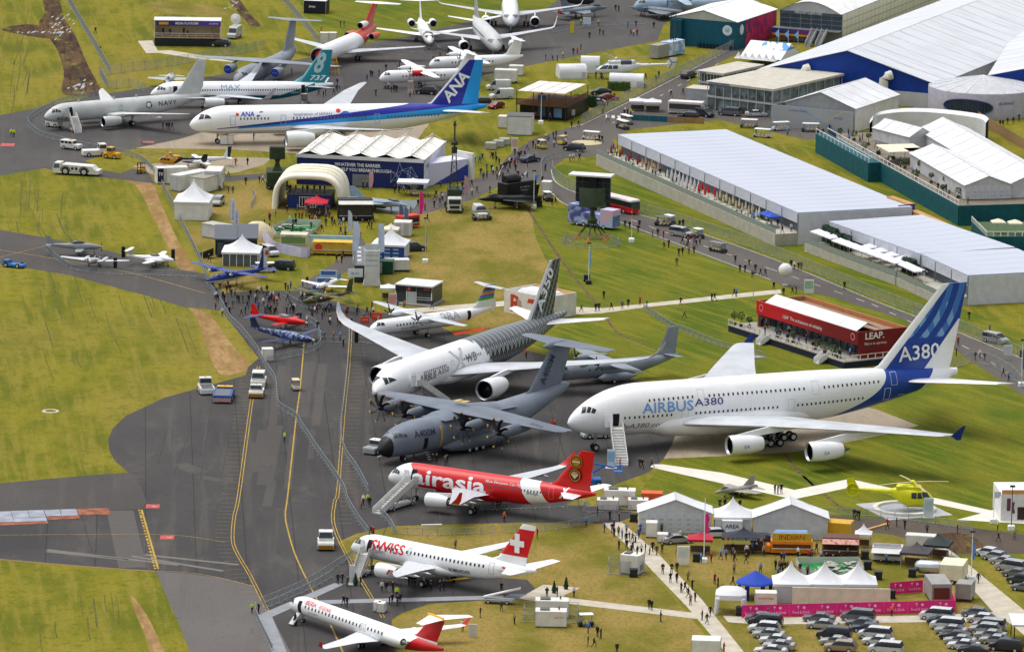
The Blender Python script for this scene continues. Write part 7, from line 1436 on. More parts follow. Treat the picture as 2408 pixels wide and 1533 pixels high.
sbox('container','grey roofed white container with fence panels on top','container',474,557,-40,6,3,2.6,M((196,198,200)),roof=M((176,174,168)))
for k,(u,v,lab)in enumerate(((506,605,'left black hospitality unit with sloping grey roof and stairs'),(556,603,'right black hospitality unit with sloping grey roof'))):
 q=G(u,v);t=TH('hospitality_unit',lab,'stand',(q.x,q.y,0),rad(2),'black hospitality units');MB().box(0,3.9,0,8,.5,3.4).build('body',M((30,36,44),.3),t);MB().add([(-.2,-.3,3.4),(4.1,-.3,3.4),(4.1,8.2,4.6),(-.2,8.2,4.6),(-.2,-.3,3.6),(4.1,-.3,3.6),(4.1,8.2,4.8),(-.2,8.2,4.8)],[(3,2,1,0),(4,5,6,7),(0,1,5,4),(1,2,6,5),(2,3,7,6),(3,0,4,7)]).build('roof',M((84,90,98),.5),t);MB().box(.4,1.5,-.03,-.005,.5,2.8).build('door',M((70,80,90),.2),t)
 if k==0:steps(t,-2.3,-.8,.9,2.0,1.4,STRUT,BLKM,0,n=5)
for u,v,lab in((541,520,'upper white feather flag with blue lettering beside the container'),(549,545,'lower white feather flag with blue lettering by the black units')):
 q=G(u,v+20);t=TH('banner_flag',lab,'flag',(q.x,q.y,0),0);MB().tube((0,0,0),(0,0,6),.05,6).build('pole',POSTM,t);MB().box(.06,1.0,-.02,.02,1.5,6).build('cloth',M((206,210,226)),t);tpart('Bombardier',t,M((50,70,150)),3.4,lambda a,b:(.75-b,-.04,3.7+a),height=.45)
q=G(523,625);pagoda('tent','white peaked tent with glazed front behind the dark blue twin turboprop',(q.x,q.y,0),rad(-2),6.8,7,2.6,5.6,WALLW,front=M((90,96,100),.2));t=bpy.data.objects['tent'];[(lambda mb:mb.build('door_post',PWH,t))(MB().box(x,x+.12,-.06,-.01,0,2.3))for x in(.0,1.3,2.6,3.9,5.2,6.6)]
# dome behind the black units, food court with screen fence
q=G(578,566);t=TH('dome_tent','low cream dome tent behind the black hospitality units','tent',(q.x+2,q.y+4,0),0);MB().lathe([(0,3.4),(1.2,3.1),(2.2,2.3),(2.9,1.2),(3.1,.05)],'z',(0,0,0),24,0,False).build('shell',M((206,192,160),.8),t,True)
t=TH('screen_fence','lavender-white screen fence curving round the food court','fence',(0,0,0),0);P=gpath([(613,560),(630,575),(648,592),(690,602),(722,606),(732,596)]);k=0
for a,b in zip(P[:-1:3],P[3::3]):MB().add([(a.x,a.y,0),(b.x,b.y,0),(b.x,b.y,1.9),(a.x,a.y,1.9),(a.x,a.y+.06,0),(b.x,b.y+.06,0),(b.x,b.y+.06,1.9),(a.x,a.y+.06,1.9)],[(0,1,2,3),(7,6,5,4),(3,2,6,7),(0,3,7,4),(1,5,6,2)]).build('fence_panel',M((206,204,232),.7),t)
def stall(name,label,u,v,hdg,W,D,H,body,front=None,awn=None,sign=None,signm=None,group=None,cat='food stall',text=None,textm=None):
 q=G(u,v);t=TH(name,label,cat,(q.x,q.y,0),rad(hdg),group);MB().bbox(0,W,0,D,.35,H,.06).build('body',body,t);MB().box(.3,W-.3,-.03,-.004,1.1,H-.5).build('serving_hatch',front or M((40,36,34)),t);MB().box(.2,W-.2,-.35,-.03,1.0,1.1).build('counter',M((170,170,166)),t)
 if awn:MB().add([(0,0,H-.3),(W,0,H-.3),(W,-1.4,H-.75),(0,-1.4,H-.75),(0,0,H-.2),(W,0,H-.2),(W,-1.4,H-.68),(0,-1.4,H-.68)],[(0,1,2,3),(7,6,5,4),(3,2,6,7),(0,3,7,4),(1,5,6,2)]).build('awning',awn,t)
 if sign:MB().box(.2,W-.2,.1,.25,H+.003,H+sign).build('sign_board',signm or body,t)
 if text:twall(text,t,textm or PWH,W*.6,W/2,-.05 if not sign else .07,(H-.42)if not sign else H+sign*.2,height=.35 if not sign else sign*.6)
 wheels(t,[(W*.3,.1),(W*.7,.1)],.3,.2);return t
stall('food_stall','cream stall with green grass skirt inside the screen fence',658,586,-4,5.2,3,2.9,M((206,198,178)),M((110,140,80)),None,None,text='Ambience Court',textm=M((90,90,86)));stall('food_stall','yellow stall with red round logo in the food court',734,600,-3,8.4,2.8,2.6,M((214,176,60)),M((196,160,60)),None,None,text='THE HOG ROAST',textm=M((120,60,40)))
t=bpy.data.objects['food_stall.001'];MB().lathe([(-.05,.01),(-.05,.7)],'y',(1.2,0,1.6),16,0,False).build('logo',M((206,56,40)),t)
sbox('wall_panel_screen','pale blue back wall behind the yellow stall','screen',728,588,-3,9.6,.3,2.9,M((160,200,214)),feet=False)
# artificial-grass seating areas
for lab,pts in(('green artificial-grass seating enclosure above the food court',[(640,545),(680,528),(755,530),(730,558),(650,560)]),('green artificial-grass seating enclosure behind the three-peaked tent',[(1885,1350),(1872,1326),(2020,1325),(2032,1352),(1960,1368)])):
 W=[G(u,v)for u,v in pts];c=sum(W,Vector())/len(W);t=TH('seating_enclosure',lab,'seating area',(c.x,c.y,0),0);MB().prism([(p.x-c.x,p.y-c.y)for p in W],0,.06).build('artificial_grass',M((30,130,60),.9,0,.3),t)
 for a,b in zip(W,W[1:]+W[:1]):
  a=a-c;b=b-c;MB().add([(a.x,a.y,0),(b.x,b.y,0),(b.x,b.y,1.1),(a.x,a.y,1.1),(a.x,a.y+.06,0),(b.x,b.y+.06,0),(b.x,b.y+.06,1.1),(a.x,a.y+.06,1.1)],[(0,1,2,3),(7,6,5,4),(3,2,6,7)]).build('side_panel',M((196,200,190)),t)
def make_set():
 t=bpy.data.objects.new('picnic_table',None);COL.objects.link(t);MB().box(-.9,.9,-.38,.38,.7,.76).build('table_top',M((160,158,150)),t)
 for y in(-.7,.7):MB().box(-.9,.9,y-.14,y+.14,.42,.47).build('bench',M((130,128,120)),t)
 for x in(-.6,.6):MB().tube((x,-.7,0),(x,.1,.72),.04,4).tube((x,.7,0),(x,-.1,.72),.04,4).build('leg',M((110,108,100)),t)
 return t
S0=make_set();rr=random.Random(4);spots=sorted((660+rr.uniform(-8,80),536+rr.uniform(0,18))for k in range(9))+sorted((1888+rr.uniform(0,130),1331+rr.uniform(0,26))for k in range(12));NTH=['first','second','third','fourth','fifth','sixth','seventh','eighth','ninth','tenth','eleventh','twelfth','thirteenth','fourteenth','fifteenth','sixteenth']
for k,(u,v)in enumerate(spots):q=G(u,v);r=dup(S0,(q.x,q.y,.06),rr.uniform(0,3),'%s picnic table from the left on the artificial grass %s'%(NTH[k if k<9 else k-9],'above the food court' if k<9 else 'behind the three-peaked tent'),'picnic tables '+('above the food court' if k<9 else 'behind the three-peaked tent'));r['category']='table';r.name='picnic_table'
kill(S0)
# red gazebo, black catering truck near the arch tent
def gazebo(name,label,u,v,hdg,W,D,eave,peak,roof,group=None,text=None,tm=None):
 q=G(u,v);t=pagoda(name,label,(q.x,q.y,0),rad(hdg),W,D,eave,peak,roof=roof,cat='gazebo',group=group,open_=True);MB().box(.2,W-.2,D*.5,D*.62,.2,1.1).build('counter',M((90,70,56)),t)
 if text:twall(text,t,tm or PWH,W*.7,W/2,-.22,eave-.3,height=.24)
 return t
gazebo('gazebo','crimson gazebo in front of the arched tent',718,508,-3,4.0,4.0,2.6,4.0,M((190,24,50),.7),text='CABOODLES')
t=stall('catering_truck','black catering truck with open awning right of the crimson gazebo',795,520,6,6.8,3,4.2,M((34,36,38)),M((60,56,50)),M((206,204,200)),cat='food truck')
for u,v,c,h,lab in((995-10,530,PINK,5.5,'tall pink feather flag beside the black catering truck'),(1043,470,(210,160,170),4.5,'pink-white feather flag left of the grey mock-up fighter'),(1000+92,466,(206,150,160),4.5,'red-white feather flag behind the radar truck'),(818,545+10,(196,206,226),5,'pale blue feather flag left of the white steps'),(1125-187,535,(80,110,140),4.5,'blue feather flag above the white peaked tent'),(950,540,(90,120,150),4.5,'second blue feather flag above the white peaked tent'),(1155,745-3,(214,210,206),3.2,'white feather flag behind the rainbow-finned turboprop'),(1216,745,(214,190,186),3.2,'white and red feather flag near the white box stand'),(1235-300,565,(206,30,30),.1,''),(836,590,(186,200,230),5.5,'blue lettered feather flag on the manned stand, left'),(972,590,(186,200,230),5.5,'skip')):
 if not lab or lab=='skip':continue
 q=G(u if u<1200 else u,v);
 if 'catering' in lab:q=G(986,515)
 if 'grey mock-up' in lab:q=G(868,452)
 t=TH('feather_flag',lab,'flag',(q.x,q.y,0),.1,'feather flags');MB().tube((0,0,0),(0,0,h),.035,5).build('pole',POSTM,t);MB().loft([[(x0,-.015,z),(x1,-.015,z),(x1,.015,z),(x0,.015,z)]for x0,x1,z in((.03,.5,.9),(.03,.85,h*.5),(.03,.8,h*.85),(.03,.35,h))]).build('cloth',M(c,.7),t)
# manned / unmanned stand: tower with decks, tent, trailer
q=G(858,672);t=TH('viewing_tower','white and grey viewing stand with tower, raised deck and lettering','stand',(q.x,q.y,0),rad(2));TW=M((206,208,210),.6)
MB().loft([[(x,y,z)for x,y in((-.1-i,-.1),(2.7+i,-.1),(2.7+i,2.4),(-.1-i,2.4))]for z,i in((0,.25),(1.2,0),(6.6,0))]).build('tower',TW,t);twall('MANNED',t,M((130,136,150)),2.2,1.3,-.12,4.6,height=.36);twall('UNMANNED',t,M((130,136,150)),2.4,1.3,-.12,3.6,height=.36);twall('B-N Group',t,M((60,96,150)),2.0,1.3,-.12,5.6,height=.36);MB().box(-.05,2.65,-.16,-.11,6.7,7.9).build('top_sign',M((200,208,216)),t);MB().box(-2.2,2.6,2.4,22,3.2,3.4).build('deck',M((110,114,116)),t)
for x in(-2.2,2.55):
 for k in range(8):MB().box(x,x+.06,2.5+k*2.4,4.75+k*2.4,3.4,4.5).build('deck_screen',M((186,190,194)),t)
mb=MB();[mb.tube((x,y,0),(x,y,3.2),.09,6)for x in(-2,2.4)for y in(3,8,13,18,21.5)];mb.build('deck_legs',POSTM,t,kind='stuff');MB().box(-2.0,2.4,3,21,0,3.1).build('under_deck_room',M((40,46,52)),t)
for k in range(8):MB().bbox(-1.4+(k%2)*1.8,-.6+(k%2)*1.8,3.5+k*2.1,4.3+k*2.1,3.4,4.15,.1).build('white_table',PWH,t)
MB().box(-3.2,-.4,-1.0,-.9,1.8,3.4).build('side_sign',M((206,214,222)),t);twall('B-N',t,M((60,96,150)),1.4,-1.8,-1.02,2.3,height=.4)
for x,y in((-2.2,6),(-2.2,14),(2.6,5),(2.6,12)):mb=MB();mb.tube((x,y,3.4),(x,y,9.6),.05,5);fp=mb.build('flagpole',POSTM,t);MB().box(x+.05,x+1.0,y-.02,y+.02,5.4,9.5).build('flag',M((190,202,230),.7),fp)
q=G(868,610);t=pagoda('tent','white peaked tent with blue printed sides beside the viewing tower',(q.x+.5,q.y,0),rad(-8),6.2,6.2,2.9,6.0,FABRIC2,front=M((38,74,150),.6));mb=MB();[mb.box(.8+(k%3)*1.6,1.9+(k%3)*1.6,-.02,-.005,.5+(k//3)*.7,.8+(k//3)*.7)for k in range(9)];mb.build('logos',M((150,176,214)),t,kind='stuff')
sbox('container','small white cabin behind the white peaked tent','container',925,556,-4,3.4,3,2.8,WB,door=[(.4,1),(2,1)]);stall('food_stall','orange-red food van behind the white cabin',946,540,40,4.4,2.2,2.5,M((206,60,40)),cat='food van');gazebo('gazebo','small cream gazebo left of the white cabin',900,566,-4,2.8,2.8,2.2,3.3,M((220,212,194),.7))
sbox('container','dark green container beside the viewing tower','container',882,645,-2,3.4,2.8,2.5,M((24,74,52)),door=[(.5,.8)]);car_=G(925,640);sbox('caravan','white camper van right of the dark green container','van',906,640,8,4.6,2.2,2.3,WB,z0=.4)
q=G(938,610);t=TH('tarpaulin_heap','bright blue tarpaulin heap at the foot of the peaked tent','tarpaulin',(q.x,q.y,0),0);mb=MB();mb.lathe([(0,1.5),(.5,1.2),(.9,.7),(1.1,.05)],'z',(0,0,0),9);mb.v=[(x*1.3+.3*sin(5*y),y,z+.15*sin(3*x))for x,y,z in mb.v];mb.build('tarpaulin',M((30,110,200),.6),t)
gz=gazebo('parasol_table','white parasol left of the small glass-fronted pavilion',896,706,0,2.6,2.6,2.3,3.0,FAB)
# radar vehicles
OLV=M((48,62,42),.7,0,.15);q=G(628,447);t=TH('radar_truck','dark green radar truck with raised box antenna behind the arched tent','radar vehicle',(q.x,q.y,0),rad(4));MB().bbox(0,4.2,0,6,1.0,3.6,.12).build('shelter',OLV,t);MB().box(.2,4.0,-.2,7,.6,1.0).build('chassis',M((40,44,38)),t);wheels(t,[(.4,.6),(3.8,.6),(.4,4.5),(3.8,4.5)],.55,.4);MB().loft([[(2.1+a*w,2.5+b*w,z)for a,b in((-1,-1),(1,-1),(1,1),(-1,1))]for z,w in((3.6,1.0),(4.6,.5),(5.4,.4),(5.9,.7))]).build('pedestal',OLV,t);MB().bbox(.5,3.6,1.9,3.4,5.9,8.4,.15).build('antenna_box',OLV,t)
for k in range(3):MB().box(.8+k*.95,1.5+k*.95,-.05,-.005,1.6,2.4).build('shelter_hatch',M((40,52,36)),t)
q=G(1053,503);t=TH('mast_truck','white-cabbed army truck carrying a tall dark lattice radar mast','radar vehicle',(q.x,q.y,0),rad(3));mb=MB();mb.bbox(0,2.7,0,2.3,.7,3.1,.15);c=mb.build('cab',M((196,198,190),.4),t);MB().box(.2,2.5,-.02,-.004,1.9,2.8).build('windscreen',M((50,60,64),.1),c);MB().box(.4,2.3,-.03,-.004,1.0,1.6).build('grille',M((44,46,48)),c)
for x in(.2,2.2):MB().box(x,x+.3,-.04,-.004,.75,.95).build('headlight',LAMP,c)
MB().box(0,2.7,2.4,10,.8,1.3).box(.1,2.6,3.4,8,1.3,4.2).build('equipment_body',OLV,t);wheels(t,[(.1,1.2),(2.6,1.2),(.1,6),(2.6,6),(.1,8),(2.6,8)],.55,.35);mb=MB();zs=[4.2+k*1.2 for k in range(7)]
for a,b in((-1,-1),(1,-1),(1,1),(-1,1)):mb.tube((1.35+a*.8,5.5+b*.8,4.2),(1.35+a*.3,5.5+b*.3,11.5),.09,5)
for i,z in enumerate(zs[:-1]):w0=.8-.5*i/6;w1=.8-.5*(i+1)/6;mb.tube((1.35-w0,5.5-w0,z),(1.35+w1,5.5-w1,z+1.2),.06,4);mb.tube((1.35+w0,5.5-w0,z),(1.35-w1,5.5-w1,z+1.2),.06,4)
mb.build('lattice_mast',M((40,48,40)),t);MB().tube((1.35,5.5,11.5),(1.35,5.5,17.5),.16).bbox(.8,1.9,5.0,6.0,11.2,12.4,.1).lathe([(12.8,.7),(13.3,.75),(13.8,.35)],'z',(1.35,5.5,0),12).lathe([(16.6,.4),(17.6,.1)],'z',(1.35,5.5,0),8).build('antenna',M((44,54,44)),t)
mb=MB();[mb.lathe([(0,.3),(.05,.3)],'z',(x,y,0),8)or mb.tube((x,y,0),(1.35,y,1.2),.07,5)for x in(-1.2,3.9)for y in(3.6,8)];mb.build('outriggers',M((40,48,40)),t,kind='stuff')
q=G(1392,560);t=TH('radar_antenna','dark olive radar dish on splayed legs with orange feet inside a round barrier','radar',(q.x,q.y,0),0);mb=MB();ang=[k*pi/3+.3 for k in range(6)]
for a in ang:mb=MB();mb.tube((.5*cos(a),.5*sin(a),3.2),(3.4*cos(a),3.4*sin(a),.1),.13,6);l=mb.build('leg',OLV,t);MB().lathe([(0,.4),(.12,.35)],'z',(3.4*cos(a),3.4*sin(a),0),8).tube((2.6*cos(a),2.6*sin(a),.9),(3.4*cos(a),3.4*sin(a),.12),.15,6).build('foot',M((206,96,40)),l)
MB().lathe([(2.9,.9),(3.6,1.0),(4.3,.5),(6.2,.35)],'z',(0,0,0),12).build('pedestal',OLV,t);mb=MB();R=[[(-2.6+5.0*i/8,-.9+.9*abs(i/4-1)**2+dy,z+.1)for i in range(9)]for z,dy in((6.0,0),(6.8,.15),(8.3,.5),(9.6,1.0))];mb.loft(R,False,closed=False);mb.build('reflector',OLV,t,True);MB().tube((0,-.3,6.2),(2.4,-2.6,6.6),.12).tube((2.4,-2.6,6.6),(2.4,-2.4,7.4),.2).build('feed_arm',OLV,t)
# large outdoor screen
q=G(1350,505);hd=rad(-14);t=TH('outdoor_screen','large outdoor screen seen from behind, black frame under a white canopy','screen',(G(1353,497).x,G(1353,497).y,0),hd);MB().box(0,7,0,.4,1.2,7.2).build('screen_back',M((26,28,34)),t);MB().box(-1.2,7.4,-1.6,2.0,7.3,7.6).build('canopy',FAB,t);MB().box(2.6,4.4,-.7,0,.5,7.2).build('lift_column',M((20,22,26)),t)
for i in range(5):
 for j in range(5):mb=MB();x=.1+i*1.38;z=1.4+j*1.16;mb.pipe([(x,-.08,z),(x+1.25,-.08,z),(x+1.25,-.08,z+1.05),(x,-.08,z+1.05),(x,-.08,z)],.05,4);mb.tube((x,-.08,z),(x+1.25,-.08,z+1.05),.04,4);mb.build('back_panel_frame',M((70,76,84)),t)
loc,hd,W=frm(1336,528,1440,543);t=TH('screen_trailer','trailer with purple and blue printed sides under the large screen','trailer',loc,hd);PRT=emat('dusk_print',lambda nt,x,y,z:cmix(nt,noise(nt,.5,3,dist=1).ss(.4,.6),(78,78,140),(160,176,220)),.6);MB().box(0,W,0,2.6,.6,2.8).build('body',PRT,t);MB().box(0,W*.3,-.05,2.7,.5,4.2).build('left_box',PRT,t);MB().box(W*.72,W,-.05,2.7,.5,3.9).build('right_box',emat('dawn_print',lambda nt,x,y,z:cmix(nt,noise(nt,.5,3,dist=1).ss(.4,.6),(150,190,226),(206,170,190)),.6),t);mb=MB();mb.box(0,W,-.06,2.7,4.2,4.25);wheels(t,[(W*.2,.1),(W*.35,.1),(W*.8,.1)],.45,.3);twall('PROSPERITY',t,PWH,W*.4,W*.5,-.03,.9,height=.5)
# black jet mock-up with its lettered trailer
fighter('display_jet','black inflatable-like fighter mock-up beside the lettered black trailer','fighter jet',back(1122,470,1.8,rad(12),0),rad(12),13,9,M((22,23,27),.35),M((40,42,50),.2),True,None,True,group='black display')
loc,hd,W=frm(1192,484,1262,474);t=TH('exhibition_trailer','black display trailer with white lettering at the end of the road','trailer',loc,hd);MB().bbox(0,W,0,3,.5,4.4,.15).build('body',M((24,25,29),.4),t);twall('Eurofighter',t,M((180,182,190)),2.6,W*.6,-.03,3.2,height=.4);twall('Typhoon',t,M((180,182,190)),2.4,W*.6,-.03,2.6,height=.4);wheels(t,[(1,.1),(2,.1),(W-1,.1)],.45,.3);MB().lathe([(0,.9),(2.4,1.1),(3.6,.9),(4.4,.3)],'x',(.5,1.4,4.9),10).build('air_hose',M((26,27,31),.4),t,True)
sbox('ticket_booth','white booth beside the lettered black trailer','booth',1272,462,-10,2.0,2,3.0,WB);pagoda('tent','small white canopy beside the grey mock-up fighter with people below',at(935,462),rad(-4),5.8,4,2.9,3.5,roof=FAB,open_=True)
# bottom-right show village
q=G(1502,1252);gable('marquee','white marquee with panelled windowed front, left of the pagoda tent',(q.x,q.y,0),rad(0),11.2,5,3.3,5.3,FAB,M((214,216,220)),'y','marquee',3,M((196,200,206)),wallpanels=8)
q=G(1681,1258);pagoda('tent','white pagoda tent with a sharp tall peak between the two marquees',(q.x,q.y,0),0,5.6,5.6,2.9,5.6,WALLW);q=G(1772,1266);gable('marquee','white marquee right of the pagoda tent with a grey lorry before it',(q.x,q.y,0),rad(0),11.4,5,3.4,5.5,FAB,M((214,216,220)),'y','marquee',3,M((196,200,206)))
t=sbox('lorry','silver-grey articulated lorry in front of the right marquee','lorry',1778,1263,-2,8.4,2.5,3.4,M((168,172,174),.5),z0=.9);mb=MB();mb.bbox(8.6,10.6,.1,2.4,.6,3.0,.2);c=mb.build('cab',M((190,192,194),.4),t);MB().box(9.2,10.3,.08,.095,1.8,2.6).build('cab_window',CGLASS,c);wheels(t,[(1.5,.2),(2.6,.2),(9.4,.2)],.48,.3)
t=sbox('tank_sign','white box sign with blue lettering before the pagoda tent','sign',1697,1262,-2,3.2,1.4,2.6,M((214,218,220)),z0=.5);twall('AREA',t,M((50,70,150)),2.2,1.6,-.03,1.4,bold=.02,height=.6)
gazebo('gazebo','black burger gazebo with orange corner logos',1700,1302,-1,6.2,3.4,2.6,3.9,M((42,46,58),.7),text='BURGER GRILL',tm=M((190,200,206)));t=bpy.data.objects['gazebo.002'];[(lambda mb:mb.build('logo',M((206,120,60)),t))(MB().lathe([(-.24,.01),(-.24,.26)],'y',(x,0,2.45),12,0,False))for x in(.4,5.8)];gazebo('gazebo','red food gazebo beside the tall pink banner',1620,1305,-2,3.4,3.2,2.5,3.4,M((176,30,56),.7))
def truck_stall():
 t=stall('food_truck','orange food truck with curry sign and blue canvas roof',1812,1304,-1,6.4,2.4,2.2,M((222,130,20),.5),M((90,50,20)),None,1.2,M((200,160,40)),cat='food truck',text='INDIAN',textm=M((150,40,40)));MB().lathe([(-3.2,.2),(-2.4,1.2),(2.4,1.2),(3.2,.2)],'x',(3.2,2.6,2.2),12).build('canvas_roof',M((120,150,190)),t,True);MB().bbox(-.9,0,.2,2.2,.4,1.5,.15).build('bonnet',M((222,130,20),.5),t)
truck_stall();t=stall('food_stall','brown timber food stall with speckled pink awning',1933,1308,-3,5.6,3,3.0,M((96,62,44)),M((40,26,20)),emat('worn_awning',lambda nt,x,y,z:cmix(nt,noise(nt,1.6,4).ss(.45,.6),(196,150,136),(150,96,80)),.8));sbox('container','yellow container behind the brown timber stall','container',1942,1266,-14,3.8,3,2.6,M((206,160,40)))
gazebo('gazebo','small white peaked gazebo right of the brown timber stall',2012,1288,-6,2.2,2.2,2.2,3.8,FAB);stall('food_stall','pale silver rounded food stall with small roof sign',2050,1320,-8,4.6,2.4,2.4,M((206,206,204),.35),M((120,110,90)),M((210,210,210)),.5);gazebo('gazebo','dark grey printed gazebo right of the silver stall',2118,1334,-14,4.0,4,2.4,3.8,M((72,66,72),.7));gazebo('gazebo','black green-tinged gazebo behind the dark grey printed one',2172,1314,-14,3.6,4,2.3,3.8,M((42,52,52),.7))
sbox('delivery_van','white van behind the dark gazebos','van',2128,1290,-10,4.6,2,2.2,WB,z0=.4)
q=G(2150,1352);t=TH('silver_caravan','polished silver rounded caravan right of the dark gazebos','caravan',(q.x,q.y,0),rad(-14));mb=MB();R=[[(x,1.1*w*cos(a),1.45+1.05*w*sin(a))for a in[2*pi*k/16 for k in range(16)]]for x,w in((0,.3),(.3,.75),(.9,1),(4,1),(4.6,.75),(4.9,.3))];mb.loft(R);mb.build('shell',M((190,194,198),.18,.8,.05),t,True);wheels(t,[(2.2,-.9),(2.2,.9)],.35,.2)
t=sbox('trailer','cream box trailer beside the path at the car park','trailer',2208,1372,-12,3.6,5,3.0,M((222,216,188)),z0=.6);wheels(t,[(2.0,.05)],.36,.2);sbox('trailer','grey box trailer at the end of the pink fence','trailer',2246,1414,-14,2.4,3,2.8,M((150,148,144)),z0=.5);t=sbox('catering_truck','grey and brown catering truck inside the pink fence corner','truck',2190,1422,6,3.0,6.5,3.2,M((150,148,146)),z0=.5);MB().box(.3,2.7,-.05,-.01,.9,2.6).build('rear_panel',M((96,50,40)),t)
# three-peaked tent with long wall
for k,lab in enumerate(('left','middle','right')):q=G(1820+k*79,1417);pagoda('tent','white peaked tent, %s one of the three joined behind the long cream wall'%lab,(q.x,q.y,0),0,5.1,5.2,2.9,5.9,WALLW,group='three joined peaked tents')
q=G(1862,1420);t=TH('cream_wall','long plain cream wall below the three white peaks','wall',(q.x,q.y-.6,0),0);n=6;mb=MB();mb.box(.01,2.4,-.1,.1,0,2.75);m=mb.mesh('wall_panel',M((222,216,196),.7));pcs(t,'wall_panel',m,[(k*2.42,0,0)for k in range(n)])
q=G(1775,1405);t=TH('round_gazebo','round blue-roofed gazebo at the left end of the pink fence','gazebo',(q.x,q.y,0),0);MB().lathe([(2.35,2.9),(2.6,2.75),(3.3,1.5),(3.9,.5),(4.2,.03)],'z',(0,0,0),16).build('roof',M((30,66,170),.7),t)
for k in range(6):a=k*pi/3;MB().box(2.3*cos(a)-.25,2.3*cos(a)+.25,2.3*sin(a)-.1,2.3*sin(a)+.1,0,2.4).build('leg',M((24,44,110)),t)
q=G(1682,1444);t=TH('inflatable_gazebo','white inflatable domed gazebo beside the path','gazebo',(q.x,q.y,0),rad(-4));W=4.3;MB().bbox(-.1,W+.1,-.1,4.1,2.2,3.6,.7).build('canopy',FAB,t,True)
for x in(.1,W-.1):
 for y in(.1,3.9):MB().tube((x,y,0),(x+(.2 if x<1 else-.2),y,2.4),.3,10,0,.38).build('leg',FAB,t,True)
t=sbox('freezer_box','white freezer box with orange lettering at the pink fence','box',1776,1426,0,3.2,2.2,2.1,M((226,222,214)));twall('easyfridge',t,M((220,110,70)),2.4,1.6,-.03,1.2,height=.4,bold=.01)
# pink fence
PK=M((226,38,128),.6,0,.08)
def pink(label,pts,h=1.9):
 t=TH('banner_fence',label,'fence',(0,0,0),0,'pink banner fences');
 for(u0,v0),(u1,v1)in zip(pts[:-1],pts[1:]):
  a=G(u0,v0);b=G(u1,v1);L=(b-a).length;n=max(1,round(L/3.5));d=(b-a)/n;hd=atan2(d.y,d.x)
  for k in range(n):
   q=a+d*k;mb=MB();mb.box(0,d.length-.03,-.03,.03,.05,h);o=mb.build('banner_panel',PK,t);o.location=(q.x,q.y,0);o.rotation_euler=(0,0,hd)
   x=twall('Food & Drink',o,M((246,200,226)),d.length*.72,d.length/2,-.04,.45,height=.42);mb=MB();c=d.length/2;mb.box(c-.5,c-.44,-.045,-.035,1.1,1.6);mb.box(c-.62,c-.32,-.046,-.034,1.45,1.6);mb.build('fork_symbol',M((246,190,220)),o);MB().lathe([(-.045,.01),(-.045,.22)],'y',(c+.4,0,1.35),10,0,False).build('cup_symbol',M((246,190,220)),o)
 return t
pink('pink lettered banner fence along the front of the food area',[(1744,1452),(2190,1441),(2246,1440)]);pink('pink banner fence closing the right end of the food area',[(2092,1398),(2170,1392)]);pink('short pink banner fence on the right side of the food area',[(2246,1440),(2228,1402)])
# generators inside mesh fences
for lab,u,v,hdg,W,D,H in(('white generator in a mesh cage beside the diagonal path',1457,1348,-22,3.0,2.6,3.0),('white twin generator on the lower grass, rear unit',1258,1452,-1,4.9,2.4,2.6),('white twin generator on the lower grass, front unit',1258,1474,-1,4.6,2.4,2.4),('white generator behind the red airliner tail, upper',1419,1190,-2,5.0,2.4,2.6),('white tank unit behind the red airliner tail, lower left',1403,1200,-2,3.4,2.2,1.7),('white tank unit behind the red airliner tail, lower right',1476,1200,-2,3.2,2.2,1.7),('white cabinet in front of the left marquee',1518,1264,-2,1.8,2,2.4),('low white cabinet in front of the left marquee',1545,1276,-2,1.7,1.6,1.4),('white air-conditioning unit on the near apron corner',877,1438,-10,1.1,1.6,1.5),('second white unit on the near apron corner',886,1441,-10,1.1,1.6,1.5),('white ground power cabinet under the long twinjet, left',518,341,0,1.5,1.4,1.9),('white ground power cabinet under the long twinjet, right',533,341,0,1.3,1.4,1.9),('white cabinet behind the trijet, left',752,104,0,2.0,1.6,2.6),('white cabinet behind the trijet, right',771,104,0,2.0,1.6,2.6),('white cabinet with dark base at the fence corner by the blue turboprop',618,850,10,1.9,1.8,2.2)):
 t=sbox('generator',lab,'generator',u,v,hdg,W,D,H,M((222,220,212),.45),vent=W>2.5)
 if W>4:twall('aggreko',t,M((226,120,70)),W*.3,W*.75,-.03,H*.6,height=.35)
sbox('skip_container','orange box container behind the white generators','container',1507,1182,-3,3.4,2.2,1.6,M((222,92,40)))
sbox('mobile_toilet','white rounded trailer cabin at the bottom edge beside the path','trailer',1625,1552,-4,4.1,3,3.0,M((226,226,222)),z0=.5)
loc,hd,W,D=box3((2353,1152),(2440,1160),(2470,1150),4.2);t=TH('white_pavilion','white box pavilion with timber parapet cut off by the right edge','pavilion',at(2353,1224),rad(4));MB().box(0,9,0,9,0,4.2).build('body',M((222,222,224)),t);MB().box(.1,9,.1,.25,4.2,4.9).build('timber_parapet',M((206,160,100)),t);MB().box(2.6,8,-.05,-.01,.2,2.2).build('opening',M((60,40,36)),t);MB().box(.9,1.5,-.06,-.02,1.6,3.6).build('poster',M((110,60,90)),t)
# right-edge canopy over the car park
q=G(2376,1512);t=TH('flat_canopy','white flat canopy cut off by the right edge above the car park','canopy',(q.x,q.y,0),0);MB().box(0,6,-2,5,3.0,3.25).build('roof',FAB,t);mb=MB();[mb.tube((x,y,0),(x,y,3),.08)for x in(.4,5)for y in(-1.6,4.5)];mb.build('posts',BLKM,t,kind='stuff')
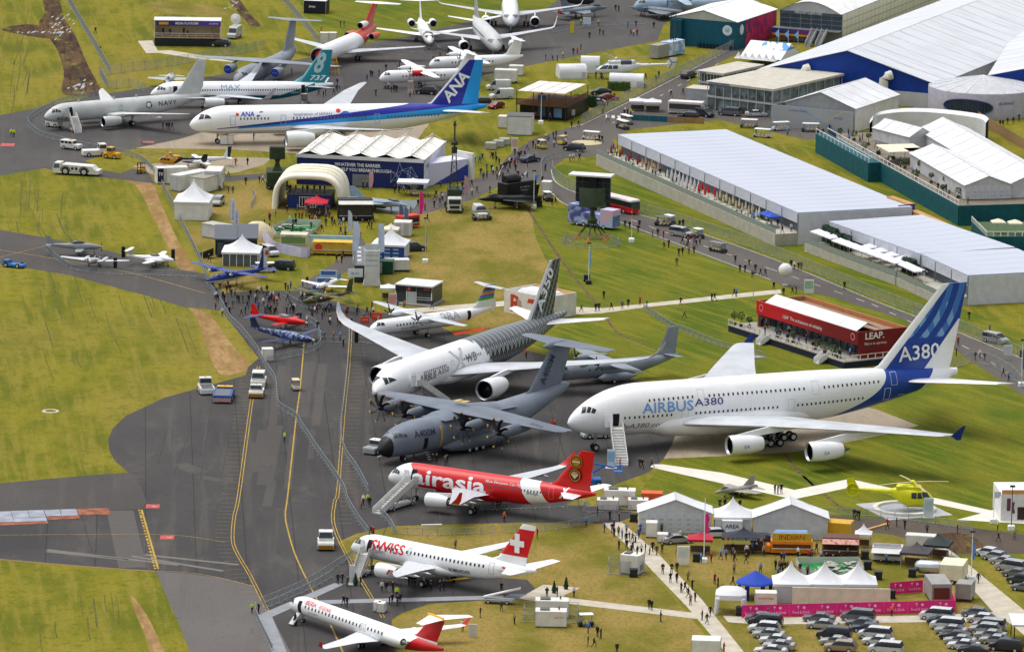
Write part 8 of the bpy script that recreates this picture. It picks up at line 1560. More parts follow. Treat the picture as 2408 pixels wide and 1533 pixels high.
# tents round the white helicopter and other small boxes
for lab,u,v,hdg,W,D,H in(('white arched shelter in front of the white helicopter',1432,205,-4,7.6,4,2.8),('tall white box tent behind the white helicopter',1365,172,-3,4.2,3.6,3.6),('white inflatable shelter left of the white helicopter',1316,186,10,6.2,5,2.9)):
 q=G(u,v);t=TH('shelter',lab,'tent',(q.x,q.y,0),rad(hdg));mb=MB();R=[[(x,D/2-D/2*math.copysign(abs(cos(a))**.7,cos(a)),H*max(0,sin(a))**.6)for a in[pi*k/12 for k in range(13)]]for x in(0,W)];mb.loft(R);mb.build('shell',FAB,t,True);MB().box(W*.8,W*.95,-.03,.02,0,H*.5).build('door',M((190,194,200)),t)
sbox('container','white square container tent by the road junction, left of the banners','container',1192,318,-6,5.2,5,4.0,M((216,216,214)),roof=M((90,90,92)));sbox('van_box','white van body left of the container tent','van',1170,302,-10,3,2.2,2.6,WB)
for k,(u,v,lab)in enumerate(((1140,352,'left grey wrapped pallet on the grass below the long twinjet tail'),(1158,347,'middle grey wrapped pallet on the grass'),(1172,342,'right grey wrapped pallet on the grass'))):sbox('pallet_stack',lab,'pallet',u,v,-10,2.2,2,1.4,M((170,170,160)),group='grey wrapped pallets',feet=False)
sbox('box_truck','white box truck beyond the white panel vans','truck',1162,196,-6,5,2.4,3.0,WB,z0=.6);sbox('generator','small white generator right of the panel vans','generator',1196,178,-6,3.2,2,2.2,WB);stall('coffee_stall','white coffee stall with dark hatch by the road junction',1570,268,-14,7.6,2.6,2.8,M((214,212,206)),M((60,60,66)),cat='food stall')
for u,v,lab in((1482,262,'left white parasol by the coffee stall'),(1516,264,'right white parasol by the coffee stall')):gazebo('parasol',lab,u,v,0,3.4,3,2.2,3.0,FAB)
q=G(1462,282);t=TH('teal_screen','low teal and wood screen wall along the road junction','screen',(q.x,q.y,0),rad(-12));[(lambda mb:mb.build('screen_panel',M((20,96,110)if k<5 else(150,120,80)),t))(MB().box(k*2,k*2+1.95,0,.1,0,1.2))for k in range(9)]
# flags tents by the media centre
q=G(1740,150);t=TH('flagged_tent','white and blue printed tent with pointed peaks and light blue flags','tent',(q.x,q.y,0),rad(-25));MB().add([(0,0,1.6),(10,0,1.6),(10,6,4.6),(0,6,4.6),(0,11,1.6),(10,11,1.6)],[(0,1,2,3),(3,2,5,4),(0,3,4),(1,5,2)]).build('roof',emat('blue_sweep_print',lambda nt,x,y,z:cmix(nt,(noise(nt,.5,2,(1,.3,1))>.56)*(z>3.2),(226,228,232),(90,150,220)),.6),t)
for k in range(6):MB().loft([[(k*1.7+a*.8*s,-1.0+b*.8*s,z)for a,b in((-1,-1),(1,-1),(1,1),(-1,1))]for z,s in((1.4,1),(1.9,.5),(2.9,.02))]).build('peak',FAB,t)
for k in range(3):mb=MB();mb.tube((6+k*2.4,8,3),(6+k*2.4,8,7.4),.05,5);fp=mb.build('flagpole',POSTM,t);MB().add([(6+k*2.4,8,7.3),(6+k*2.4-1.0,8.02,6.2),(6+k*2.4,8.02,5.4)],[(0,1,2)]).build('flag',M((110,170,222)),fp)
# ------------------------------------------------------------------ barriers and fences
GALV=M((160,166,170),.45,.3,.1)
def barrier_mesh(L=2.3):
 mb=MB();mb.pipe([(0,0,.15),(0,0,1.1),(L-.06,0,1.1),(L-.06,0,.15),(0,0,.15)],.034,5)
 for k in range(1,15):x=L*k/15;mb.box(x-.012,x+.012,-.012,.012,.15,1.1)
 for x in(.3,L-.4):mb.box(x-.03,x+.03,-.36,.36,0,.05);mb.tube((x,0,0),(x,0,.2),.03,4)
 return mb.mesh('barrier_panel',GALV)
def mesh_fence_mesh(L=3.5):
 mb=MB();mb.pipe([(0,0,.1),(0,0,2.0),(L-.06,0,2.0),(L-.06,0,.1),(0,0,.1)],.03,5)
 for k in range(1,18):x=L*k/18;mb.box(x-.008,x+.008,-.008,.008,.1,2.0)
 for k in range(1,8):mb.box(0,L-.06,-.006,.006,.1+k*.24,.116+k*.24)
 mb.box(-.35,.35,-.12,.12,0,.12);return mb.mesh('fence_panel',GALV)
BAR,FEN=barrier_mesh(),mesh_fence_mesh()
def run(name,label,pts,kind='b',off=.0,group='steel barriers and fences',curvy=True,cat='barrier'):
 L,me,pn=(2.3,BAR,'barrier_panel')if kind=='b' else(3.5,FEN,'fence_panel');P=gpath(pts,curvy,10);t=TH(name,label,cat,(0,0,0),0,group);d=0;need=0;prev=None;k=0
 dist=[0]
 for a,b in zip(P[:-1],P[1:]):dist.append(dist[-1]+(b-a).length)
 xs=[p.x for p in P];ys=[p.y for p in P];n=int(dist[-1]/L);W=[Vector((float(np.interp(i*L,dist,xs)),float(np.interp(i*L,dist,ys)),0))for i in range(n+1)]
 for a,b in zip(W[:-1],W[1:]):
  v=b-a;nn=Vector((-v.y,v.x,0)).normalized()*off;put(pn,me,t,(a.x+nn.x,a.y+nn.y,0),atan2(v.y,v.x))
 return t
MAINF=[(604,826),(625,864),(647,899),(652,948),(660,962),(695,983),(714,1013),(750,1067),(787,1118),(812,1161),(817,1181),(844,1227),(871,1262)]
run('barrier_line','curved steel barrier around the grey patrol jet',[(235,223),(151,240),(94,265),(67,286),(67,297),(94,319),(151,335),(224,352),(294,364),(332,378),(362,405)])
run('barrier_line','long steel barrier along the dirt track beside the white trailers',[(362,409),(378,431),(405,482),(432,536),(459,590),(483,644),(486,668)]);run('barrier_line','steel barrier at the crowd edge below the dark blue twin',[(486,668),(513,706),(540,752),(567,779),(588,805),(604,826)])
run('barrier_line','main zigzag barrier across the middle of the apron',MAINF)
run('barrier_line','barrier along the right yellow line of the apron',[(822,772),(820,840),(809,948),(801,1018),(812,1067),(841,1110),(868,1161)]);run('barrier_line','round barrier before the three small parked aircraft',[(108,587),(130,609),(167,633),(232,644),(351,647),(478,652)])
run('barrier_line','barrier before the camouflaged twin',[(666,695),(709,722),(790,730)]);run('barrier_line','barrier around the nose of the dark blue turboprop',[(628,853),(717,832),(752,815),(750,783),(739,764),(715,752)]);run('barrier_line','straight barrier between the two small-aircraft stands',[(755,805),(820,806)],curvy=False);run('barrier_line','barrier before the rainbow-finned turboprop',[(841,806),(870,808),(912,815)])
run('barrier_line','barrier from the carpet to the cross-tailed airliner',[(615,1421),(722,1375),(830,1307)]);run('barrier_line','inner barrier beside the carpet runner',[(622,1432),(728,1386),(790,1352)]);run('barrier_line','barrier at the lower left carpet edge',[(601,1432),(603,1454),(644,1538)])
run('mesh_fence','tall mesh fence from the top edge past the mud',[(154,-4),(259,175)],'f',cat='fence',curvy=False);run('mesh_fence','short mesh fence corner below the mud',[(259,176),(235,178),(254,213)],'f',cat='fence',curvy=False);run('mesh_fence','mesh fence across the grass behind the grey freighter',[(259,175),(420,152),(634,113)],'f',cat='fence');run('mesh_fence','mesh fence behind the red-finned trijet',[(658,-4),(725,73),(752,108)],'f',cat='fence',curvy=False);run('mesh_fence','mesh fence on the grass before the teal-bellied airliner',[(254,213),(300,205),(350,218)],'f',cat='fence')
run('mesh_fence','mesh fence along the upper road to the halls',[(1748,104),(1507,219),(1364,293)],'f',cat='fence',curvy=False);run('mesh_fence','mesh fence between the lower road and the long chalet',[(1299,400),(1305,420),(1361,453),(1494,495),(1580,520),(1810,598),(2057,700),(2200,755)],'f',cat='fence');run('barrier_line','barrier around the roundabout bend',[(1275,430),(1272,405),(1276,386),(1300,373),(1392,364)])
run('barrier_line','barrier on the lawn in front of the red pavilion',[(1513,728),(1580,771),(1602,778),(1688,813),(1810,845)]);run('barrier_line','barrier along the gravel track below the yellow helicopter',[(1936,1208),(2040,1213),(2168,1227),(2300,1248)]);run('barrier_line','barrier behind the red airliner tail',[(1130,1200),(1300,1194),(1375,1189),(1372,1205),(1430,1203),(1500,1204)]);run('barrier_line','barrier on the dry grass near the cross tail',[(1180,1252),(1300,1246),(1420,1222)]);run('barrier_line','barrier behind the cross-tailed airliner',[(925,1254),(1000,1258),(1100,1256),(1180,1252)]);run('barrier_line','barrier at the foot of the red airliner stairs',[(893,1208),(915,1230),(930,1258)])
run('barrier_line','barrier on the far apron before the turboprops',[(900,205),(960,212),(1100,200),(1180,178)]);run('barrier_line','barrier on the far apron before the business jet',[(880,112),(1000,125),(1120,100)]);run('barrier_line','barrier on the far apron below the fighter jets',[(1290,80),(1400,62),(1540,58)]);run('barrier_line','barrier by the dry grass above the manned stand',[(590,490),(600,470),(592,452)]);run('barrier_line','barrier on the grass right of the grey lorry path',[(2120,470+790),(2165,1226)])if 0 else None
run('mesh_fence','mesh fence at the car park corner of the right road',[(2240,868),(2300,852),(2370,880),(2405,915)],'f',cat='fence');run('mesh_fence','mesh fence beside the terrace road at the right edge',[(2150,745),(2235,768),(2420,850)],'f',cat='fence')
for lab,(u,v),r in(('round barrier ring around the radar legs',(1390,573),5.2),):q=G(u,v);t=TH('barrier_ring',lab,'barrier',(q.x,q.y,0),0);n=int(2*pi*r/2.3);[put('barrier_panel',BAR,t,(r*cos(2*pi*k/n),r*sin(2*pi*k/n),0),2*pi*k/n+pi/2)for k in range(n)]
for lab,u,v,w,d in(('mesh cage around the white generator by the diagonal path',1432,1350,5.2,5),('mesh cage around the twin generators on the lower grass',1232,1462,8.0,4.5)):
 q=G(u,v);t=TH('mesh_cage',lab,'fence',(q.x,q.y,0),0);[put('fence_panel',FEN,t,(x,y,0),a)for x,y,a in((0,0,0),(0,0,pi/2),(w,0,pi/2),(0,d,0),(w-3.5,0,0),(w-3.5,d,0))]
# ------------------------------------------------------------------ poles, flags, signs, bins, balloon
def pole(label,u,v,h,base=None,flag=None,lamp=True,col=PWH):
 q=G(u,v);t=TH('lamp_post' if lamp else 'flagpole',label,'lamp post' if lamp else 'flag',(q.x,q.y,0),0,'tall poles');MB().tube((0,0,0),(0,0,h),.08,8,0,.05).build('pole',col,t)
 if base:MB().bbox(-.55,.55,-.55,.55,0,.75,.12).build('ballast_block',base,t)
 if lamp:MB().bbox(-.4,.4,-.15,.15,h,h+.3,.05).tube((-.4,0,h),(.4,0,h),.05,5).build('lamp_head',M((60,64,70)),t)
 if flag:(z0,z1,w,c)=flag;MB().loft([[(.08,-.02,z),(w*(.8+.2*sin(3*z)),-.02,z),(w*(.8+.2*sin(3*z)),.02,z),(.08,.02,z)]for z in[lerp(z0,z1,k/4)for k in range(5)]]).build('banner',M(c,.7),t)
pole('white pole with orange top on the lawn beside the radar',1485,569,6.5,PWH,None,False,emat('banded_pole',lambda nt,x,y,z:cmix(nt,z>4.2,(222,218,212),(226,120,90)),.5));pole('mast with blue flags beside the lettered black trailer',1255,490,7.4,PWH,(5.6,6.6,.9,(70,130,210)));pole('lamp mast with pale blue feather on the lawn',1384,668,7.6,M((34,38,38)),(3.0,6.4,.5,(120,170,220)));pole('lamp post at the left end of the red pavilion',1771,706,5.0,None,None,True,POSTM);pole('lamp post with block in front of the white parasols',1996,619,4.6,M((186,180,166)));pole('lamp post with block at the right end of the parasols',2172,697,4.6,M((186,180,166)));pole('lamp post at the right edge above the tailplane',2402,908,8.0,PWH,(3.0,6.0,.7,(60,110,160)));pole('tall white pole with pink banner in the show village',1655,1322,10.0,PWH,(4.5,7.6,.8,PINK),False);pole('lamp post with blue feather beside the car park path',2284,1364,7.4,PWH,(3.2,6.0,.6,(90,130,200)));pole('flagpole with white flag by the white box pavilion',2336,1229,5.2,PWH,(4.0,5.0,1.1,(206,208,222)),False);pole('dark lamp post before the white box pavilion',2378,1245,6.8,PWH,(2.6,4.4,.5,(110,60,90)),True,M((60,62,66)));pole('thin mast with dark head on the dry grass',1000,618,8.4,PWH,(3.6,5.4,.35,(150,156,170)),True,POSTM);pole('white mast at the edge of the far apron',1272,298-6,6.4,PWH,None,True);pole('mast left of the glazed pavilion with white flag',1953,190,5,None,(3.2,4.6,.8,(206,210,226)),False)
def sign(label,u,v,w,h,c,z0=.0,c2=None,base=False,text=None,tm=None):
 q=G(u,v);t=TH('sign_board',label,'sign',(q.x,q.y,0),0,'free-standing signs');MB().box(-w/2,w/2,-.1,.1,z0,h).build('board',M(c,.6),t)
 if z0:mb=MB();[mb.tube((s*w*.42,0,0),(s*w*.42,0,z0),.04,5)for s in(-1,1)];mb.build('legs',POSTM,t,kind='stuff')
 if c2:MB().box(-w*.42,w*.42,-.115,-.101,lerp(z0,h,.35),lerp(z0,h,.9)).build('print',M(c2,.6),t)
 if base:MB().bbox(-w*.7,w*.7,-.5,.5,0,.18,.05).build('foot',M((206,206,206)),t)
 if text:twall(text,t,tm or PWH,w*.7,0,-.12,lerp(z0,h,.45),height=h*.18)
sign('blue and white welcome totem at the giant airliner stairs',1437,1101,1.3,3.1,(206,220,232),0,(150,190,222),True);sign('white information totem with orange edge beside the diagonal path',1606,1330,1.9,3.1,(226,222,214),.3,(196,206,196));sign('orange ATR-style sign on the apron beside the turboprop, left',858,760,1.6,1.2,(222,76,40),0,None,False,'ATR');sign('orange lettered sign on the apron beside the turboprop, middle',886,752,1.9,1.3,(222,76,40),0,None,False,'ATR');sign('orange lettered sign beside the white box stand path',1340,736,1.6,1.4,(206,70,44),0,None,False,'ATR');sign('white information board left of the small pavilion',923,728,1.5,3.0,(206,196,188),.2,(206,150,140));sign('yellow sign board on the far apron',1345,78,.9,2.6,(222,196,30),0);sign('white framed sign on the far apron beside the yellow one',1380,66,1.9,2.4,(206,214,226),.8);sign('tall tan information totem by the turboprop',965,220,1.2,2.8,(206,196,186),0,(170,150,140));sign('white banner sign right of the white container tent',1210,357,1.4,2.9,(216,214,210),0,(206,170,150));sign('white sign with picture on the road behind the red pavilion',1902,690,1.8,2.6,(222,222,220),0,(150,190,160));sign('white board before the road at the right edge',2370,846,1.5,2.6,(200,204,206),.8);sign('red and white striped sign lying by the curved barrier',349,341,2.8,.8,(206,90,80),.15,(220,200,196));sign('blue lettered board by the manned stand, left',762,668,3.0,1.2,(190,206,226),0,(70,110,180));sign('blue lettered board by the manned stand, right',772,652,3.2,1.3,(190,206,226),0,(70,110,180));sign('blue lettered board nearest the camouflaged twin',748,686,2.4,1.2,(160,180,220),0,(60,90,170));sign('white triangular sign on the grass behind the regional jet tail',1112,1497,1.2,1.9,(206,204,200));sign('white sign board beside the stairs of the cross-tailed airliner',828,1374,.9,3.0,(214,216,218),0,None,True);sign('dark sign board beside the black two-storey stand',1340,280,2.2,2.0,(200,190,176),.8);sign('white printed wall at the helicopter pad edge',2183,1217,1.5,3.2,(206,218,222),0,(180,200,206),True)
def binn(label,u,v,c=(38,46,48),s=1.0):
 q=G(u,v);t=TH('wheelie_bin',label,'bin',(q.x,q.y,0),0,'wheelie bins');MB().loft([[(x*w,y*w,z)for x,y in((-.6*s,-.5*s),(.6*s,-.5*s),(.6*s,.5*s),(-.6*s,.5*s))]for z,w in((.15,.85),(1.15*s,1))]).build('body',M(c,.6),t);MB().bbox(-.64*s,.64*s,-.54*s,.54*s,1.15*s,1.32*s,.08).build('lid',M(c,.5),t);mb=MB();[mb.lathe([(-.05,.14),(.05,.14)],'y',(x*s,y*s,.14),8)for x in(-.5,.5)for y in(-.45,.45)];mb.build('castors',BLKM,t,kind='stuff')
for u,v,lab in((1490,1356,'dark bin beside the caged generator'),(1490,1226,'dark bin at the start of the diagonal path'),(1638,1320,'dark bin beside the tall white pole'),(2034,1314,'dark bin behind the silver food stall'),(2040,1338,'dark bin behind the artificial grass'),(2065,1362,'dark bin right of the third white peak'),(2096,1406,'dark bin at the end of the cream wall'),(1268,486,'dark bin beside the mast with blue flags'),(1380,662,'dark box at the foot of the feather mast'),(1740,1446,'dark bin by the white inflatable gazebo'),(2145,1356,'dark green bin before the silver caravan'),(2406,840,'black loudspeaker-like bin at the right edge')):binn(lab,u,v)
q=G(1846,672);t=TH('balloon','white tethered ball balloon above the lower road','balloon',(q.x,q.y,0),0);MB().lathe([(3.0-1.25*cos(a),max(.02,1.3*sin(a)))for a in[pi*k/12 for k in range(13)]],'z',(0,0,0),18).build('envelope',M((222,220,222),.4),t,True);MB().tube((0,0,0),(0,0,1.8),.03,5).box(-.5,.5,-.4,.4,0,.25).build('tether',POSTM,t)
mb=MB();mb.lathe([(0,1.2),(.6,.9)],'z',(0,0,0),4);q=G(119,967);t=TH('drain_cover','pale ringed drain cover set in the left grass','drain cover',(q.x,q.y,0),0);MB().lathe([(.01,1.5),(.12,1.4),(.12,1.0),(.03,.95)],'z',(0,0,0),18,0,False).build('ring',M((196,176,150)),t)
for u,v,lab,c in((1015,1236,'white beam lying on the grass edge behind the cross-tailed airliner',(206,204,196)),(888,772+460,'x',0),(2063,1240,'tan plank lying on the gravel track',(196,150,96))):
 if lab=='x':continue
 q=G(u,v);t=TH('beam',lab,'beam',(q.x,q.y,0),.2 if c[0]>200 else .9);MB().box(-1.6 if c[0]>200 else-2.8,1.6 if c[0]>200 else 2.8,-.25,.25,0,.25).build('timber',M(c,.7),t)
for lab,u0,v0,u1,v1 in(('grey tow bar at the nose wheel of the four-propeller transport',888,1080,952,1066),('yellow tow bar under the long twinjet nose',515,322,560,316),('yellow tow bar under the cross-tailed airliner',1040,1372,1108,1364)):
 a=G(u0,v0);b=G(u1,v1);t=TH('tow_bar',lab,'tow bar',a,0);mb=MB();d=b-a;mb.tube((0,0,.4),(d.x,d.y,.4),.14,8);mb.build('bar',M((206,150,30)if 'yellow' in lab else(196,196,190)),t);mb=MB();[mb.lathe([(-.1,.25),(.1,.25)],'y',(d.x*.4,d.y*.4+s*.4,.25),10)for s in(-1,1)];mb.build('wheels',TYRE,t,kind='stuff')
q=G(1100,780);t=sheet('red_carpet',[(1062,783),(1070,788),(1140,776),(1138,770)],M((226,72,36),.9),.03,kind=None,thick=1,label='orange-red carpet strip at the turboprop rear door',category='carpet')
# tall dark windsock-like boards beside the small aircraft
for u,v,lab in((290,606,'black upright board behind the light twins, left'),(271,632,'black upright board before the light twins'),(407,612,'black upright board behind the white light twin'),(838,806,'pair of black upright boards on the apron barrier')):q=G(u,v);t=TH('upright_board',lab,'board',(q.x,q.y,0),0);MB().bbox(-.35,.35,-.08,.08,.05,2.1,.05).build('panel',BLKM,t);MB().box(-.5,.5,-.3,.3,0,.05).build('foot',M((90,92,94)),t)
# ------------------------------------------------------------------ terrace furniture, hedges, shrubs
def make_parasol(open_):
 t=bpy.data.objects.new('parasol',None);COL.objects.link(t);MB().tube((0,0,0),(0,0,2.4),.04,6).build('pole',POSTM,t);mb=MB()
 if open_:mb.loft([[(1.3*s*a,1.3*s*b,z)for a,b in((-1,-1),(1,-1),(1,1),(-1,1))]for z,s in((2.05,1),(2.25,1),(2.85,.03))])
 else:mb.lathe([(.9,.16),(1.3,.26),(2.2,.14),(2.7,.02)],'z',(0,0,0),8)
 mb.build('canopy',FAB,t);MB().lathe([(0,.35),(.1,.32)],'z',(0,0,0),10).build('foot',M((120,120,118)),t);return t
PO,PC=make_parasol(True),make_parasol(False)
def parasol(proto,par,x,y,z,c,label,group):r=dup(proto,par.matrix_basis@Vector((x,y,z)),0 if proto is PC else par.rotation_euler.z,label,group,{'canopy':{0:M(c,.7)}});r.name='parasol';r['category']='parasol'
rr=random.Random(31);k=0
for f0,f1,n,c,nm in((.02,.2,8,(130,60,50),'red'),(.21,.3,6,(190,160,120),'tan'),(.36,.52,16,(222,222,226),'white'),(.53,.6,5,(206,30,34),'bright red'),(.63,.82,12,(206,190,160),'cream'),(.84,.88,3,(222,222,222),'pale')):
 for i in range(n):parasol(PC,CH1,W1*lerp(f0,f1,i/max(1,n-1)),-3.4 if i%2 else-2.0,2.3,c,'%s closed %s parasol from the left on the long chalet terrace'%(NTH[i],nm),'closed %s parasols on the long chalet terrace'%nm)
for i,x in enumerate((.9,.925)):parasol(PO,CH1,W1*x,-2.6,2.3,(36,76,180),'open blue parasol at the right end of the long chalet terrace, %s'%('left' if i==0 else 'right'),'open blue parasols')
for i in range(9):parasol(PO,CH2,W2*(.3+i*.078),-3.6,1.6,(226,224,236),'%s open white parasol from the left in the front row of the hedge terrace'%NTH[i],'front row of white parasols')
for i in range(4):parasol(PO,CH2,W2*(.5+i*.12),-1.2,1.6,(226,224,236),'%s open white parasol in the back row of the hedge terrace'%NTH[i],'back row of white parasols')
for i in range(3):parasol(PO,CH2,W2*(.03+i*.08),-3.0,1.6,(226,224,236),'open white parasol between the hedges, %s'%('left','middle','right')[i],'white parasols between the hedges')
for i in range(3):parasol(PO,CH3,W3*(.08+i*.12),-3.6,1.6,(226,224,236),'open white parasol left of the tall blue fin, %s'%('left','middle','right')[i],'white parasols left of the blue fin')
a_,h_,l_=TERR2
for i in range(6):e=Vector((a_.x,a_.y,0))+Vector((cos(h_),sin(h_),0))*(l_*.75+(i%3)*1.0)+Vector((-sin(h_),cos(h_),0))*(3+i*3.1);r=dup(PO,(e.x,e.y,3.2),h_,'%s cream parasol from the front on the smaller teal terrace'%NTH[i],'cream parasols on the smaller teal terrace',{'canopy':{0:M((226,214,188),.7)}});r.name='parasol';r['category']='parasol'
kill(PO);kill(PC)
LEAFG=emat('leaf_green',lambda nt,x,y,z:cmix(nt,noise(nt,2.5,3).ss(.35,.65),(34,58,22),(74,98,38)),.8);LEAFB=emat('dry_leaf',lambda nt,x,y,z:cmix(nt,noise(nt,2.5,3).ss(.35,.65),(92,84,44),(140,120,70)),.8);LEAFD=emat('dark_hedge_leaf',lambda nt,x,y,z:cmix(nt,noise(nt,2.5,3).ss(.35,.65),(16,40,20),(36,66,34)),.8)
def leaves(mb,c,r,n,rng,s=.16,box=False):
 for k in range(n):
  if box:d=Vector((rng.uniform(-1,1),rng.uniform(-1,1),rng.uniform(-1,1)));ax=rng.randrange(3);d[ax]=math.copysign(1,d[ax])*rng.uniform(.9,1.06)
  else:d=Vector((rng.gauss(0,1),rng.gauss(0,1),rng.gauss(0,1))).normalized()*rng.uniform(.6,1.05)
  q=Vector(c)+Vector((d.x*r[0],d.y*r[1],d.z*r[2]));a=Vector((rng.gauss(0,1),rng.gauss(0,1),rng.gauss(0,1))).normalized();b=a.orthogonal().normalized();mb.quad(q-a*s,q-b*s*.5,q+a*s,q+b*s*.5)
def hedge(par,label,x0,x1,y0,y1,z,h,mat=LEAFD,group='clipped hedges'):
 q=par.matrix_basis@Vector(((x0+x1)/2,(y0+y1)/2,z));t=TH('hedge',label,'hedge',q,par.rotation_euler.z,group);mb=MB();w,d=(x1-x0)/2,(y1-y0)/2;mb.bbox(-w*.94,w*.94,-d*.9,d*.9,0,h*.95,.08);leaves(mb,(0,0,h/2),(w,d,h/2),int(90*(w+d)*h),rr,.13,True);mb.build('foliage',mat,t)
hedge(CH2,'clipped dark hedge at the left end of the hedge terrace',-1,4.5,-1.4,-.4,1.6,3.2);hedge(CH2,'second clipped hedge between the white parasols',4.6,9,-2.6,-1.6,1.6,3.0);hedge(CH2,'third clipped hedge beside the white parasols',7.2,11,-2.2,-1.0,1.6,3.0);hedge(CH2,'clipped hedge at the right end of the front parasols',W2-3.6,W2+.6,-2.4,-1.2,1.6,3.0);hedge(CH2,'long brown reed planter along the hedge terrace edge',8,W2*.95,-5.3,-4.6,1.6,1.0,LEAFB);hedge(CH3,'brown reed planter left of the tall blue fin',1,W3*.5,-5.3,-4.6,1.6,1.0,LEAFB);hedge(CH1,'low green planter on the long chalet terrace, left',W1*.3,W1*.36,-1.2,-.4,2.3,1.4,LEAFG);hedge(CH1,'low green planter on the long chalet terrace, middle',W1*.6,W1*.72,-1.2,-.5,2.3,1.2,LEAFG);hedge(CH1,'low green planter on the long chalet terrace, right',W1*.76,W1*.86,-1.2,-.5,2.3,1.2,LEAFG)
class _P:pass
def ground_hedge(label,u,v,hdg,w,d,h,mat):q=G(u,v);p_=_P();p_.matrix_basis=Matrix.Translation((q.x,q.y,0))@Matrix.Rotation(rad(hdg),4,'Z');p_.rotation_euler=Vector((0,0,rad(hdg)));hedge(p_,label,0,w,0,d,0,h,mat)
ground_hedge('dark hedge screen right of the black two-storey stand',1348,252,-8,5,1.4,2.6,LEAFD);ground_hedge('palm-like bush row behind the sports cars',1428,214,-6,5,1.2,2.0,LEAFG)
def shrub(label,par,x,y,z,r,h,mat=LEAFG):
 q=par.matrix_basis@Vector((x,y,z));t=TH('potted_shrub',label,'shrub',q,0,'potted shrubs');MB().lathe([(0,.3),(.5,.38),(.52,.3)],'z',(0,0,0),10).build('pot',M((70,70,72)),t);MB().tube((0,0,.4),(0,0,h*.6),.05,5).build('stem',M((70,54,38)),t);mb=MB();leaves(mb,(0,0,h-r*.8),(r,r,r*.9),160,rr,.15);mb.build('crown',mat,t)
for i,(x,y,r,h)in enumerate(((-3,-2.6,.7,2.4),(-1.2,-2.4,.8,2.6),(.3,-1.6,.6,2.0),(9.5,-1.6,.6,1.8),(15,-2.0,.6,2.0),(22,-1.8,.8,1.8),(25.5,-2.2,.9,1.9),(28,-2.0,.9,1.9),(30,-2.4,.8,1.8))):shrub('potted shrub on the red pavilion deck, %s from the left'%('first','second','third','fourth','fifth','sixth','seventh','eighth','ninth')[i],REDP,x,y,1.2,r,h)
t1,w1=TERR1
for i in range(14):shrub('%s potted shrub from the left on the long teal terrace'%NTH[i],t1,w1*(.04+i*.066),1.6+(i%3)*1.3,3.9,.6+.2*(i%2),1.7+.4*(i%3))
for u,v,lab in((812,1376,'dark conical shrub beside the cross-tailed airliner stairs'),(694,1470,'dark conical shrub at the regional jet steps'),(1303,1394,'left dark conical shrub on the pale walkway'),(1331,1385,'right dark conical shrub on the pale walkway')):q=G(u+(110 if u==812 else 0),v);q=G(836,1376)if u==812 else G(u,v);t=TH('conical_shrub',lab,'shrub',q,0,'conical shrubs');MB().lathe([(0,.28),(.4,.34)],'z',(0,0,0),10).build('pot',M((60,60,62)),t);mb=MB();mb.lathe([(.4,.4),(1.8,.04)],'z',(0,0,0),10);[leaves(mb,(0,0,.5+j*.25),(.45-j*.07,.45-j*.07,.15),40,rr,.1)for j in range(6)];mb.build('crown',LEAFD,t)
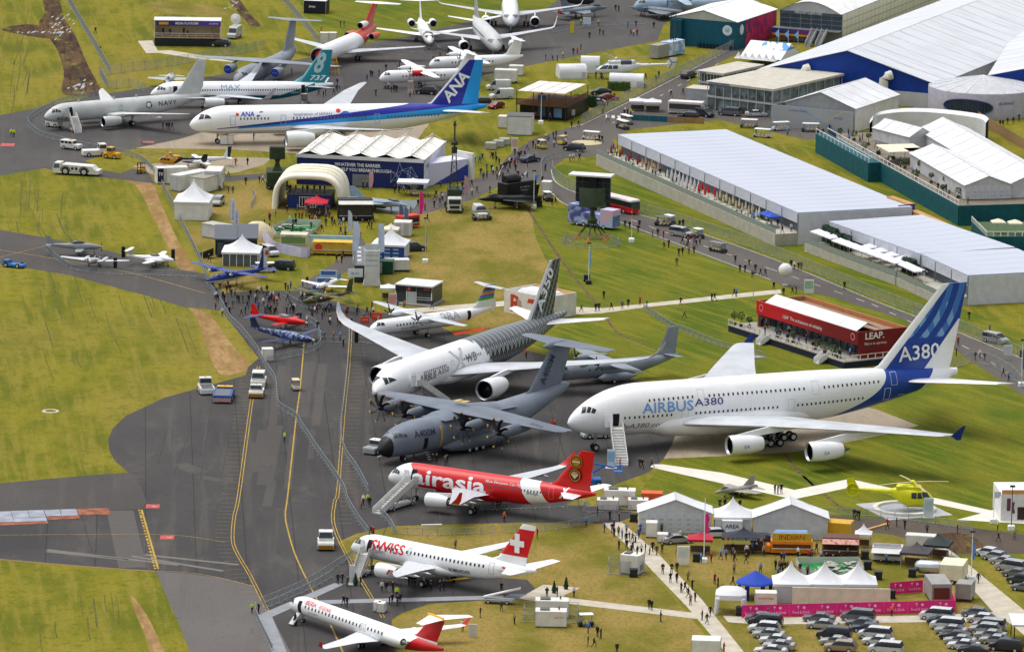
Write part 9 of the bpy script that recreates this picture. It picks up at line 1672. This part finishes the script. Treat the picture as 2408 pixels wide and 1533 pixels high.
# ------------------------------------------------------------------ people: one skinned body per pose, clothing by face
SKIN=M((196,146,116),.7);HAIR=M((52,40,32),.8);SHOE=M((24,22,22),.7)
def body(pose):
 J={'pel':(0,0,.96),'bel':(0,0,1.12),'chest':(0,.0,1.34),'neck':(0,0,1.5),'head':(0,-.02,1.62),'top':(0,-.01,1.74),'nose':(0,-.115,1.635)};R={'pel':.15,'bel':.15,'chest':.17,'neck':.065,'head':.1,'top':.085,'nose':.02}
 w,arm=pose
 for s,n in((-1,'L'),(1,'R')):
  sw=w*s;J['hip'+n]=(s*.095,0,.9);J['kn'+n]=(s*.1,-.16*abs(w)*(1 if sw>0 else .2)-sw*.12,.5);J['an'+n]=(s*.1,-sw*.3+(.12*abs(w)if sw<0 else 0),.09+(.06*abs(w)if sw<0 else 0));J['toe'+n]=(s*.115,J['an'+n][1]-.17,.045+(.02*abs(w)if sw<0 else 0));J['sh'+n]=(s*.19,0,1.42)
  if arm=='down':J['el'+n]=(s*.26,.02+sw*.12,1.14);J['wr'+n]=(s*.25,-.06+sw*.24,.9);J['ha'+n]=(s*.24,-.09+sw*.27,.8)
  elif arm=='front':J['el'+n]=(s*.27,-.02,1.15);J['wr'+n]=(s*.1,-.24,1.1);J['ha'+n]=(s*.02,-.27,1.08)
  else:J['el'+n]=(s*.28,-.14,1.22);J['wr'+n]=(s*.13,-.25,1.5);J['ha'+n]=(s*.06,-.24,1.6)
  for k,r in(('hip',.1),('kn',.065),('an',.045),('toe',.045),('sh',.075),('el',.055),('wr',.038),('ha',.045)):R[k+n]=r
 E=[('pel','bel',2),('bel','chest',2),('chest','neck',2),('neck','head',1),('head','top',0),('head','nose',1)]
 for n in 'LR':E+=[('pel','hip'+n,3),('hip'+n,'kn'+n,3),('kn'+n,'an'+n,3),('an'+n,'toe'+n,4),('chest','sh'+n,2),('sh'+n,'el'+n,2),('el'+n,'wr'+n,2),('wr'+n,'ha'+n,1)]
 names=list(J);me=bpy.data.meshes.new('person');me.from_pydata([J[n]for n in names],[(names.index(a),names.index(b))for a,b,_ in E],[])
 o=bpy.data.objects.new('person',me);o.modifiers.new('skin','SKIN')
 for i,n in enumerate(names):me.skin_vertices[0].data[i].radius=(R[n],R[n]*(.72 if n in('bel','chest','pel')else 1));me.skin_vertices[0].data[i].use_root=n=='pel'
 sub=o.modifiers.new('sub','SUBSURF');sub.levels=1;sub.render_levels=1
 m2=eval_mesh(o);bpy.data.objects.remove(o)
 m2.materials.clear();[m2.materials.append(m)for m in(HAIR,SKIN,M((40,44,60)),M((30,32,40)),SHOE)]
 for p in m2.polygons:
  c=p.center;best=None
  for a,b,mi in E:
   A,B=Vector(J[a]),Vector(J[b]);d=B-A;t=max(0,min(1,(c-A).dot(d)/d.length_squared));q=(c-A-d*t).length
   if best is None or q<best[0]:best=(q,mi)
  mi=best[1]
  if mi in(0,1)and c.z>1.56:mi=0 if(c.z>1.68 or c.y>.035)else 1
  p.material_index=mi;p.use_smooth=True
 m2.name='person';return m2
POSES=[body((0,'down')),body((1,'down')),body((-.9,'down')),body((.15,'front')),body((0,'up'))]
PTXT=['standing','walking','walking','standing','holding something up']
CL={'n':((34,38,58),'navy'),'k':((26,26,30),'black'),'g':((92,94,98),'grey'),'w':((214,214,214),'white'),'b':((96,140,196),'pale blue'),'r':((176,34,38),'red'),'o':(ORANGE,'orange'),'y':(HIVIS,'hi-vis yellow'),'t':((150,126,96),'tan'),'e':((60,72,50),'olive'),'u':((30,70,160),'bright blue')}
LEG={'n':(28,30,46),'k':(24,24,28),'w':(34,36,44),'o':(34,38,56),'y':(30,34,50),'e':(60,70,52)}
NUM=['','','two','three','four','five','six','seven','eight','nine','ten','eleven','twelve','thirteen','fourteen','fifteen'];ORDN=NTH
rq=random.Random(77)
CROWD=[]
def ppl(place,ox,oy,pts,z=.0,cols=None):
 """pts: survey spots as 'x,y' or 'x,yc' with a clothing letter; ox, oy shift them to the picture grid"""
 P=[]
 for s in pts.split():
  x,y=s.split(',');c=None
  if y[-1].isalpha():c=y[-1];y=y[:-1]
  P.append((ox+float(x)*.27006,oy+float(y)*.27006,c or rq.choice(cols or 'nnnnkkkgkkgwbkneu')))
 P.sort(key=lambda q:q[0]);n=len(P)
 for i,(u,v,c)in enumerate(P):
  q=G(u,v,z);k=rq.choice((0,1,1,2,3,0,3))if c not in 'o' else 0;k=4 if rq.random()<.04 else k
  if place=='far':CROWD.append((q,k,c));continue
  lab=('person in %s %s %s'%(CL[c][1],PTXT[k],place))if n==1 else '%s from left of %s people %s, in %s'%(ORDN[i],NUM[n],place,CL[c][1])
  o=put('person',POSES[k],None,(q.x,q.y,z),rq.uniform(0,2*pi));h=rq.uniform(.97,1.06);o.scale=(h,h,h);o['label']=lab;o['category']='person';o['group']='visitors and crew'
  top=M(CL[c][0],.8);leg=M(LEG.get(c,rq.choice(((30,32,44),(40,42,60),(90,84,72),(24,24,28)))),.8)
  for sl,m in((2,top),(3,leg),(0,M(rq.choice(((44,34,28),(90,70,48),(120,116,110),(28,24,22))),.8))):o.material_slots[sl].link='OBJECT';o.material_slots[sl].material=m
A1,B1,C1,D1=.0,587.6,1175.3,1773.6;R0,R1,R2,R3=.0,374.0,748.0,1119.0
ppl('by the grey patrol jet wing',A1,R0,'1418,1125n 1452,1130n 1472,1133n 1498,1130n');ppl('outside the curved barrier',A1,R0,'97,1193y 121,1196y');ppl('by the tall mesh fence',A1,R0,'870,465k 762,295n 832,300k');ppl('far',A1,R0,'1420,308k 1600,306g 1635,322k 1713,303k 1845,305k 1480,312n',2.02);ppl('under the long twinjet',A1,R0,'2210,1222k 1762,985k');ppl('below the long twinjet engine',B1,R0,'305,1278k');ppl('near the piston twin',A1,R0,'1993,1390k 2053,1445r 2155,1440k');ppl('on the grass below the piston twin',A1,R0,'1922,1525y 1957,1525y 1988,1545y');ppl('beside the dark green radar truck',A1,R1,'2140,228k 2258,215n 2290,210w 1988,300k 2028,300g')
ppl('under the dark blue twin wing',A1,R1,'1750,880u 1820,900k');ppl('at the barrier below the blue twin',A1,R1,'1850,1130 1880,1190 1915,1150 1940,1220 1955,1250 1975,1170 2000,1165');ppl('on the tarmac near the blue twin',A1,R1,'2115,1255 2165,1255n 2225,1250w 2025,1300 1998,1360 2100,1370 2135,1350 2310,1345 2325,1165');ppl('on the lane by the camouflaged twin',B1,R1,'310,1145 355,1130 332,1165 460,1110 498,1095 148,1170 183,1230 205,1225 250,1230');ppl('behind the red trainer aircraft',B1,R1,'135,1345 180,1340 228,1320 320,1360 350,1340 375,1345 412,1410 440,1410 495,1440');ppl('between red trainer and rainbow turboprop',B1,R1,'540,1380 565,1360 635,1370 660,1365 690,1425 590,1490 848,1360 935,1365 1020,1360 1075,1360');ppl('in front of the small glass pavilion',B1,R1,'1200,1300 1285,1310 1345,1310t 1585,1305k');ppl('beside the dark blue turboprop nose',B1,R2,'620,190b 645,195 728,195t 785,200b 815,255')
ppl('walking down the apron alone',B1,R2,'302,1078y');ppl('at the four-propeller transport',B1,R2,'1427,1215o 1592,1265k 1625,1270k 1700,1280g 1718,1270k');ppl('in orange behind the giant nose',C1,R2,'455,970o 478,960o');ppl('at the foot of the giant stairs',C1,R2,'1047,1300o 1218,1300n 1240,1310k 1325,1298g');ppl('behind the carbon-tailed airliner',C1,R2,'230,350o');ppl('at the red airliner stairs',B1,R3,'970,285o 988,250w 1027,240y 1043,270k');ppl('under the red airliner tail',B1,R3,'2215,400o');ppl('at the cross-tailed airliner stairs',B1,R3,'765,940n 805,940n 850,965e 962,960n');ppl('under the cross-tailed airliner',B1,R3,'1150,1010w 1185,1008n 1245,1015n 1385,960k 1410,965k 1435,965k 1575,995k 1655,1000n 1688,995n 2190,1020k');ppl('behind the cross-tailed airliner',B1,R3,'1790,632t 1075,530r 1055,520k');ppl('on the carpet beside the regional jet',B1,R3,'815,1130k 845,1140k 1215,1125n 1240,1115k 1285,1130k 1310,1110n 1280,1060y');ppl('at the left carpet corner',B1,R3,'20,1195y 75,1198k');ppl('on the grass behind the regional jet',B1,R3,'2005,1230k 2190,1178e 2303,1290t 1852,1352w');ppl('near the twin generators',C1,R3,'125,1288k 410,1060k 500,1055k 645,1050w');ppl('on the lower grass',C1,R3,'768,1480e 820,1490k 768,1370b 850,1400k 880,1415k 1020,1545k');ppl('by the narrow walkway',C1,R3,'1300,1160k 1322,1168k 1400,1268n')
ppl('at the top of the diagonal path',C1,R3,'958,385n 995,460u 1040,400n 850,345k 750,445b');ppl('on the diagonal path, upper part',C1,R3,'1065,550b 1100,585 1130,570 1155,580g 1180,580w 1210,545u');ppl('on the diagonal path by the cabinets',C1,R3,'1157,660k 1197,695k 1232,685w 1268,670k 1305,685w 1330,660k 1365,690e 1413,675e');ppl('on the diagonal path by the totem',C1,R3,'1418,855k 1495,850k 1542,840k 1485,930n 1540,930k 1578,1015k 1612,1010k 1640,920t 1675,990k');ppl('on the diagonal path, lower part',C1,R3,'1660,1125t 1700,1095n 1640,1060k 1762,1255n 1803,1290n 1832,1220k 1950,1540r');ppl('by the cross-tail winglet',C1,R3,'325,540e');ppl('around the burger gazebo',C1,R3,'2165,715n 2150,690w 2200,670b 2030,675k');ppl('behind the white marquees',C1,R3,'1915,290k 1960,280k 2090,290k');ppl('on the grass left of the gazebo',C1,R3,'1870,940r 1900,970k 2030,960k 2040,850t 2270,850b');ppl('around the food stalls',D1,R3,'185,815k 270,830k 205,880b 740,750n 812,715t 1150,770b 380,710w');ppl('by the pink fence',D1,R3,'120,1240k 1195,1220o')
ppl('beside the yellow helicopter',D1,R3,'870,375n 895,380k 915,380n');ppl('on the gravel track',D1,R3,'1158,460r 1240,440k 1310,465n 1505,505g 1770,500k 2120,480y 2125,570k 2265,555t');ppl('on the car park path',D1,R3,'1950,935k');ppl('on the white zigzag path',D1,R3,'180,155k 205,158k 235,155k');ppl('on the lawn by the long walkway',C1,R1,'905,1220k 708,1335g 835,1330k 862,1325k 970,1315k 1065,1310g 1118,1290k 1220,1270r 1280,1300k 1575,1275k 1845,1240k 1870,1238k 2040,1200n 2060,1195b');ppl('on the lawn below the walkway',C1,R1,'1605,1385t');ppl('on the lawn beside the lower road',C1,R1,'1540,930g 1470,775k 1558,845k 1590,840k 1645,835t 1690,830k 1590,745k 1640,750r 1710,770k');ppl('on the road behind the radar',C1,R1,'1330,680g 1375,675k 1425,690r 1203,645n 1215,600k 1090,600n 1130,610k 990,600k 1595,595k 1565,600k');ppl('in the group on the lower road',C1,R1,'2050,910k 2090,990k 2135,990k 2170,940n 2200,1040g 2225,985k 2270,1020n 2310,1020n');ppl('near the lettered black trailer',C1,R1,'395,105n 370,215k 130,200k 100,190k 395,360n 455,405k 485,400k');ppl('beside the white box stand',C1,R1,'525,1280g')
ppl('at the mesh fence beside the road',D1,R1,'320,950k 350,965w 385,970k 410,970g');ppl('on the road behind the red pavilion',D1,R1,'785,1140k 170,1140k 330,1180n 365,1175n 255,1190k');ppl('right of the tall blue fin',D1,R1,'1870,1400k');ppl('on the road right of the fin',D1,R2,'1640,190n 1700,200k 1740,260k 1775,240r 1760,330k 1925,370k 1965,350w 2005,375n');ppl('by the right edge road fence',D1,R2,'2050,130g 2170,510k 2215,550b')
ppl('at the roundabout',C1,R0,'830,1245n 865,1240k 890,1245k');ppl('far',C1,R0,'40,1480k 70,1450n 100,1440k 130,1360n 185,1370k 240,1310b 290,1290k 340,1280k 310,1300t 465,1210n 490,1200g 400,1225y');ppl('far',C1,R0,'625,1120k 685,1110k 905,960k');ppl('beside the barrier of the roundabout bend',C1,R0,'395,1490b 610,1410w 640,1405w 695,1400k');ppl('far',C1,R0,'1260,790k 1360,720k 1385,680k 1270,700n 835,690n 880,690k');ppl('far',C1,R0,'1600,1050k 1490,850k 1595,830k 1140,1010y 1100,1060n');ppl('far',C1,R0,'780,340n 705,440g 640,480k 675,470o 550,510y 460,530b 500,535u 400,530k 870,310k 900,310t');ppl('far',C1,R0,'705,225y 860,230y 1115,245u 1185,240k 1140,315k 1165,320w 1195,315r 1340,250k 1035,105n 1008,100k');ppl('far',B1,R1,'1620,340n 1660,250u 1605,430n 1525,450r 1465,420n 1500,410w 1545,545k 1845,310k 1935,320w 1400,475k 1330,490n');ppl('on the grass right of the pavilion',B1,R0,'1875,1395k 1910,1415y 1960,1415y 2000,1420b 2025,1400k');ppl('far',B1,R0,'2115,1390k 2145,1420n 2170,1440k 2205,1470b 2235,1470n 2265,1465k 2105,1500k 2150,1510k 2010,1530k');ppl('around the food court',B1,R1,'125,590k 170,535o 430,530k 455,525o 520,550k 545,550n 600,545k 660,545u 715,570k 815,580w 925,580k 1075,550g 1035,610k 1060,610n');ppl('on the lane by the viewing stand',B1,R1,'755,900n 800,910k 790,660k 830,650t');ppl('beside the arched tent',B1,R1,'985,265k 1020,265k');ppl('far',B1,R1,'350,295k 400,296k 460,298k 500,298n 560,298k 610,298k 650,298n',2.85);ppl('far',B1,R0,'790,240k 820,240k 620,280o');ppl('far',B1,R0,'365,655k 640,855n 660,835k 730,830n 755,800n 775,790b 760,750k 600,840e');ppl('far',B1,R0,'1595,545k 1655,510r 1020,700b 1065,680n 1050,670n 1125,665k 1185,620k');ppl('far',B1,R0,'1097,840k 1205,780w 1232,810n 1255,800k 1278,805k 1395,850t 1990,790w 2175,650t');ppl('far',D1,R0,'2140,1110k 2165,1110k 2205,1090k 2255,1085k 2305,1060k');ppl('far',D1,R0,'290,1185b 600,1185n 655,1150k')
ppl('far',B1,R1,'1260,300k 1300,300n 1340,300w 1380,290k 1290,290k')
for u0,u1,v0,v1,n,z in((500,640,680,745,22,0),(600,780,690,745,26,0),(740,900,722,770,16,0),(620,800,500,560,30,0),(800,860,560,620,8,0),(1130,1260,370,430,26,0),(1250,1330,320,350,8,0),(1420,1640,1240,1310,18,0),(1640,1960,1300,1325,22,0),(1830,1900,1335,1365,14,0),(1220,1300,240,300,14,0),(1400,1480,235,290,12,0),(900,1060,200,225,10,0),(1000,1180,440,490,12,0),(1560,1700,545,590,8,0),(1880,1900,560,575,4,0)):
 for k in range(n):CROWD.append((G(rq.uniform(u0,u1),rq.uniform(v0,v1),z),rq.randrange(4),rq.choice('nnkkkggwbrtu')))
for k in range(22):q=TERR1[0].matrix_basis@Vector((TERR1[1]*rq.random(),rq.uniform(1,5),3.9));CROWD.append((q,rq.randrange(4),rq.choice('nkgwb')))
for k in range(40):q=CH1.matrix_basis@Vector((W1*rq.random(),rq.uniform(-4.2,-.6),2.3));CROWD.append((q,rq.randrange(4),rq.choice('nkgwb')))
for k in range(24):q=REDP.matrix_basis@Vector((rq.uniform(0,32),rq.uniform(-3,2),1.2));CROWD.append((q,rq.randrange(4),rq.choice('nkgwbu')))
KEYS=list(CL);V=[];F=[];MI=[]
for q,k,c in CROWD:
 me=POSES[k];a=rq.uniform(0,6.28);ca,sa=cos(a),sin(a);o_=len(V)
 for v in me.vertices:V.append((q.x+v.co.x*ca-v.co.y*sa,q.y+v.co.x*sa+v.co.y*ca,q.z+v.co.z))
 for p in me.polygons:F.append(tuple(i+o_ for i in p.vertices));m=p.material_index;MI.append(m if m in(0,1,4)else(5 if m==3 else 6+KEYS.index(c)))
me=bpy.data.meshes.new('crowd');me.from_pydata(V,[],F)
for m in[HAIR,SKIN,SKIN,SKIN,SHOE,M((34,36,46),.8)]+[M(CL[k][0],.8)for k in KEYS]:me.materials.append(m)
me.polygons.foreach_set('material_index',MI);put('crowd',me)['kind']='stuff';bpy.data.scenes.remove(TMP)
